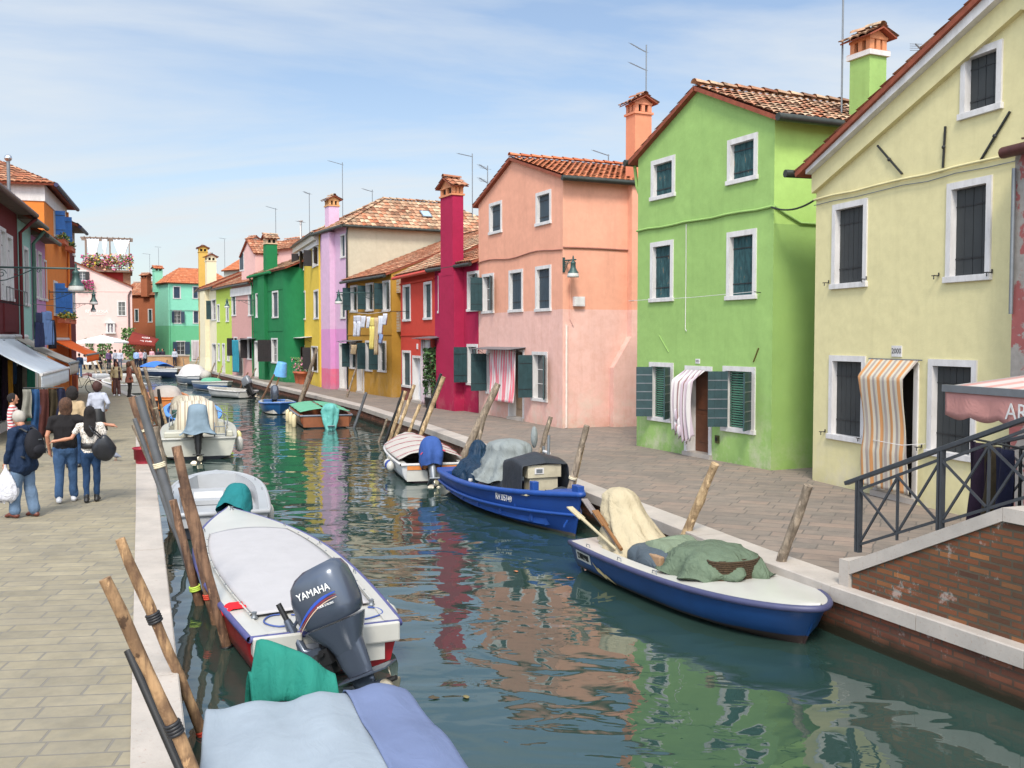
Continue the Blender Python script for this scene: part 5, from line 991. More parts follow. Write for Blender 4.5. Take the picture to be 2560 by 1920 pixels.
# red restaurant awning with lettering
REDA = fabric('awning_red', rgb(112, 40, 32), 0.8, 0.08); a0 = AT(332, 840, 106); e = empty('restaurant_awning', (a0.x, a0.y, 0), 0.0, 'dark red scalloped awning with white lettering beside the restaurant corner', 'awning')
w_ = 66 / 2500 * 106; zt_ = 2.85 + (845 - 836) / 2500 * 106; zf_ = 2.85 + (845 - 858) / 2500 * 106
P = [Vector((0, 0, zt_ + 0.3)), Vector((w_, 0, zt_ - 0.5)), Vector((0, -1.6, zf_ + 0.15)), Vector((w_ + 0.1, -1.6, zf_ - 0.1))]
MB().grid(lambda a, b: P[0].lerp(P[1], a).lerp(P[2].lerp(P[3], a), b), 10, 4, REDA, True, 0.02).build('canvas', None, e); MB().grid(lambda a, b: P[2].lerp(P[3], a) - Vector((0, 0, b * (0.22 + 0.1 * abs(sin(a * 9 * pi))))), 72, 2, REDA, True, 0.01).build('valance', None, e)
nrm = (P[3] - P[2]).cross(P[0] - P[2]).normalized(); ex_ = (P[3] - P[2]).normalized(); ey_ = nrm.cross(ex_)
for (tx, sz, fr, fa) in (('RIVA ROSA', 0.34, 0.36, 0.42), ('Ristorante Caffè', 0.34, 0.74, 0.46)):
    c = P[0].lerp(P[1], fa).lerp(P[2].lerp(P[3], fa), fr) + nrm * 0.02; M = Matrix((ex_, ey_, nrm)).transposed().to_4x4(); M.translation = c; add_text(tx, sz, M, paint('sign_white', (0.8, 0.76, 0.74, 1), 0.6), 'lettering', e, 0.003)
# parasol
u0 = AT(256, 850, 93); e = empty('parasol', (u0.x, u0.y, 0), 0, 'big square white parasol over the restaurant tables', 'parasol')
mb = MB(); R_ = 2.45; zt_ = 2.85 + 7 / 2500 * 93; zb = 2.85 - 9 / 2500 * 93
rings = [[Vector((R_ * k * cos(t), R_ * k * sin(t), zb + (zt_ - zb) * (1 - k) ** 0.9)) for t in [j * pi / 4 for j in range(8)]] for k in (1, 0.66, 0.33, 0.02)]; rings = [[Vector((p.x, p.y, zb - 0.15)) for p in rings[0]]] + rings
mb.loft(rings, fabric('parasol_white', rgb(215, 215, 218), 0.85, 0.04), smooth=False, caps=False); mb.build('canopy', None, e); MB().tube([(0, 0, 0), (0, 0, zt_ + 0.1)], 0.04, 8, WD).build('pole', None, e); MB().lathe([(0.35, 0), (0.35, 0.1), (0.06, 0.14)], (0, 0, 0), 12, GREY).build('base', None, e)
# far parapet
FPB = brickmat('far_parapet_brick', [rgb(196, 150, 110), rgb(206, 166, 126), rgb(178, 130, 94)], rgb(186, 160, 130), bw=0.4, bh=0.12)
a = G(366, 917); b = G(470, 915.5); d = (b - a); e = empty('parapet', (a.x, a.y + 0.5, 0), atan2(d.y, d.x), 'tan brick parapet with a pale stone cap at the head of the canal', 'parapet'); MB().box((0, 0, 0), (d.length, 0.35, 1.0), FPB).build('wall', None, e); MB().box((-0.05, -0.06, 1.0), (d.length + 0.05, 0.41, 1.14), STONE).build('coping', None, e)
# climbing plants on the restaurant wall
for (px, w, hh, n, lab) in ((204, 2.6, 2.6, 500, 'bushy climber beside the parasol on the blush pink wall'), (322, 1.2, 3.6, 420, 'narrow climber growing up the corner of the blush pink restaurant'), (262, 1.2, 2.2, 260, 'potted shrub in front of the blush pink wall behind the diners')):
    q = AT(px, 880, 106.5 if px != 262 else 97); e = empty('climbing_plant' if px != 262 else 'potted_shrub', (q.x, q.y, 0), 0, lab, 'plant'); leafbed(e, -w / 2, w / 2, -0.4, 0.35, 0.3, hh, GL, n, px, 'foliage', 0.22); MB().tube([(0, 0, 0), (0.05, 0, hh * 0.6), (-0.05, 0, hh * 0.9)], [0.05, 0.03, 0.02], 6, WD).build('stem', None, e)
# ================================================================ bridge ramp, parapet and railings on the right
d_ = (KR[1] - KR[2]).normalized(); n_ = Vector((-d_.y, d_.x)); nin = n_ if n_.x > 0 else -n_    # towards the east bank
pa = KR[2] + nin * 0.16 + d_ * 0.18
def BW(s, o, z): p = pa + d_ * s + nin * o; return Vector((p.x, p.y, z))
def hit(px, py, o):   # parameter and height where a pixel ray meets the vertical plane offset o
    dd = ray(px, py); org = pa + nin * o; t = ((org.x) * nin.x + (org.y) * nin.y) / (dd.x * nin.x + dd.y * nin.y); q = CAMP + dd * t; return (Vector((q.x, q.y)) - pa).dot(d_), q.z
BRB = brickmat('bridge_brick', [rgb(92, 58, 42), rgb(120, 72, 48), rgb(150, 88, 54), rgb(104, 64, 46), rgb(172, 112, 66), rgb(80, 54, 44)], rgb(84, 76, 64), axes='xz', white=0.35, bw=0.25, bh=0.07, bump=0.012)
s1, z1 = hit(2512, 1268, 0); s0, z0 = hit(2109, 1397, 0); e = empty('bridge_parapet', (*pa, 0), atan2(d_.y, d_.x), 'red brick bridge parapet rising right with a pale stone coping', 'parapet')
sg = -1 if Vector((-d_.y, d_.x)).dot(nin) < 0 else 1; SL = s1; LE = 4.5; th = 0.34 * sg; cz = 0.13
def prism(prof, y0, y1, m): mb = MB(); n = len(prof); vs = [(x, y0, z) for x, z in prof] + [(x, y1, z) for x, z in prof]; mb.add(vs, [tuple(range(n)), tuple(range(n, 2 * n))[::-1]] + [(i, (i + 1) % n, n + (i + 1) % n, n + i) for i in range(n)], m); return mb
o = prism([(0.0, 0.02), (LE, 0.02), (LE, z1 - cz), (s1, z1 - cz), (0.0, z0 - cz - 0.02)], 0.0, th, BRB).build('brick_wall', None, e, weld=True)
mb = prism([(-0.02, z0 - cz - 0.02), (s1, z1 - cz), (s1, z1), (-0.02, z0)], -0.03 * sg, th + 0.04 * sg, STONE); mb.add(*[(lambda m2: (m2.v, m2.f))(prism([(s1 + 0.005, z1 - cz), (LE, z1 - cz), (LE, z1), (s1 + 0.005, z1)], -0.03 * sg, th + 0.04 * sg, STONE))][0], STONE); mb.build('coping', None, e, weld=True)
MB().box((-0.18, -0.035 * sg, 0.02), (-0.022, th + 0.045 * sg, z0 + 0.0), STONE).build('end_block', None, e, weld=True)
# ramp steps between the parapets
e2 = empty('bridge_steps', (*pa, 0), atan2(d_.y, d_.x), 'stepped stone ramp of the bridge behind the railing', 'steps'); mb = MB(); k = 6
for i in range(k): x0 = 0.25 + i * (s1 - 0.1) / k; mb.box((x0, th + 0.05 * sg, -0.1 + 0.001 * i), (LE, th + 3.4 * sg, (i + 1) * (z1 - 0.12) / k * 0.92), STONE)
mb.build('treads', None, e2, weld=True)
RG = paint('railing_grey', rgb(74, 78, 84), 0.4, 0.5, var=0.12, scale=8)
def railing(label, off, sA, zA, spacing, rise, n, zoff=0.85):
    """sloping steel railing along the ramp; posts every spacing metres"""
    r = empty('bridge_railing', tuple(BW(0, off, 0)), atan2(d_.y, d_.x), label, 'railing', 'steel railings of the bridge'); g = rise / spacing
    def zb(s): return zA + g * (s - sA)
    for i in range(n):
        s = sA + i * spacing
        p = MB(); p.box((s - 0.035, -0.03, zb(s) - 0.02), (s - 0.008, 0.03, zb(s) + zoff), RG).box((s + 0.008, -0.03, zb(s) - 0.02), (s + 0.035, 0.03, zb(s) + zoff), RG).box((s - 0.009, -0.012, zb(s)), (s + 0.009, 0.012, zb(s) + zoff - 0.01), RG); p.build('post', None, r)
        if i < n - 1:
            m_ = s + spacing / 2; b = MB(); lo, hi = 0.10, zoff - 0.13
            b.box((m_ - 0.012, -0.012, zb(m_)), (m_ + 0.012, 0.012, zb(m_) + hi), RG)
            for (x0, x1) in ((s + 0.035, m_ - 0.013), (m_ + 0.013, s + spacing - 0.035)):
                b.beam((x0, 0.006, zb(x0) + lo), (x1, 0.006, zb(x1) + hi), 0.02, 0.024, RG); b.beam((x0, -0.016, zb(x0) + hi), (x1, -0.016, zb(x1) + lo), 0.02, 0.024, RG)
            b.beam((s + 0.035, 0, zb(s) + lo - 0.02), (s + spacing - 0.035, 0, zb(s + spacing) + lo - 0.02), 0.022, 0.03, RG); b.beam((s + 0.035, 0, zb(s) + hi + 0.02), (s + spacing - 0.035, 0, zb(s + spacing) + hi + 0.02), 0.022, 0.03, RG); b.build('lattice', None, r)
    t = MB(); s = sA - 0.22; q = sA + (n - 1) * spacing + 0.2; t.beam((s, 0, zb(s) + zoff + 0.01), (q, 0, zb(q) + zoff + 0.01), 0.07, 0.05, RG); t.build('handrail', None, r, bevel=0.008)
ofs = 0.46
sa, za = hit(2145, 1376, ofs); sb, zbb = hit(2350, 1322, ofs); _, zt_ = hit(2145, 1198, ofs)
railing('near steel railing with X lattice climbing the bridge ramp', ofs, sa, za, sb - sa, zbb - za, 4, zt_ - za)
sa2, za2 = hit(2512, 1266, ofs + 2.6)
railing('far steel railing of the bridge, mostly behind the near one', ofs + 2.6, sa2, za2, 1.4, 0.4, 3, 0.85)
# ================================================================ boats
GEL = paint('gelcoat_white', (0.44, 0.43, 0.395, 1), 0.3, var=0.05, scale=3); GELG = paint('gelcoat_grey', (0.36, 0.37, 0.385, 1), 0.35, var=0.06, scale=3)
ROPE = paint('pale_rope', rgb(196, 186, 160), 0.9, var=0.2, scale=30); ROPEB = paint('blue_rope', rgb(60, 80, 140), 0.8)
def hullmat(name, top, bottom=(0.02, 0.02, 0.022, 1), zb=0.05, stripe=None, rough=0.35):
    m, n = newmat(name, rough, 0, 0.5); z = n.math('ADD', n.xyz()[2], n.math('MULTIPLY', n.noise(2.5, 4), 0.03)); a = n.noise(1.6, 6, 0.65)
    c = n.ramp(a, [(0.3, mul(top, 0.82)), (0.7, mul(top, 1.12))]); c = n.mix(n.ramp(n.noise(6, 7, 0.75, n.map((1, 1, 3))), [(0.62, (0, 0, 0)), (0.72, (0.35, 0.35, 0.35))]), c, mul(top, 0.45))
    if stripe: c = n.mix(n.math('GREATER_THAN', z, stripe[0]), c, stripe[1])
    c = n.mix(n.math('LESS_THAN', z, zb + 0.015), c, bottom); n.color(c); return m
class Boat:
    def __init__(s, stern, bow, B, H, label, hm, group=None, name='boat', sheer=0.12, bowp=2.4, st=0.86, mid=0.42, deck=None, dw=0.12, fd=0.70, sole=0.05, inner=None, rub=None, rubr=0.035, chine=0.86, sternlow=0.0, open_=True, aft=0.0, tilt=0.0, cam=0.03, rnd=1.0):
        s.rnd = rnd
        stern = Vector(stern[:2]); bow = Vector(bow[:2]); s.L = (bow - stern).length; d = bow - stern; s.B = B; s.H = H; s.ang = atan2(d.y, d.x)
        s.e = empty(name, (stern.x, stern.y, WZ), s.ang, label, 'boat', group); s.bowp, s.st, s.mid, s.sheer = bowp, st, mid, sheer; s.dw = dw; s.ch = chine
        N = 26; deck = deck or GEL; inner = inner or deck
        S = [1 - (1 - i / N) ** (1.35 if rnd == 1 else 1.8) for i in range(N + 1)]; rings = []
        for t in S:
            w = s.w(t); z = s.z(t); x = s.x(t, 1.0); k = 1 - 0.4 * max(0, (t - 0.6) / 0.4) ** 2; R = []
            for (a, b) in ((1, 1), (0.975, 0.72), (0.93, 0.42), (chine * k, 0.16), (0.5 * k, -0.02), (0, -0.10)):
                zz = b * z if b > 0 else b * 1.3; xx = s.x(t, b); R.append(Vector((xx, w * a, zz)))
            R = R + [Vector((p.x, -p.y, p.z)) for p in R[-2::-1]]; rings.append(R)
        mb = MB(); mb.loft(rings, hm, closed=False, caps=False); n = len(rings[0]); mb.add(rings[0], [tuple(range(n))], hm); mb.add(rings[-1], [tuple(range(n))[::-1]], hm); s.hull = mb.build('hull', None, s.e, weld=True)
        mb = MB(); fdi = [i for i, t in enumerate(S) if t >= fd][0]; afi = [i for i, t in enumerate(S) if t >= aft][0]; rr = []
        def dz(t): return s.z(t) + 0.008
        for i in range(fdi, N + 1):   # fore deck
            t = S[i]; w = s.w(t); rr.append([Vector((s.x(t, 1), w * a, dz(t) + cam * (1 - a * a) )) for a in (1, 0.6, 0.2, -0.2, -0.6, -1)])
        mb.loft(rr, deck, closed=False, caps=False)
        if afi > 0: mb.loft([[Vector((s.x(S[i], 1), s.w(S[i]) * a, dz(S[i]) + cam * (1 - a * a) * 0.5)) for a in (1, 0.5, 0, -0.5, -1)] for i in range(0, afi + 1)], deck, closed=False, caps=False)
        for sg in (1, -1):
            q = []
            for i in range(afi, fdi + 1):
                t = S[i]; w = s.w(t); x = s.x(t, 1); iw = max(w - dw, 0.02); q.append([Vector((x, sg * w, dz(t))), Vector((x, sg * iw, dz(t) + 0.01)), Vector((x, sg * iw, dz(t) - 0.03)), Vector((x, sg * (iw - 0.03), sole)), Vector((x, 0, sole))])
            mb.loft(q, inner, closed=False, caps=False, smooth=False)
        for i in (afi, fdi):
            t = S[i]; w = s.w(t); iw = max(w - dw, 0.02); x = s.x(t, 1); z = dz(t) + cam * (0.5 if i == afi else 1); mb.add([(x, -iw, sole), (x, iw, sole), (x, iw, z - 0.01), (x, 0, z), (x, -iw, z - 0.01)], [(0, 1, 2, 3, 4)], inner)
        mb.build('deck', None, s.e)
        g = [Vector((s.x(t, 1), s.w(t) + 0.012, s.z(t) - 0.02)) for t in S]; g = g + [Vector((p.x, -p.y, p.z)) for p in g[::-1]]; g = g + [g[0]]
        MB().tube(g, rubr, 8, rub or WHITE, cap=False).build('rub_rail', None, s.e)
    def w(s, t):
        if t <= s.mid: return s.B / 2 * (s.st + (1 - s.st) * sin(pi / 2 * t / s.mid))
        return max(s.B / 2 * max(1 - ((t - s.mid) / (1 - s.mid)) ** s.bowp, 0) ** s.rnd, 0.012)
    def z(s, t): return s.H + s.sheer * t ** 2
    def x(s, t, b): return s.L * t - (1 - b) * 0.28 * t ** 6 + (b - 1) * -0.10 * (1 - t) ** 8
    def side(s, t, z, sg=-1, o=0.006):
        H = s.z(t); k = 1 - 0.4 * max(0, (t - 0.6) / 0.4) ** 2; pr = [(1, 1), (0.72, 0.975), (0.42, 0.93), (0.16, s.ch * k), (-0.02, 0.5 * k)]; f = z / H
        for (a, wa), (c, wc) in zip(pr[:-1], pr[1:]):
            if f >= c: u = (f - c) / (a - c); return Vector((s.L * t, sg * (s.w(t) * (wc + (wa - wc) * u) + o), z))
        return Vector((s.L * t, sg * s.w(t) * 0.5, z))
    def letters(s, txt, t0, t1, z, size, mat, sx=0.9, o=0.012):
        a = s.side(t0, z, -1, o); b = s.side(t1, z, -1, o); u = s.side(t0, z + 0.08, -1, o); x = (b - a).normalized(); up = (u - a); n = x.cross(up).normalized(); y = n.cross(x)
        M = Matrix((x, y, n)).transposed().to_4x4(); M.translation = (a + b) / 2; add_text(txt, size, M, mat, 'registration', s.e, 0.004, sx=sx); return M
    def P(s, x, y, z): c, d = cos(s.ang), sin(s.ang); o = s.e.location; return Vector((o.x + c * x - d * y, o.y + d * x + c * y, WZ + z))
    def part(s, mb, name, **k): return mb.build(name, None, s.e, **k)
def cover(mb, rings, mat, n=36, folds=7, amp=0.05, seed=0, p=2.6, cap=True):
    """draped cloth: rings of (x,y,z,rx,ry[,amp factor]) from bottom to top"""
    R0 = [tuple(q) + ((1.0,) if len(q) < 6 else ()) for q in rings]; rings = []; nk = len(R0)
    for i in range(nk - 1):   # smooth the profile before folding it
        a_, b_, c_, d_ = R0[max(i - 1, 0)], R0[i], R0[i + 1], R0[min(i + 2, nk - 1)]
        for k in range(4): t = k / 4; rings.append(tuple(0.5 * (2 * b + (c - a) * t + (2 * a - 5 * b + 4 * c - d) * t * t + (3 * b - a - 3 * c + d) * t ** 3) for a, b, c, d in zip(a_, b_, c_, d_)))
    rings.append(R0[-1]); n = int(n * 1.5)
    R = []; rg = random.Random(seed); ph = [rg.uniform(0, 6.28) for _ in range(4)]
    for i, q in enumerate(rings):
        x, y, z, rx, ry = q[:5]; a = amp * (q[5] if len(q) > 5 else 1); ring = []
        for j in range(n):
            t = 2 * pi * j / n; c, s_ = cos(t), sin(t); k = (abs(c) ** p + abs(s_) ** p) ** (-1 / p); f = 1 + a * (sin(folds * t + ph[0] + i * 0.04) + 0.6 * sin((folds * 2 - 3) * t + ph[1] - i * 0.08) + 0.5 * sin(3 * t + ph[2] + i * 0.12))
            P_ = Vector((x + rx * k * c, y + ry * k * s_, z)) * (3.2 / max(rx + ry, 0.3) ** 0.5) + Vector((seed, 0, 0)); cr = (0.5 - abs(mnoise.noise(P_))) * 1.5 + 0.6 * (0.5 - abs(mnoise.noise(P_ * 2.3))); f += cr * min(a, 0.08) * 2.3 * min(1, rx / 0.2)
            ring.append(Vector((x + rx * k * c * f, y + ry * k * s_ * f, z + (0.05 * a / max(amp, 1e-3) * amp * sin(folds * t + ph[3]) if i else 0.35 * a * sin(folds * t + ph[3])))))
        R.append(ring)
    mb.loft(R, mat, caps=False)
    if cap: c = sum(R[-1], Vector((0, 0, 0))) / n + Vector((0, 0, 0.015)); mb.add(R[-1] + [c], [(j, (j + 1) % n, n) for j in range(n)], mat, True)
    return mb
def rope(pts, mat=ROPE, r=0.008, sag=0.0, n=10):
    P = []; pts = [Vector(p) for p in pts]
    for a, b in zip(pts[:-1], pts[1:]):
        for i in range(n): t = i / n; P.append(a.lerp(b, t) - Vector((0, 0, sag * 4 * t * (1 - t))))
    return MB().tube(P + [pts[-1]], r, 6, mat)
def outboard(bt, x, y, z, yaw, tilt, scale, colr, name='outboard_motor', cowl=True, leg=None, prop=True, tiller=False, label=None, text=None, ll=1.0):
    """outboard in its own frame: x forward, z up; hangs on the transom"""
    r = empty(name, (x, y, z), yaw, parent=bt.e); r.rotation_euler = (0, tilt, yaw); r.scale = (scale,) * 3
    if label: r['label'] = label
    lg = leg or colr
    def se(cx, cy, cz, rx, ry, p=3.2, n=24, sx=0.0): return [Vector((cx + rx * ((abs(cos(t)) ** p + abs(sin(t)) ** p) ** (-1 / p)) * cos(t), cy + ry * ((abs(cos(t)) ** p + abs(sin(t)) ** p) ** (-1 / p)) * sin(t), cz + sx * cos(t))) for t in [2 * pi * j / n for j in range(n)]]
    if cowl:
        mb = MB(); mb.loft([se(0.02, 0, 0.30, 0.25, 0.165), se(0.02, 0, 0.33, 0.285, 0.19), se(0.015, 0, 0.42, 0.30, 0.20), se(0.01, 0, 0.58, 0.295, 0.195), se(0.0, 0, 0.70, 0.27, 0.185, sx=-0.01), se(-0.02, 0, 0.77, 0.225, 0.155, 2.8, sx=-0.015), se(-0.03, 0, 0.805, 0.15, 0.10, 2.5, sx=-0.012)], colr); mb.build('cowl', None, r)
        MB().loft([se(-0.01, 0, -0.04, 0.13, 0.085), se(-0.01, 0, 0.10, 0.165, 0.115), se(0.005, 0, 0.20, 0.235, 0.155), se(0.02, 0, 0.285, 0.285, 0.188)], lg).build('engine_pan', None, r)
    mb = MB(); mb.loft([se(-0.03, 0, -0.36, 0.12, 0.055, 2.4), se(-0.02, 0, -0.22, 0.14, 0.075, 2.4), se(-0.02, 0, 0.0, 0.15, 0.09, 2.6), se(0.0, 0, 0.15, 0.17, 0.12, 2.6)], lg); mb.build('midsection', None, r)
    mb = MB(); mb.box((-0.34, -0.13, -0.385), (0.14, 0.13, -0.365), lg); mb.loft([se(-0.02, 0, -0.62, 0.09, 0.03, 2), se(-0.03, 0, -0.5, 0.11, 0.035, 2), se(-0.03, 0, -0.37, 0.125, 0.05, 2)], lg)
    mb.tube([(0.17, 0, -0.56), (0.10, 0, -0.56), (-0.05, 0, -0.56), (-0.2, 0, -0.56), (-0.24, 0, -0.56)], [0.012, 0.045, 0.06, 0.05, 0.04], 12, lg); mb.add([(0.0, -0.008, -0.6), (-0.12, -0.008, -0.6), (-0.16, -0.004, -0.78), (-0.09, -0.004, -0.78), (0.0, 0.008, -0.6), (-0.12, 0.008, -0.6), (-0.16, 0.004, -0.78), (-0.09, 0.004, -0.78)], [(0, 1, 2, 3), (7, 6, 5, 4), (0, 3, 7, 4), (1, 5, 6, 2), (3, 2, 6, 7)], lg); mb.build('gearcase', None, r, weld=True)
    if prop:
        mb = MB(); mb.tube([(-0.24, 0, -0.56), (-0.34, 0, -0.56)], [0.04, 0.028], 10, BLACK)
        PM = paint('propeller_metal', rgb(190, 180, 160), 0.35, 0.6, var=0.2)
        for k in range(3):
            a = k * 2 * pi / 3 + 0.4; M = Matrix.Translation((-0.28, 0, -0.56)) @ Matrix.Rotation(a, 4, 'X') @ Matrix.Rotation(0.5, 4, 'Z')
            mb.grid(lambda u, v: M @ Vector(((u - 0.5) * 0.02 + 0.02 * (v - 0.5) * u, (v - 0.5) * 0.15 * sin(pi * (0.2 + 0.72 * u)), 0.035 + 0.15 * u)), 6, 4, PM, True, 0.006)
        mb.build('propeller', None, r)
    mb = MB(); mb.box((0.14, -0.09, -0.10), (0.22, 0.09, 0.10), BLACK); mb.tube([(0.2, -0.12, 0.05), (0.2, 0.12, 0.05)], 0.03, 8, BLACK); mb.box((0.18, -0.08, -0.25), (0.26, -0.05, 0.06), BLACK); mb.box((0.18, 0.05, -0.25), (0.26, 0.08, 0.06), BLACK); mb.tube([(0.24, 0, 0.02), (0.22, 0.03, -0.2)], 0.022, 8, GREY); mb.build('clamp_bracket', None, r)
    if tiller:
        mb = MB(); mb.box((0.22, -0.05, 0.06), (0.36, 0.05, 0.13), lg); mb.tube([(0.34, 0, 0.10), (0.42, 0, 0.14), (0.45, 0, 0.34), (0.46, 0, 0.46)], [0.035, 0.045, 0.05, 0.032], 10, lg); mb.tube([(0.46, 0, 0.46), (0.48, 0, 0.62)], 0.026, 10, BLACK); mb.tube([(0.44, 0, 0.36), (0.36, 0.0, 0.42), (0.33, 0.0, 0.50)], 0.016, 6, lg); mb.build('tiller', None, r)
        rope([(0.2, 0.02, 0.2), (0.3, 0.06, -0.05), (0.24, 0.02, -0.28), (0.26, 0.0, -0.05)], BLACK, 0.014).build('cable', None, r)
    if text:
        S = paint('sticker_white', (0.8, 0.8, 0.8, 1), 0.4)
        M = Matrix(((-1, 0, 0), (0, 0, 1), (0, 1, 0))).transposed().to_4x4()
        M.translation = (-0.01, 0.2005, 0.605); add_text(text, 0.090, M, S, 'lettering', r, 0.003, sx=0.92); M.translation = (-0.08, 0.203, 0.465); add_text('FOUR STROKE', 0.026, M, S, 'lettering', r, 0.002)
        mb = MB(); BL = paint('sticker_blue', rgb(50, 80, 170), 0.4); RDm = paint('sticker_red', rgb(120, 50, 60), 0.4); CRm = paint('sticker_cream', rgb(200, 170, 150), 0.4)
        for (z0, h0, m_, o) in ((0.545, 0.026, BL, 0.0), (0.520, 0.018, RDm, 0.001), (0.50, 0.010, CRm, 0.002)):
            V = []; 
            for i in range(11):
                u = i / 10; xx = 0.25 - 0.46 * u; zz = z0 - 0.19 * (1 - u) ** 2.2; V.append((xx, 0.2005 + o - 0.0 * u, zz - h0 * 0.5 * (0.4 + 0.6 * sin(pi * u)))); V.append((xx, 0.2005 + o, zz + h0 * 0.5 * (0.4 + 0.6 * sin(pi * u))))
            mb.add(V, [(2 * i, 2 * i + 2, 2 * i + 3, 2 * i + 1) for i in range(10)], m_)
        mb.build('decal_stripe', None, r)
    if ll != 1.0:
        for ch in r.children:
            if ch.type == 'MESH':
                for v in ch.data.vertices:
                    if v.co.z < 0.12: v.co.z = 0.12 + (v.co.z - 0.12) * ll
    return r
YM = paint('motor_slate_blue', rgb(78, 86, 100), 0.22, 0.35, var=0.05, scale=3, spec=0.6)
MGREY = paint('motor_grey', rgb(120, 125, 132), 0.4, 0.3)
def fender(b, x, y, z, mat=GEL, nm='fender', r=0.07, h=0.34):
    mb = MB(); mb.lathe([(0.012, 0.0), (r * 0.6, -0.03), (r, -0.09), (r, -h + 0.09), (r * 0.6, -h + 0.03), (0.012, -h)], (x, y, z), 12, mat); mb.tube([(x, y, z), (x, y * 0.97, b.H + 0.02)], 0.006, 5, ROPE); return mb.build(nm, None, b.e)
def cleats(b, pts):
    for (x, y, z) in pts: MB().lathe([(0.035, 0), (0.035, 0.012), (0.02, 0.02), (0.026, 0.05), (0.03, 0.06)], (x, y, z), 10, GREY).build('cleat', None, b.e)
def handles(b, ts, sg=(1, -1)):
    for t in ts:
        for s_ in sg: x = b.x(t, 1); y = s_ * (b.w(t) - 0.05); z = b.z(t) + 0.01; MB().tube([(x - 0.05, y, z), (x - 0.04, y, z + 0.04), (x + 0.04, y, z + 0.04), (x + 0.05, y, z)], 0.006, 6, GREY).build('rope_eye', None, b.e)
# ---- 1 white boat with red sides and big grey motor
b = Boat((-1.84, 9.86), (-4.68, 16.4), 1.78, 0.50, 'white motorboat with red hull, taut grey cover and large slate outboard', hullmat('hull_red', rgb(150, 26, 34), (0.05, 0.02, 0.02, 1), 0.03), deck=GEL, rub=paint('rail_violet', rgb(74, 76, 122), 0.5), sheer=0.10, st=0.84, bowp=2.3, mid=0.4, fd=0.66, dw=0.16, sole=0.12, aft=0.0, chine=0.9)
B_RED = b; b.part(MB().box((-0.05, -0.88 * 0.84, 0.30), (0.10, -0.26, 0.505), GEL).box((-0.05, 0.26, 0.30), (0.10, 0.88 * 0.84, 0.505), GEL).box((0.10, -0.70, 0.40), (0.85, 0.70, 0.50), GEL), 'stern_deck', bevel=0.02)
b.part(MB().box((-0.045, -0.27, 0.1), (-0.015, 0.27, 0.38), paint('plate_alu', (0.4, 0.4, 0.42, 1), 0.4, 0.3)), 'transom_plate')
TG = fabric('taut_grey_cover', rgb(168, 166, 168), 0.7, 0.04, 0.008, 2.0)
def tc(a, c):
    t = 0.095 + a * 0.61; w = b.w(t) - 0.15; y = (c * 2 - 1) * w * (1 - 0.05 * (1 - a)); x = b.x(t, 1) + (0.25 * (1 - (c * 2 - 1) ** 2) if a > 0.5 else 0) * (a - 0.5) * 2; return (x, y, b.z(t) + 0.035 + 0.05 * (1 - (c * 2 - 1) ** 2) * sin(pi * min(a * 0.8 + 0.1, 1)))
b.part(MB().grid(tc, 40, 20, TG, True, 0.01), 'cockpit_cover')
for sg in (1, -1):
    mb = MB(); mb.tube([Vector((b.x(t, 1), sg * (b.w(t) - 0.15), b.z(t) + 0.045)) for t in [0.09 + 0.61 * i / 16 for i in range(17)]], 0.012, 6, GEL, cap=False)
    for i in range(10): t = 0.1 + 0.06 * i; mb.ellipsoid((b.x(t, 1), sg * (b.w(t) - 0.15), b.z(t) + 0.058), (0.012, 0.012, 0.01), GREY, 8, 4)
    b.part(mb, 'cover_seam')
cleats(b, [(0.62, 0.62, 0.52), (0.62, -0.62, 0.52), (6.75, 0, 0.62)]); handles(b, (0.3, 0.55, 0.75))
for (x, y, s_) in ((0.45, 0.35, 1), (0.4, -0.45, 1.1)): b.part(MB().tube([(x + 0.22 * s_ * cos(t) * (1 + 0.1 * sin(3 * t)), y + 0.2 * s_ * sin(t), 0.512) for t in [i * 0.3 for i in range(20)]], 0.009, 6, ROPEB), 'mooring_rope')
b.part(MB().grid(lambda u, v: (1.0 + 0.22 * u, 0.86 - 0.22 * v + 0.02 * u, 0.53 + 0.02 * sin(9 * u) - 0.25 * max(0, 0.3 - v)), 8, 8, fabric('red_rag', rgb(206, 30, 40)), True, 0.008), 'red_rag')
outboard(b, -0.36, -0.12, 0.36, radians(50), radians(24), 1.10, YM, tiller=True, text='YAMAHA', ll=0.70)
fender(b, 0.75, -0.86, 0.48, r=0.09, h=0.4)
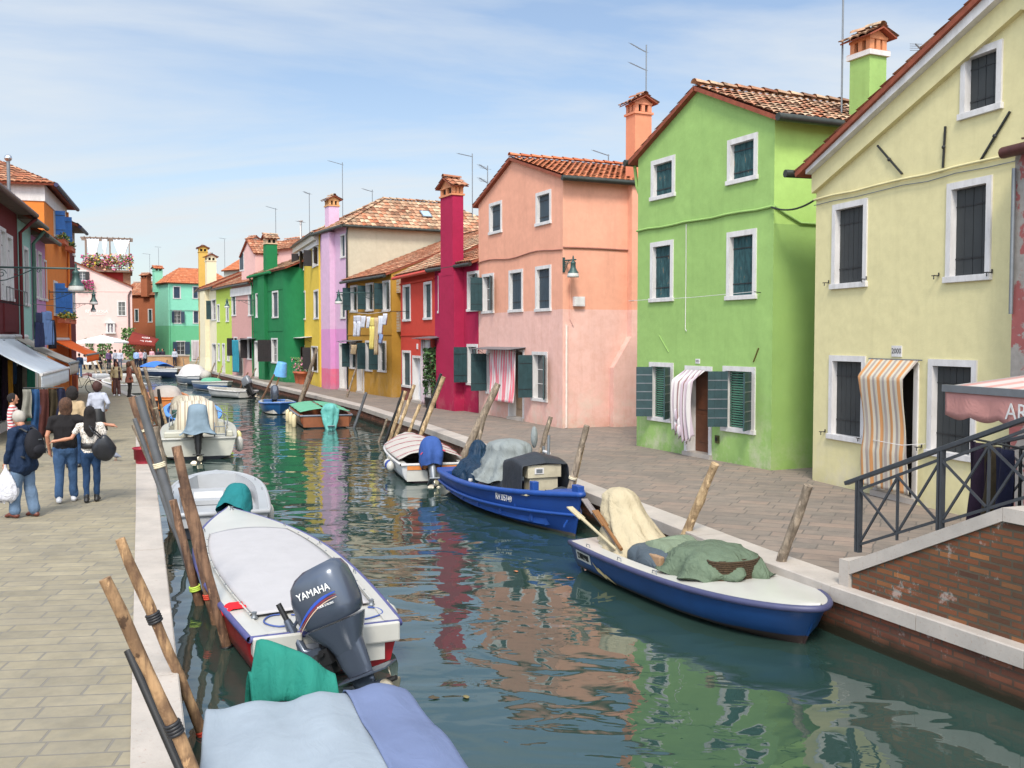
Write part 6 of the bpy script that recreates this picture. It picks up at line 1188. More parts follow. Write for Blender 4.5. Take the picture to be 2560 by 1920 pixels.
# ---- 2 covered boat nearest the camera, stern away from us
CB = fabric('cover_ice_blue', rgb(140, 150, 160), 0.75, 0.05, 0.02, 2.2); CB2 = fabric('cover_periwinkle', rgb(100, 112, 144), 0.75, 0.06, 0.02, 2.2)
b = Boat((-1.66, 8.0), (-0.02, 3.0), 1.66, 0.40, 'boat under a pale ice blue tarpaulin with a periwinkle edge, nearest the camera', hullmat('hull_white_near', (0.5, 0.5, 0.5, 1)), sheer=0.08, st=0.9, fd=0.8); B_NEAR = b
def nc(a, c):
    t = -0.015 + a * 0.9; w = b.w(max(t, 0)) + 0.05; s_ = c * 2 - 1; e = min(abs(s_) * 1.28, 1.0); dr = max(0, abs(s_) * 1.28 - 1.0) / 0.28; rid = (0.05 + 0.10 * min(a * 3, 1)) * (1 - min(abs(s_) * 1.15, 1) ** 1.6) * (1 - 0.5 * a); end = max(0, 0.06 - a) / 0.06
    return (b.x(max(t, 0), 1) - 0.10 * end - 0.05, (1 if s_ > 0 else -1) * w * e + 0.02 * sin(a * 40) * dr, b.z(0.2) + 0.05 + rid - 0.36 * dr - 0.10 * end ** 2 + 0.012 * sin(a * 21 + c * 9) + 0.02 * sin(c * 26) * (1 - a) + 0.03 * (0.4 - abs(mnoise.noise(Vector((a * 5, c * 4, 0.3))))) + 0.012 * (0.4 - abs(mnoise.noise(Vector((a * 14 + c * 9, c * 7, 1.3))))))
b.part(MB().grid(nc, 70, 60, CB, True, 0.012), 'tarpaulin')
def nc2(a, c):
    c2 = 0.64 + 0.37 * c; p = Vector(nc(min(a * 1.0 + 0.01, 1), min(c2, 1.0))); return p + Vector((0, 0.012, 0.022 + 0.01 * sin(a * 30) * (1 - c)))
b.part(MB().grid(nc2, 60, 24, CB2, True, 0.010), 'edge_tarpaulin')
TEALC = fabric('teal_canvas', rgb(30, 112, 98), 0.8, 0.08, 0.03, 6); TEALD = fabric('teal_canvas_deep', rgb(26, 104, 108), 0.8, 0.08, 0.03, 6)
mb = MB(); ax = -0.42; cover(mb, [(ax - 0.02, 0.08, 0.12, 0.22, 0.26, 1.5), (ax - 0.02, 0.06, 0.26, 0.23, 0.27, 1.2), (ax, 0.04, 0.44, 0.235, 0.30, 0.5), (ax, 0.02, 0.60, 0.22, 0.28, 0.3), (ax, 0.0, 0.70, 0.16, 0.20, 0.2), (ax, 0.0, 0.73, 0.07, 0.09, 0.1)], TEALC, 40, 6, 0.05, 3)
mo = outboard(b, -0.42, 0.10, 0.04, radians(180 + 78), radians(30), 0.74, GEL, leg=GEL, prop=False, name='outboard_motor'); mo['label'] = 'white motor half wrapped in teal canvas'
def tf(u, v):
    A = Vector((-0.62, -0.40, 0.80)); B_ = Vector((-0.28, 0.26, 0.56)); p = A.lerp(B_, u); s_ = v * 2 - 1; D = (0.62 - 0.9 * u + 0.75 * u * u if s_ > 0 else 0.45); f = 0.02 * sin(u * 19 + s_ * 3) * abs(s_) + 0.015 * sin(u * 11)
    pk = 0.07 * sin(pi * min(u * 1.15, 1)); e_ = 0.55 if u < 0.06 else 0
    return (p.x + 0.24 * s_ * (0.75 + 0.25 * abs(s_)) + f, p.y + 0.03 * s_ - 0.05 * e_, p.z + pk - D * abs(s_) ** 2.2 - 0.10 * (abs(s_) < 0.5) * 0 + f - e_ * 0.5)
MB().grid(tf, 34, 26, TEALC, True, 0.012).build('motor_cover', None, b.e); rope([tf(0.25, v / 12) for v in range(2, 12)], ROPE, 0.007, 0, 1).build('cord', None, b.e)
# ---- 3 blue and white boat on the right with tarpaulins
BLH = hullmat('hull_blue_worn', rgb(14, 54, 102), (0.035, 0.022, 0.02, 1), 0.10, None, 0.4)
b = Boat((1.44, 14.85), (3.36, 10.75), 1.55, 0.42, 'blue hulled boat with white deck carrying beige and olive tarpaulins', BLH, deck=GEL, rub=paint('rail_navy', rgb(62, 64, 96), 0.5), sheer=0.06, st=0.84, bowp=2.6, rnd=0.60, mid=0.45, fd=0.58, dw=0.20, sole=0.10, rubr=0.04, aft=0.10); B_BW = b
BEIC = fabric('beige_canvas', rgb(170, 158, 132), 0.9, 0.08, 0.06, 4.5); OLV = fabric('olive_tarp', rgb(88, 102, 84), 0.75, 0.15, 0.08, 5); SLT = fabric('slate_tarp', rgb(70, 80, 88), 0.6, 0.15, 0.05, 4); BRNC = fabric('brown_canvas', rgb(150, 122, 96), 0.9, 0.1, 0.03, 5)
mb = MB(); cover(mb, [(0.75, -0.02, 0.34, 0.62, 0.42, 1.6), (0.70, 0, 0.50, 0.50, 0.36, 1.4), (0.50, 0.02, 0.72, 0.36, 0.30, 1.2), (0.34, 0.03, 0.95, 0.27, 0.26, 0.8), (0.28, 0.03, 1.10, 0.24, 0.22, 0.5), (0.26, 0.03, 1.18, 0.15, 0.13, 0.3), (0.26, 0.03, 1.20, 0.05, 0.05, 0.1)], BEIC, 48, 8, 0.06, 5)
TP = lambda mb, lab, cat, nm: tag(mb.build(nm, None), lab, cat)
def place(o, bt): o.location = bt.e.location; o.rotation_euler = (0, 0, bt.ang); return o
place(TP(mb, 'beige canvas draped high over the stern of the blue and white boat', 'tarpaulin', 'canvas_cover'), b)
mb = MB(); cover(mb, [(1.62, 0.0, 0.22, 0.50, 0.46, 1.0), (1.62, 0, 0.42, 0.48, 0.46, 0.7), (1.60, 0, 0.56, 0.42, 0.40, 0.6), (1.6, 0, 0.62, 0.22, 0.22, 0.4), (1.6, 0, 0.63, 0.06, 0.06, 0.2)], SLT, 44, 5, 0.05, 8, 3.2); o = place(TP(mb, 'slate and olive tarpaulin heap amidships in the blue and white boat', 'tarpaulin', 'folded_tarpaulin'), b)
mb = MB(); mb.grid(lambda u, v: (1.42 + 0.62 * u + 0.05 * sin(v * 7), 0.50 - 0.86 * v, 0.66 - 0.26 * max(0, u - 0.8) / 0.2 - 0.20 * max(0, v - 0.85) / 0.15 - 0.24 * max(0, 0.12 - v) / 0.12 + 0.03 * sin(u * 8 + v * 6)), 26, 26, fabric('pale_olive_tarp', rgb(108, 120, 100), 0.75, 0.12, 0.05, 5), True, 0.01).build('olive_sheet', None, o)
mb = MB().box((1.72, -0.42, 0.25), (2.02, -0.34, 0.56), BRNC).build('brown_flap', None, o, bevel=0.02)
mb = MB(); cover(mb, [(2.60, -0.04, 0.48, 0.60, 0.52, 1.8), (2.62, 0, 0.54, 0.56, 0.50, 1.4), (2.60, 0, 0.66, 0.50, 0.45, 1.2), (2.58, 0.02, 0.76, 0.38, 0.34, 1.2), (2.55, 0.03, 0.80, 0.18, 0.15, 0.6), (2.55, 0.03, 0.81, 0.05, 0.05, 0.2)], OLV, 48, 7, 0.06, 11, 2.8); o = place(TP(mb, 'crumpled dark olive tarpaulin over baskets on the bow of the blue and white boat', 'tarpaulin', 'olive_tarpaulin'), b)
WK = paint('dark_wicker', rgb(64, 48, 30), 0.9, var=0.5, scale=40, bump=0.01); mb = MB()
for i in range(9): mb.tube([(3.00 + 0.20 * cos(t), 0.0 + 0.36 * sin(t), 0.49 + i * 0.026) for t in [j * 2 * pi / 20 for j in range(21)]], 0.014, 6, WK, cap=False)
mb.box((2.9, -0.25, 0.49), (3.08, 0.25, 0.70), WK); place(TP(mb, 'stack of dark wicker trays under the olive tarpaulin on the bow', 'basket', 'wicker_basket'), b)
handles(b, (0.12, 0.33, 0.52)); MB().box((0.02, 0.05, 0.44), (0.06, 0.06, 0.45), GREY)
for (p, q, r_, m_, lab) in (((-0.30, -0.42, 0.80), (1.0, -0.46, 0.47), 0.022, paint('pale_wood', rgb(176, 164, 134), 0.7, var=0.1), 'pale wooden oar lying over the stern of the blue and white boat'), ((-0.12, -0.28, 0.92), (0.95, -0.40, 0.50), 0.028, paint('grey_wood', rgb(120, 112, 110), 0.8), 'weathered grey oar beside the beige canvas'), ((0.30, -0.34, 0.82), (1.15, -0.47, 0.50), 0.026, paint('orange_wood', rgb(124, 84, 44), 0.6), 'short orange varnished oar beside the beige canvas')):
    mb = MB(); p = Vector(p); q = Vector(q); mb.tube([p, p.lerp(q, 0.5), q], [r_ * 1.4, r_, r_], 8, m_); d = (q - p).normalized(); mb.beam(p - d * 0.15, p + d * 0.28, 0.10, 0.018, m_); place(TP(mb, lab, 'oar', 'oar'), b)
PC = paint('plate_cream', (0.42, 0.42, 0.38, 1), 0.6)
a_, b_, c_, d_2 = b.side(0.045, 0.20), b.side(0.15, 0.20), b.side(0.15, 0.34), b.side(0.045, 0.34); b.part(MB().add([a_, b_, c_, d_2], [(0, 1, 2, 3)], PC), 'registration_plate'); b.letters('LV01998', 0.045, 0.15, 0.27, 0.125, BLACK, 0.80, 0.012)
Z = [(0.16, 0.27), (0.205, 0.18), (0.20, 0.22), (0.25, 0.13), (0.245, 0.17), (0.30, 0.07), (0.235, 0.125), (0.24, 0.09), (0.19, 0.165), (0.195, 0.14)]
b.part(MB().add([b.side(t, z, -1, 0.012) for t, z in Z], [(0, 1, 9), (9, 1, 8), (1, 2, 8), (2, 3, 7), (8, 2, 7), (3, 4, 6), (7, 3, 6), (4, 5, 6)], paint('flash_gold', rgb(190, 170, 120), 0.6)), 'lightning_flash')
# ---- 4 blue work boat
BLU = paint('boat_blue', rgb(26, 66, 136), 0.45, var=0.12, scale=5, bump=0.003)
b = Boat((-1.06, 22.35), (1.18, 16.75), 1.75, 0.50, 'bright blue wooden work boat piled with machinery and grey tarpaulins', hullmat('hull_workboat', rgb(16, 54, 118), (0.09, 0.075, 0.055, 1), 0.05, None, 0.45), deck=BLU, rub=BLU, sheer=0.28, st=0.72, bowp=2.1, mid=0.42, fd=0.86, dw=0.07, sole=0.12, aft=0.06, chine=0.8, rubr=0.05); B_WK = b
g = [Vector((b.x(t, 0.5) + 0.0, -(b.w(t) * 0.955 + 0.02), b.z(t) * 0.50)) for t in [i / 20 for i in range(21)]]; b.part(MB().tube(g, 0.03, 6, BLU), 'strake'); b.part(MB().tube([Vector((p.x, -p.y, p.z)) for p in g], 0.03, 6, BLU), 'strake')
for t in (0.2, 0.35, 0.5, 0.65, 0.8): x = b.x(t, 1); w = b.w(t) - 0.07; b.part(MB().box((x - 0.05, -w, 0.15), (x + 0.05, -w + 0.05, 0.5), BLU).box((x - 0.05, w - 0.05, 0.15), (x + 0.05, w, 0.5), BLU), 'rib')
for t in (0.28, 0.72): x = b.x(t, 1); w = b.w(t) - 0.06; b.part(MB().box((x - 0.14, -w, 0.36), (x + 0.14, w, 0.40), BLU), 'thwart')
mb = MB().box((4.7, -0.40, b.z(0.8) - 0.02), (4.85, -0.28, b.z(0.8) + 0.16), BLU); b.part(mb, 'bollard', bevel=0.01); b.part(MB().box((5.75, -0.06, 0.70), (6.0, 0.06, 0.90), BLU), 'stem_post', bevel=0.01)
b.part(MB().tube([(5.75, -0.14, 0.28), (6.0, -0.32, 0.24)], 0.02, 6, BLU), 'bow_spike')
b.letters('RV.05749', 0.62, 0.76, 0.47, 0.17, WHITE, 0.80, 0.02)
mb = MB(); NAV = fabric('navy_tarp', rgb(20, 44, 66), 0.5, 0.2, 0.08, 6)
cover(mb, [(0.95, 0.0, 0.18, 0.55, 0.44, 1.4), (0.95, 0, 0.45, 0.62, 0.48, 1.4), (0.90, 0.02, 0.70, 0.48, 0.36, 1.4), (0.70, 0.06, 0.84, 0.20, 0.18, 1), (0.62, 0.1, 1.02, 0.17, 0.15, 1), (0.60, 0.1, 1.15, 0.10, 0.08, 0.5), (0.6, 0.1, 1.17, 0.03, 0.03, 0.2)], NAV, 44, 7, 0.09, 21, 2.4); place(TP(mb, 'navy tarpaulin tied in a crumpled bundle at the stern of the blue work boat', 'tarpaulin', 'navy_tarpaulin'), b)
GRT = fabric('grey_tarp', rgb(122, 128, 128), 0.7, 0.08, 0.05, 5)
mb = MB(); cover(mb, [(2.55, -0.05, 0.60, 0.66, 0.52, 1.8), (2.58, 0.0, 0.85, 0.50, 0.44, 1.5), (2.6, 0.05, 1.08, 0.44, 0.40, 0.7), (2.58, 0.05, 1.28, 0.40, 0.36, 0.6), (2.58, 0.05, 1.36, 0.24, 0.2, 0.3), (2.58, 0.05, 1.38, 0.05, 0.05, 0.1)], GRT, 48, 8, 0.07, 23); mb2 = rope([(2.6 + 0.465 * cos(t), 0.05 + 0.43 * sin(t), 1.04 + 0.03 * sin(t)) for t in [i * 0.7 for i in range(10)]], ROPE, 0.013, 0, 2); o = place(TP(mb, 'pale grey tarpaulin roped over an upright engine in the blue work boat', 'tarpaulin', 'grey_tarpaulin'), b); mb2.build('rope', None, o)
mb = MB(); mb.box((2.35, -0.2, 0.12), (2.85, 0.25, 0.62), paint('rusty_engine', rgb(74, 60, 50), 0.8, 0.3, var=0.4)); mb.tube([(2.5, -0.25, 0.2), (2.45, -0.3, 0.7)], 0.04, 8, paint('bone_grey', rgb(170, 165, 150), 0.7)); mb.ellipsoid((2.35, -0.42, 0.34), (0.30, 0.20, 0.18), fabric('mauve_sack', rgb(134, 116, 124), 0.9, 0.15, 0.06, 8), 14, 9, fn=lambda p: p * (1 + 0.15 * mnoise.noise(p * 9))); place(TP(mb, 'rusty engine block with a mauve sack on the floor of the blue work boat', 'engine', 'engine_block'), b)
mb = MB(); BKT = fabric('black_tarp', rgb(44, 48, 54), 0.5, 0.12, 0.03, 3)
def bt_fn(u, v):
    s_ = v * 2 - 1; e = min(abs(s_) * 1.6, 1); dr = max(0, abs(s_) * 1.6 - 1) / 0.6; return (3.55 + 0.95 * u + 0.06 * sin(v * 9) * dr, (1 if s_ > 0 else -1) * 0.46 * e * (1 + 0.12 * dr), 1.12 + 0.16 * sin(pi * u) * (1 - e * 0.5) - 0.85 * dr - 0.04 * e)
mb.grid(bt_fn, 24, 40, BKT, True, 0.012); o = place(TP(mb, 'stiff black tarpaulin hooded over a winch box in the blue work boat', 'tarpaulin', 'black_tarpaulin'), b)
mb = MB(); CRB = paint('dirty_cream', rgb(176, 168, 146), 0.6, var=0.15); mb.box((4.1, -0.33, 0.85), (4.46, 0.33, 1.08), CRB).box((4.15, -0.28, 0.30), (4.42, 0.28, 0.85), CRB).box((4.46, -0.2, 0.92), (4.475, -0.02, 1.03), WHITE).box((4.475, -0.17, 0.94), (4.48, -0.05, 1.01), GREY); mb.tube([(4.44, -0.2, 0.3), (4.5, 0.0, 0.62), (4.44, 0.2, 0.3)], 0.015, 6, IRON); place(TP(mb, 'cream winch box with a small meter under the black tarpaulin', 'winch', 'winch_box'), b)
mb = MB(); mb.tube([(3.35, 0.55, 0.4), (3.3, 0.6, 1.5)], 0.03, 8, GREY).tube([(3.0, 0.62, 0.4), (3.0, 0.62, 1.25)], 0.03, 8, GREY).tube([(3.0, 0.62, 1.15), (3.32, 0.6, 1.15)], 0.03, 8, WHITE); mb.ellipsoid((2.8, 0.5, 1.42), (0.07, 0.07, 0.22), GRT, 12, 8); b.part(mb, 'gantry')
rg = random.Random(5)
for (x, y, z, r, m_, l) in ((1.5, -0.25, 0.55, 0.26, NAV, 'crumpled navy sheet beside the engine block'), (3.1, -0.2, 0.5, 0.24, BKT, 'dark oilskin bundle before the black tarpaulin'), (2.0, 0.3, 0.75, 0.28, GRT, 'grey sheet slumped behind the engine block'), (4.95, 0.1, 0.55, 0.2, BKT, 'coiled dark gear at the bow of the work boat')): mb = MB(); cover(mb, [(x, y, z - 0.25, r * 1.3, r * 1.1, 1.6), (x, y, z, r * 1.2, r, 1.4), (x + 0.05, y, z + 0.15, r * 0.7, r * 0.6, 1), (x + 0.05, y, z + 0.19, 0.05, 0.05, 0.3)], m_, 32, 6, 0.12, int(x * 10)); place(TP(mb, l, 'tarpaulin', 'sheet_bundle'), b)
for i in range(3): b.part(MB().lathe([(0.04, 0), (0.05, 0.03), (0.04, 0.06)], (0.8 + 0.5 * i, -0.5, 0.45), 8, WHITE), 'float')
b.part(MB().beam((2.2, -0.58, 0.46), (4.9, -0.50, 0.62), 0.10, 0.03, paint('plank_pale', rgb(190, 180, 150), 0.8)), 'plank')
mb = MB(); mb.grid(lambda u, v: (1.2 + 0.7 * u, 0.75 - 0.7 * v, 0.62 + 0.42 * u * (1 - 0.3 * v) + 0.03 * sin(v * 30)), 10, 24, fabric('cream_net', rgb(206, 200, 176), 0.95, 0.1, 0.06, 14), True, 0.02); place(TP(mb, 'cream netting slung between the navy and grey tarpaulins', 'net', 'fishing_net'), b)
# ---- 5 white boat with royal blue motor cover
b = Boat((-1.86, 23.35), (-3.15, 29.0), 1.62, 0.46, 'white boat with a laced white cover and royal blue motor cover', hullmat('hull_white5', (0.5, 0.5, 0.5, 1), (0.06, 0.03, 0.04, 1), 0.05, (0.14, (0.55, 0.55, 0.56, 1))), deck=GEL, rub=WHITE, sheer=0.1, st=0.9, fd=0.75, bowp=2.6); B_RB = b
WCV = fabric('white_cover', rgb(172, 166, 160), 0.8, 0.05, 0.03, 3)
b.part(MB().grid(lambda u, v: (0.35 + 4.6 * u, (v * 2 - 1) * (b.w(0.06 + 0.8 * u) + 0.02), b.z(0.5) + 0.05 + 0.2 * (1 - (v * 2 - 1) ** 2) + 0.015 * sin(u * 40) * (1 - abs(v * 2 - 1)) + 0.01 * sin(v * 25)), 50, 20, WCV, True, 0.01), 'laced_cover')
for i in range(5): b.part(MB().tube([(0.6 + 0.95 * i, (v * 2 - 1) * (b.w(0.1 + 0.17 * i) + 0.03), b.z(0.5) + 0.065 + 0.2 * (1 - (v * 2 - 1) ** 2)) for v in [k / 10 for k in range(11)]], 0.008, 5, paint('maroon_cord', rgb(150, 80, 90), 0.8)), 'lacing')
b.part(MB().box((-0.02, -0.6, 0.32), (0.10, 0.6, 0.44), paint('varnish', rgb(196, 120, 60), 0.4)), 'transom_board')
RBC = fabric('royal_blue_canvas', rgb(50, 78, 138), 0.8, 0.08, 0.03, 5); mo = outboard(b, -0.25, 0.05, 0.38, 0, radians(28), 0.95, MGREY, prop=True, cowl=False); mb = MB(); cover(mb, [(0.02, 0, 0.02, 0.25, 0.22, 1.2), (0.0, 0, 0.2, 0.33, 0.27, 1), (0.0, 0, 0.48, 0.36, 0.28, 0.4), (0.0, 0, 0.66, 0.31, 0.24, 0.3), (0, 0, 0.78, 0.18, 0.14, 0.2), (0, 0, 0.80, 0.05, 0.05, 0.1)], RBC, 36, 5, 0.05, 31); mb.build('motor_cover', None, mo)
rope([(-0.3, 0.3, 0.25), (0.0, 0.0, 0.62), (-0.35, -0.3, 0.3)], paint('red_cord', rgb(190, 60, 80), 0.8), 0.012).build('cord', None, mo)
for (x, y, m_) in ((1.2, 0.86, GEL), (1.45, 0.88, paint('fender_blue', rgb(40, 60, 130), 0.5)), (1.7, 0.88, GEL)): fender(b, x, y, 0.40, m_, r=0.10, h=0.26)
# ---- 6 white open boat behind the red hulled one
b = Boat((-4.92, 16.75), (-6.42, 21.6), 1.72, 0.46, 'grey white open boat with a rounded bow and deep teal motor cover', hullmat('hull_navy6', (0.5, 0.5, 0.52, 1), (0.03, 0.035, 0.05, 1), 0.30), deck=GELG, rub=GELG, sheer=0.05, st=0.92, bowp=2.6, rnd=0.6, mid=0.45, fd=0.86, dw=0.16, sole=0.22, rubr=0.045); B_G = b
b.part(MB().box((2.3, -0.6, 0.23), (3.9, 0.6, 0.32), GELG).box((2.55, -0.1, 0.321), (3.4, 0.45, 0.326), WHITE), 'hatch', bevel=0.02); handles(b, (0.45, 0.7))
mo = outboard(b, -0.05, -0.20, 0.40, -0.35, radians(48), 0.82, MGREY, prop=True, cowl=False); mb = MB(); cover(mb, [(0.02, 0, -0.02, 0.40, 0.30, 1.2), (0.1, 0, 0.2, 0.42, 0.30, 1), (0.05, 0, 0.48, 0.36, 0.27, 0.5), (0.0, 0, 0.64, 0.28, 0.22, 0.3), (0, 0, 0.74, 0.15, 0.12, 0.2), (0, 0, 0.76, 0.05, 0.04, 0.1)], TEALD, 36, 4, 0.05, 33); mb.build('motor_cover', None, mo); rope([(0.3, 0.28, 0.4), (0.0, 0.3, 0.5), (-0.3, 0.2, 0.45)], ROPE, 0.01).build('cord', None, mo); fender(b, 0.9, -0.88, 0.42, r=0.06)
# ---- 7 white cruiser with striped console cover on the left
b = Boat((-8.72, 27.75), (-10.75, 34.2), 2.12, 0.62, 'white motorboat with a striped console cover, ladder and grey motor cover', hullmat('hull_white7', (0.52, 0.51, 0.45, 1), (0.012, 0.013, 0.02, 1), 0.10), deck=paint('gelcoat_cream', (0.43, 0.42, 0.35, 1), 0.35, var=0.04), rub=GEL, sheer=0.12, st=0.92, fd=0.62, bowp=2.5, dw=0.20, sole=0.25, aft=0.12); B_C = b
STR = ostripe('brown_cream_stripe', [((0.56, 0.53, 0.42, 1), 0.45), (rgb(176, 160, 140), 0.2), ((0.56, 0.53, 0.42, 1), 0.12), (rgb(150, 134, 118), 0.23)], 0.20, 1)
mb = MB(); cover(mb, [(2.2, 0.05, 0.62, 0.62, 0.60, 0.8), (2.2, 0.05, 1.0, 0.60, 0.57, 0.6), (2.25, 0.05, 1.32, 0.52, 0.52, 0.4), (2.3, 0.05, 1.48, 0.45, 0.46, 0.3), (2.3, 0.05, 1.51, 0.3, 0.3, 0.2), (2.3, 0.05, 1.52, 0.1, 0.1, 0.1)], STR, 48, 6, 0.04, 41, 4.0); b.part(mb, 'console_cover')
b.part(MB().box((0.05, 0.30, 0.63), (0.75, 0.92, 0.80), paint('gelcoat_cream', (0.43, 0.42, 0.35, 1), 0.35, var=0.04)).box((0.05, -0.92, 0.63), (0.75, -0.75, 0.80), paint('gelcoat_cream', (0.43, 0.42, 0.35, 1), 0.35, var=0.04)), 'seat', bevel=0.04)
mb = MB()
for y in (-0.42, -0.72): mb.tube([(0.05, y, 0.64), (0.02, y, 1.0), (0.1, y, 1.02)], 0.018, 6, GREY)
for z in (0.70, 0.92): mb.tube([(0.04, -0.42, z), (0.04, -0.72, z)], 0.018, 6, GREY)
b.part(mb, 'boarding_ladder')
for sg in (1, -1):
    mb = MB(); mb.tube([(3.2, sg * 0.86, 0.68), (3.25, sg * 0.85, 0.98), (4.4, sg * 0.66, 1.04), (5.4, sg * 0.40, 1.05), (6.1, 0.05 * sg, 1.05)], 0.018, 6, GREY)
    for x, y in ((3.8, 0.78), (4.7, 0.60), (5.5, 0.38)): mb.tube([(x, sg * y, 0.66), (x, sg * (y - 0.02), 1.02)], 0.014, 6, GREY)
    b.part(mb, 'bow_rail')
GMC = fabric('slate_blue_canvas', rgb(118, 136, 150), 0.8, 0.06, 0.03, 4); mo = outboard(b, -0.30, 0.02, 0.62, 0, radians(6), 1.15, BLACK, prop=True, cowl=False); mb = MB(); cover(mb, [(0.02, 0, 0.12, 0.34, 0.36, 1.6), (0.02, 0, 0.26, 0.33, 0.26, 1), (0.02, 0, 0.48, 0.34, 0.24, 0.4), (0.0, 0, 0.68, 0.33, 0.22, 0.3), (0.02, 0, 0.80, 0.28, 0.19, 0.2), (0.02, 0, 0.84, 0.12, 0.08, 0.1)], GMC, 40, 5, 0.05, 43, 3.4); mb.build('motor_cover', None, mo)
fender(b, 0.9, -1.12, 0.55, r=0.11, h=0.45); fender(b, 2.0, -1.14, 0.62, paint('fender_yellow', rgb(210, 200, 140), 0.5), r=0.09, h=0.45)
# ---- 8 light blue boat beyond it
LBH = hullmat('hull_lightblue', rgb(70, 136, 214), (0.1, 0.25, 0.5, 1), 0.03); LB = paint('sky_blue_paint', rgb(84, 146, 222), 0.5, var=0.08)
b = Boat((-11.2, 35.4), (-14.0, 43.0), 2.1, 0.55, 'sky blue open boat with striped cloths over its load', LBH, deck=LB, rub=LB, sheer=0.3, st=0.7, fd=0.84, bowp=2.2, dw=0.14, sole=0.15); B_LB = b
mb = MB(); cover(mb, [(2.6, 0, 0.45, 1.5, 0.8, 0.6), (2.6, 0, 0.8, 1.3, 0.70, 0.8), (2.5, 0, 1.05, 0.9, 0.5, 0.8), (2.4, 0, 1.2, 0.4, 0.3, 0.5), (2.4, 0, 1.22, 0.1, 0.1, 0.1)], STR, 40, 7, 0.06, 44); b.part(mb, 'striped_cover'); mb = MB(); cover(mb, [(5.3, 0.3, 0.5, 0.45, 0.45, 0.6), (5.3, 0.3, 0.85, 0.42, 0.42, 0.6), (5.3, 0.3, 1.05, 0.25, 0.25, 0.4), (5.3, 0.3, 1.1, 0.05, 0.05, 0.1)], fabric('stone_canvas', rgb(160, 152, 136)), 30, 5, 0.06, 45); b.part(mb, 'canvas_bundle')
b.part(MB().box((0.3, 0.2, 0.3), (1.1, 0.8, 0.8), paint('crate_green', rgb(24, 66, 54), 0.6)), 'green_locker', bevel=0.02)
# ---- small far boats
b = Boat((-16.0, 47.2), (-19.2, 54.5), 1.9, 0.5, 'dark boat with orange varnished rails moored at the left bank', hullmat('hull_dark9', rgb(40, 40, 48)), deck=paint('varnish', rgb(196, 120, 60), 0.4), rub=paint('varnish', rgb(196, 120, 60), 0.4)); mb = MB(); cover(mb, [(3.5, 0, 0.5, 1.4, 0.7, 0.5), (3.5, 0, 0.9, 1.1, 0.5, 0.5), (3.5, 0, 1.0, 0.3, 0.2, 0.3)], WCV, 30, 5, 0.05, 47); b.part(mb, 'cover')
b = Boat((-23.0, 60.5), (-27.2, 67.5), 2.0, 0.6, 'white boat with black waterline behind the two strolling women', hullmat('hull_white10', (0.5, 0.5, 0.5, 1), BLACK and (0.012, 0.012, 0.015, 1), 0.22), sheer=0.15); b.part(MB().box((1.5, -0.6, 0.6), (3.8, 0.6, 1.15), GEL), 'cabin', bevel=0.1)
b = Boat((-28.5, 70.0), (-33.0, 77.5), 2.0, 0.55, 'black and red boat moored near the restaurant quay', hullmat('hull_black11', (0.02, 0.02, 0.025, 1), (0.1, 0.02, 0.02, 1), 0.08), deck=paint('deck_maroon', rgb(96, 50, 50), 0.6)); b.part(MB().box((1.0, -0.5, 0.5), (2.6, 0.5, 0.85), GELG), 'cover', bevel=0.1)
b = Boat((-7.0, 37.6), (-9.2, 44.6), 2.05, 0.50, 'brown wooden boat with a green decked cover and wrapped teal motor', hullmat('hull_brown12', rgb(120, 66, 40), (0.12, 0.14, 0.18, 1), 0.12), deck=paint('varnish_dark', rgb(130, 76, 46), 0.4), rub=paint('rail_grey', rgb(110, 118, 130), 0.5), st=0.95, sheer=0.05); B_BR = b
GRNC = fabric('sea_green_cover', rgb(96, 160, 130), 0.8, 0.08, 0.04, 3)
for (y0, y1) in ((0.05, 0.95), (-0.95, -0.05)): b.part(MB().grid(lambda u, v: (0.35 + 4.8 * u, y0 + (y1 - y0) * v, 0.60 + 0.14 * sin(pi * (0.5 + (y0 + (y1 - y0) * v) / 2)) + 0.012 * sin(u * 24)), 30, 10, GRNC, True, 0.02), 'cover_panel')
mo = outboard(b, -0.3, -0.1, 0.42, 0, radians(16), 1.0, MGREY, prop=False, cowl=False); mb = MB(); cover(mb, [(-0.06, 0, -0.62, 0.12, 0.12, 1.2), (0.0, 0, -0.3, 0.2, 0.2, 1.2), (0.0, 0, 0.2, 0.3, 0.28, 1), (0.0, 0, 0.38, 0.32, 0.25, 0.6), (0, 0, 0.5, 0.2, 0.15, 0.4), (0, 0, 0.53, 0.05, 0.05, 0.1)], fabric('teal_plastic', rgb(96, 166, 160), 0.35, 0.12, 0.05, 7), 30, 6, 0.09, 51); mb.build('motor_wrap', None, mo)
for x in (0.8, 2.2, 3.6): fender(b, x, 1.12, 0.50, paint('fender_cream', rgb(214, 200, 160), 0.6), r=0.09, h=0.55)
b = Boat((-11.5, 48.3), (-10.2, 43.9), 1.55, 0.42, 'mid blue rowing boat with white gunwale and a tilted slate motor', hullmat('hull_blue13', rgb(38, 92, 148), (0.02, 0.04, 0.08, 1), 0.04), deck=GEL, rub=paint('rail_blue', rgb(84, 124, 190), 0.5), st=0.8, bowp=5.0, sheer=0.15, fd=0.9); outboard(b, -0.1, 0, 0.5, 0, radians(55), 1.0, YM, prop=False)
b = Boat((-14.9, 56.4), (-17.9, 58.9), 1.5, 0.42, 'small white dinghy with a silver motor near the lime house', hullmat('hull_white14', (0.55, 0.56, 0.56, 1)), deck=GEL, st=0.9, bowp=2.6); outboard(b, -0.2, 0, 0.5, 0.2, radians(30), 1.0, MGREY, leg=BLACK)
